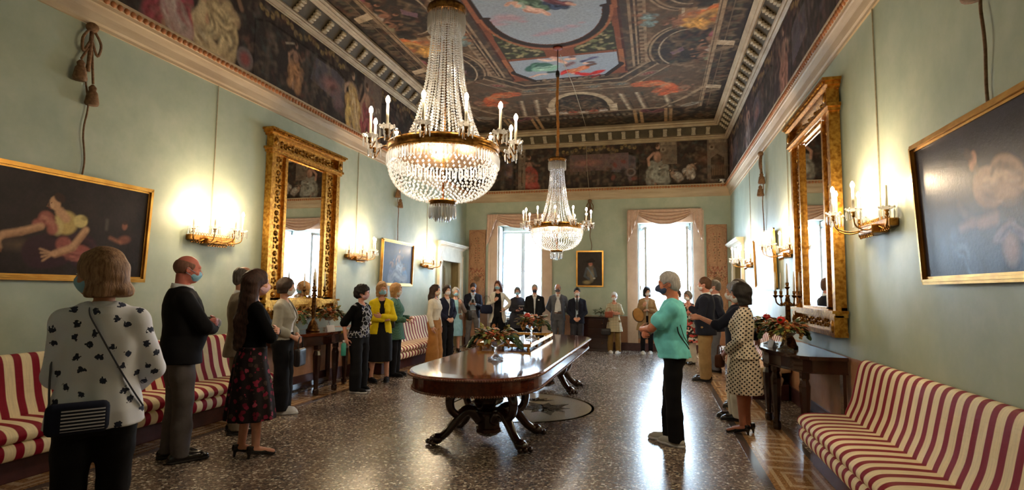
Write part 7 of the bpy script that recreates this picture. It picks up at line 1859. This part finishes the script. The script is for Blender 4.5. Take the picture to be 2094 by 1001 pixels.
# 12 phone man
x, y = at_px(967, y=14.62); f = fc(.30, -.95)
p = Person('man in a navy blazer and beige chinos looking down at his phone', x, y, f, top_h(x, y, 578), .010, (196, 142, 118), sex='m', head=(0, -.32, 0), feet=((-.16, 0, .25), (.14, .05, -.3)), armL=dict(e=(-.22, .03, 1.12), w=(-.03, .25, 1.18), curl=.7, n=(0, -.3, 1)), armR=dict(e=(.22, .03, 1.12), w=(.06, .27, 1.18), curl=.6, n=(-.5, -.3, 1)))
p.body(.009); p.hair('short', H_['dark']).brows(H_['dark']); p.mask(M['mnavy'], .008); p.shirt(M['skyshirt'], .012, .96, 1.97); p.collar(M['skyshirt']); p.jacket(M['navy'], .028, .80, 1.85, .09, .30, lapels=M['navy']); p.trousers(M['midgrey'], .012, .0).shoes(M['brown_leather'])
F = p.F(lo=(-.24, -.24, .96), hi=(.24, .24, 1.03)); F.prof(p.b.T, .016, 0, z0=.975, z1=1.01); p.done(F, 'belt', M['brown_leather'])
t = thing('phone', 'dark phone held by the man in the navy blazer', 'phone', loc_of(x, y, f, -.0, .34, 1.26)); t.rotation_euler = (.9, 0, f); b = MB(); b.bevbox((-.035, -.005, -.07), (.035, .005, .07), .004); b.build('phone_case', M['black'], t); b = MB(); b.box2((-.031, -.0062, -.066), (.031, -.005, .066)); b.build('screen', mat('phone_glass', srgb(20, 22, 30), .1), t)
# 13 white cardigan woman with handbag
x, y = at_px(1018, y=14.72); f = fc(.25, -.97)
p = Person('woman in a white open jacket over black, hand on hip, dark bag on her shoulder', x, y, f, top_h(x, y, 574), .010, (210, 156, 132), sex='f', head=(-.3, 0, 0), feet=((-.12, 0, .2), (.13, .02, -.25)), armL=dict(e=(-.36, -.06, 1.16), w=(-.18, .06, 1.0), curl=.5, n=(1, 0, 0)), armR=dict(e=(.25, .06, 1.14), w=(.08, .22, 1.24), curl=.9, n=(0, -1, 0)))
p.body(.009); p.hair('long', H_['auburn'], L=.22).brows(H_['brown']); p.mask(M['mblue'], .008); p.shirt(M['nearblack'], .010, .95, .2, v=.12); p.jacket(M['whitejk'], .026, .66, 1.9, .11, .16, name='open_jacket', flare=.12); p.trousers(M['nearblack'], .016, .012).shoes(M['nearblack'])
bag('handbag', 'large dark slouchy bag at the elbow of the woman in the white jacket', loc_of(x, y, f, .30, .20, .92), f + .2, .34, .13, .24, M['denim'], .24, shape='round')
# 14 dark grey coat
x, y = at_px(1058, y=14.95); f = fc(.50, -.86)
p = Person('short-haired person in a long dark grey coat holding papers before the left window', x, y, f, top_h(x, y, 587), .010, (196, 146, 128), sex='f', girth=1.05, head=(-.3, 0, 0), armL=dict(e=(-.22, .04, 1.12), w=(-.04, .25, 1.12), curl=.4, n=(0, 0, 1)), armR=dict(e=(.22, .04, 1.12), w=(.08, .26, 1.08), curl=.5, n=(0, 0, 1)))
p.body(.009); p.hair('pixie', H_['saltpep']).brows(H_['dark']); p.mask(M['mblue'], .008); p.jacket(M['darkgrey'], .03, .56, 1.7, None, .2, name='coat', flare=.12, lapels=M['darkgrey']); p.trousers(M['nearblack'], .012, .0).shoes(M['blackshoe'])
b = MB(); b.bevbox((-.08, -.06, 0), (.08, .06, .008), .003); o = b.build('folded_papers', M['offwhite']); o.location = loc_of(x, y, f, -.0, .40, 1.14); o.rotation_euler = (.15, 0, f); prop(o, 'white folded papers held by the person in the long dark grey coat', 'paper')
# 15 pocket square man
x, y = at_px(1093, y=14.35); f = fc(.22, -.97)
p = Person('man in a black suit with white pocket square and navy mask, hands folded', x, y, f, top_h(x, y, 581), .010, (204, 150, 132), sex='m', girth=1.10, belly=.02, **clasped(.92))
p.body(.009); p.hair('cropped', H_['grey']).brows(H_['grey']); p.mask(M['mnavy'], .008); p.shirt(M['white'], .012, .9, 1.97); p.collar(M['white']); j = p.jacket(M['nearblack'], .028, .80, 1.92, .012, .36, lapels=M['nearblack']); p.trousers(M['nearblack'], .016, .01).shoes(M['blackshoe'])
b = MB(); b.prism([(-.13, 1.30), (-.09, 1.30), (-.085, 1.335), (-.1, 1.32), (-.11, 1.345), (-.125, 1.32)], 1, .145, .15); b.build('pocket_square', M['white'], p.t)
# 16 grey suit
x, y = at_px(1141, y=14.60); f = fc(.15, -.98)
p = Person('glasses-wearing man in a grey suit and white shirt, hands behind his back', x, y, f, top_h(x, y, 580), .010, (204, 150, 126), sex='m', head=(-.15, .05, .05), **behind())
p.body(.009); p.hair('fringe_ring', H_['grey']).brows(H_['grey']); p.mask(M['suitgrey'], .008); p.glasses(M['black']); p.shirt(M['white'], .012, .96, 1.9); p.collar(M['white']); p.jacket(M['suitgrey'], .028, .78, 1.9, .10, .34, lapels=M['suitgrey']); p.trousers(M['suitgrey'], .016, .008).shoes(M['brown_leather'])
F = p.F(lo=(-.24, -.24, .96), hi=(.24, .24, 1.03)); F.prof(p.b.T, .016, 0, z0=.975, z1=1.01); p.done(F, 'belt', M['brown_leather'])
# 17 tie man
x, y = at_px(1180, y=14.25); f = fc(.12, -.99)
p = Person('black-haired man in a navy jacket and dark tie before the chest of drawers', x, y, f, top_h(x, y, 588), .010, (206, 150, 128), sex='m', **clasped(.90))
p.body(.009); p.hair('short', H_['black']).brows(H_['black']); p.mask(M['mwhite'], .008); p.shirt(M['skyshirt'], .012, .9, 1.97); p.collar(M['white']); p.jacket(M['navy'], .028, .79, 1.92, .035, .36, lapels=M['navy']); p.trousers(M['darkgrey'], .016, .01).shoes(M['blackshoe'])
b = MB(); b.prism([(-.018, 1.455), (.018, 1.455), (.012, 1.425), (.032, 1.1), (0, 1.05), (-.032, 1.1), (-.012, 1.425)], 1, .125, .140); b.build('tie', M['darkgrey'], p.t)
# 18 old woman
x, y = at_px(1256, y=14.52); f = fc(.02, -1)
p = Person('small white-haired woman in a plaid skirt over brown trousers, arms folded', x, y, f, top_h(x, y, 598), .010, (196, 140, 118), sex='f', head=(-.1, 0, 0), feet=((-.12, .02, .3), (.12, .02, -.3)), **crossed(0, .04))
p.body(.009); p.hair('fluffy', H_['white']).brows(H_['grey']); p.mask(M['mwhite'], .008); p.shirt(M['plaid'], .022, .95, .9, 1.2, .08, name='shirt', v=.08); p.skirt(M['plaid'], .62, 1.0, .22, fold=.008, nf=10); p.trousers(M['olive'], .016, .01).shoes(M['white'], M['white'], 'sneaker')
bag('handbag', 'terracotta shoulder bag at the waist of the white-haired woman', loc_of(x, y, f, .12, .24, .90), f, .20, .07, .15, M['terracotta'], .1); bag('handbag', 'small black handbag hanging low beside the white-haired woman', loc_of(x, y, f, .20, .16, .46), f, .24, .1, .16, M['leather'], .28)
# 19 trench coat
x, y = at_px(1323, y=14.62); f = fc(.05, -1)
p = Person('dark-haired woman in a camel coat holding a straw bag before the right window', x, y, f, top_h(x, y, 587), .010, (210, 160, 140), sex='f', head=(.35, 0, 0), feet=((-.09, .0, .2), (.12, .06, -.2)), armR=dict(e=(.22, .05, 1.13), w=(.10, .22, 1.26), curl=.7, n=(0, -1, 0)), armL=dict(e=(-.23, .03, 1.12), w=(.02, .24, 1.16), curl=.5, n=(0, -.5, -1)))
p.body(.009); p.hair('bob', H_['black']).brows(H_['black']); p.mask(M['mwhite'], .008); p.shirt(M['offwhite'], .012, 1.0, .3); p.jacket(M['camel'], .032, .62, 1.9, .03, .18, name='coat', flare=.16, lapels=M['camel']); p.trousers(M['nearblack'], .006, .0).shoes(M['white'], M['white'], 'sneaker')
t = thing('straw_bag', 'oval straw bag held against the camel coat', 'bag', loc_of(x, y, f, .22, .27, .98), f + .25); t.rotation_euler = (0, .35, f + .2); b = MB(); b.lathe([(0, -.05), (.10, -.045), (.125, -.03), (.13, 0), (.125, .03), (.10, .045), (0, .05)], 22, (0, 0, 0), 1, 1.35); b.V = [(v[0], v[2], v[1]) for v in b.V]; b.F = [q[::-1] for q in b.F]; b.build('bag_body', M['straw'], t, True); b = MB(); b.tube([(.13 * math.cos(a), .0, .175 * math.sin(a)) for a in np.linspace(-2.4, .9, 18)], .012, 6, flat=.5); b.build('strap', M['leather'], t, True)
# 20 turquoise T-shirt
x, y = at_px(1378, y=6.05); f = fc(-1, .10); TX, TY, TF = x, y, f
p = Person('grey-haired man in a turquoise T-shirt and dark trousers with folded arms', x, y, f, top_h(x, y, 556), .007, (202, 128, 100), sex='m', girth=1.0, belly=.035, lean=(0, .03), head=(.12, -.10, 0), feet=((-.09, -.02, .55), (.11, .06, .12)), armL=dict(e=(-.22, .20, 1.17), w=(.0, .32, 1.15), d=(.95, .0, .05), curl=.6, n=(0, -1, .1)), armR=dict(e=(.22, .20, 1.15), w=(-.0, .30, 1.09), d=(-.95, -.1, .05), curl=.5, n=(0, -1, .1)))
p.body(.006); p.hair('short', hairm('silver_hair', (140, 138, 140), (200, 198, 200)), .006).brows(H_['grey']); p.mask(M['mgrey'], .005, 'beak'); p.shirt(M['aqua'], .030, .88, .62, 1.3, .072, name='t_shirt', wr=.006, fold=.006, sinfl=.018); p.trousers(M['nearblack'], .012, .016, wr=.003)
p.shoes(mat('grey_sneaker', srgb(170, 168, 160), .6), M['white'], 'sneaker')
p.band([p.surf(a_, z_, .044) for a_, z_ in ((-.19, 1.20), (-.175, 1.14), (-.15, 1.08), (-.11, 1.02), (-.07, .97))], .006, M['leather'], 'bag_strap'); p.band([p.surf(a_, z_, .044) for a_, z_ in ((-.18, 1.22), (-.155, 1.16), (-.13, 1.10), (-.09, 1.05), (-.05, 1.01))], .006, M['leather'], 'bag_strap')
# 21 floral dress, glasses
x, y = at_px(1407, y=12.9); f = fc(-.45, -.9)
p = Person('woman in sunglasses and a multicoloured floral dress behind the turquoise T-shirt', x, y, f, top_h(x, y, 595), .011, (200, 148, 126), sex='f', head=(0, 0, 0), armL=dict(e=(-.24, .05, 1.14), w=(-.10, .22, 1.36), curl=.7, n=(0, -1, 0)))
p.body(.010); p.hair('pixie', H_['saltpep']).brows(H_['dark']); p.mask(M['mwhite'], .008); p.glasses(M['black']); p.shirt(M['multi_floral'], .02, .9, 1.1); p.skirt(M['multi_floral'], .52, 1.05, .24, fold=.012, nf=10, name='dress_skirt'); p.trousers(M['offwhite'], .02, .03).shoes(M['blackshoe'])
bag('handbag', 'black shoulder bag beside the multicoloured floral dress', loc_of(x, y, f, -.36, .05, .78), f + .5, .26, .12, .26, M['leather'], .2)
# 21b head behind the turquoise shoulder
x, y = at_px(1385, y=13.7); f = fc(-.2, -1)
p = Person('person almost hidden behind the shoulder of the turquoise T-shirt', x, y, f, top_h(x, y, 592), .012, (200, 150, 130), sex='f'); p.body(.011); p.hair('pixie', H_['dark']).brows(H_['dark']); p.mask(M['mwhite'], .008); p.jacket(M['darkgrey'], .028, .8, 1.9, None, .2); p.trousers(M['nearblack'], .015).shoes(M['blackshoe'])
# 22 khaki trousers man
x, y = at_px(1443, y=10.5); f = fc(-.93, .25)
p = Person('brown-haired man in a navy blazer and khaki trousers at the right', x, y, f, top_h(x, y, 567), .009, (206, 140, 120), sex='m', girth=1.08, belly=.03, head=(.1, 0, 0), feet=((-.10, 0, .1), (.10, .02, -.05)), armL=dict(e=(-.24, .02, 1.12), w=(-.12, .24, 1.24), curl=.6, n=(0, -1, .3)), armR=dict(e=(.24, .02, 1.12), w=(.1, .24, 1.2), curl=.6, n=(0, -1, .3)))
p.body(.008); p.hair('short', H_['brown']).brows(H_['brown']); p.mask(M['mwhite'], .007); p.shirt(M['skyshirt'], .012, .9, 1.97); p.collar(M['white']); p.jacket(M['navy'], .03, .78, 1.92, .04, .32, lapels=M['navy']); p.trousers(M['khaki'], .022, .014).shoes(M['blackshoe'])
# 23 grey-haired man in navy
x, y = at_px(1463, y=11.75); f = fc(-.95, .1)
p = Person('grey-haired man in a navy suit standing behind the khaki trousers', x, y, f, top_h(x, y, 573), .011, (196, 136, 118), sex='m', girth=1.05, **behind())
p.body(.010); p.hair('short', H_['saltpep']).brows(H_['grey']); p.mask(M['mwhite'], .008); p.shirt(M['white'], .012, .9, 1.95); p.collar(M['white']); p.jacket(M['navy'], .03, .78, 1.92, .03, .32, lapels=M['navy']); p.trousers(M['suitgrey'], .02, .012).shoes(M['blackshoe'])
# 24 man behind the pointing person
x, y = at_px(1512, y=8.25); f = fc(-.95, .2)
p = Person('brown-haired person in navy almost hidden behind the pointing person', x, y, f, top_h(x, y, 571), .010, (200, 146, 124), sex='m', **behind()); p.body(.010); p.hair('short', H_['dark']).brows(H_['dark']); p.mask(M['mwhite'], .008); p.shirt(M['navy'], .02, .88, 1.95); p.trousers(M['offwhite'], .018, .01).shoes(M['blackshoe'])
# 25 pointing person
x, y = at_px(1505, y=7.42); f = fc(-.93, .10)
p = Person('grey-haired person in a navy top and white trousers pointing to the left', x, y, f, top_h(x, y, 578), .008, (206, 146, 122), sex='m', girth=.97, feet=((-.09, -.02, .1), (.09, .03, .0)), armL=dict(e=(-.20, .27, 1.16), w=(-.16, .50, 1.33), d=(.02, 1, -.03), point=True, curl=1.2, n=(1, 0, -.2)), armR=dict(e=(.22, -.02, 1.1), w=(.2, .05, .88)))
p.body(.0065); p.hair('fluffy', hairm('ash_hair', (96, 96, 104), (160, 162, 170))).brows(H_['grey']); p.mask(M['mwhite'], .007); p.shirt(M['navy'], .024, .84, 1.15, 1.15, .07, name='navy_top', wr=.004); p.trousers(M['offwhite'], .02, .012).shoes(M['blackshoe'])
# 26 polka dots
x, y = at_px(1520, y=6.72); f = fc(-.86, .22); PX, PY, PF = x, y, f
p = Person('black-haired woman in a cream polka-dot blouse and skirt with black heels', x, y, f, top_h(x, y, 580), .007, (178, 116, 92), sex='f', girth=1.04, head=(.10, -.08, 0), heel=.045, feet=((-.07, .02, .1), (.08, -.02, .0)), armL=dict(e=(-.21, .02, 1.10), w=(-.07, .20, .93), curl=.6, n=(0, -1, 0)), armR=dict(e=(.21, .02, 1.10), w=(.05, .20, .95), curl=.6, n=(0, -1, 0)))
p.body(.0065); p.hair('bob', H_['black'], .006).brows(H_['black']); p.mask(M['mwhite'], .006)
F = Field(*[np.array(q_) for q_ in ((-.45, -.36, .8), (.45, .40, 1.5))], .007); F.prof([(.86, .21, .165, 0, -.01), (.93, .185, .135, 0, -.01)] + [t_ for t_ in p.b.T if t_[0] > .95], .016, .02, z0=.88, z1=1.45, fold=.008, nf=15); p.b.torso(F, .018, 1.1); p.b.sleeves(F, .018, 1.8, 1.15); p.b.neckcut(F, .062, 1.478); F.wrinkle(.003, 28, 3); p.done(F, 'polka_blouse', M['polka'])
p.skirt(M['polka'], .47, 1.0, .205, fold=.007, nf=16, ry=.92).shoes(M['blackshoe'], kind='pump')
bag('handbag', 'dark red-brown handbag held before the polka-dot skirt', loc_of(x, y, f, -.02, .25, .70), f + PI / 2 * .9, .08, .17, .15, M['brown_leather'], .10)
bpy.context.view_layer.update()
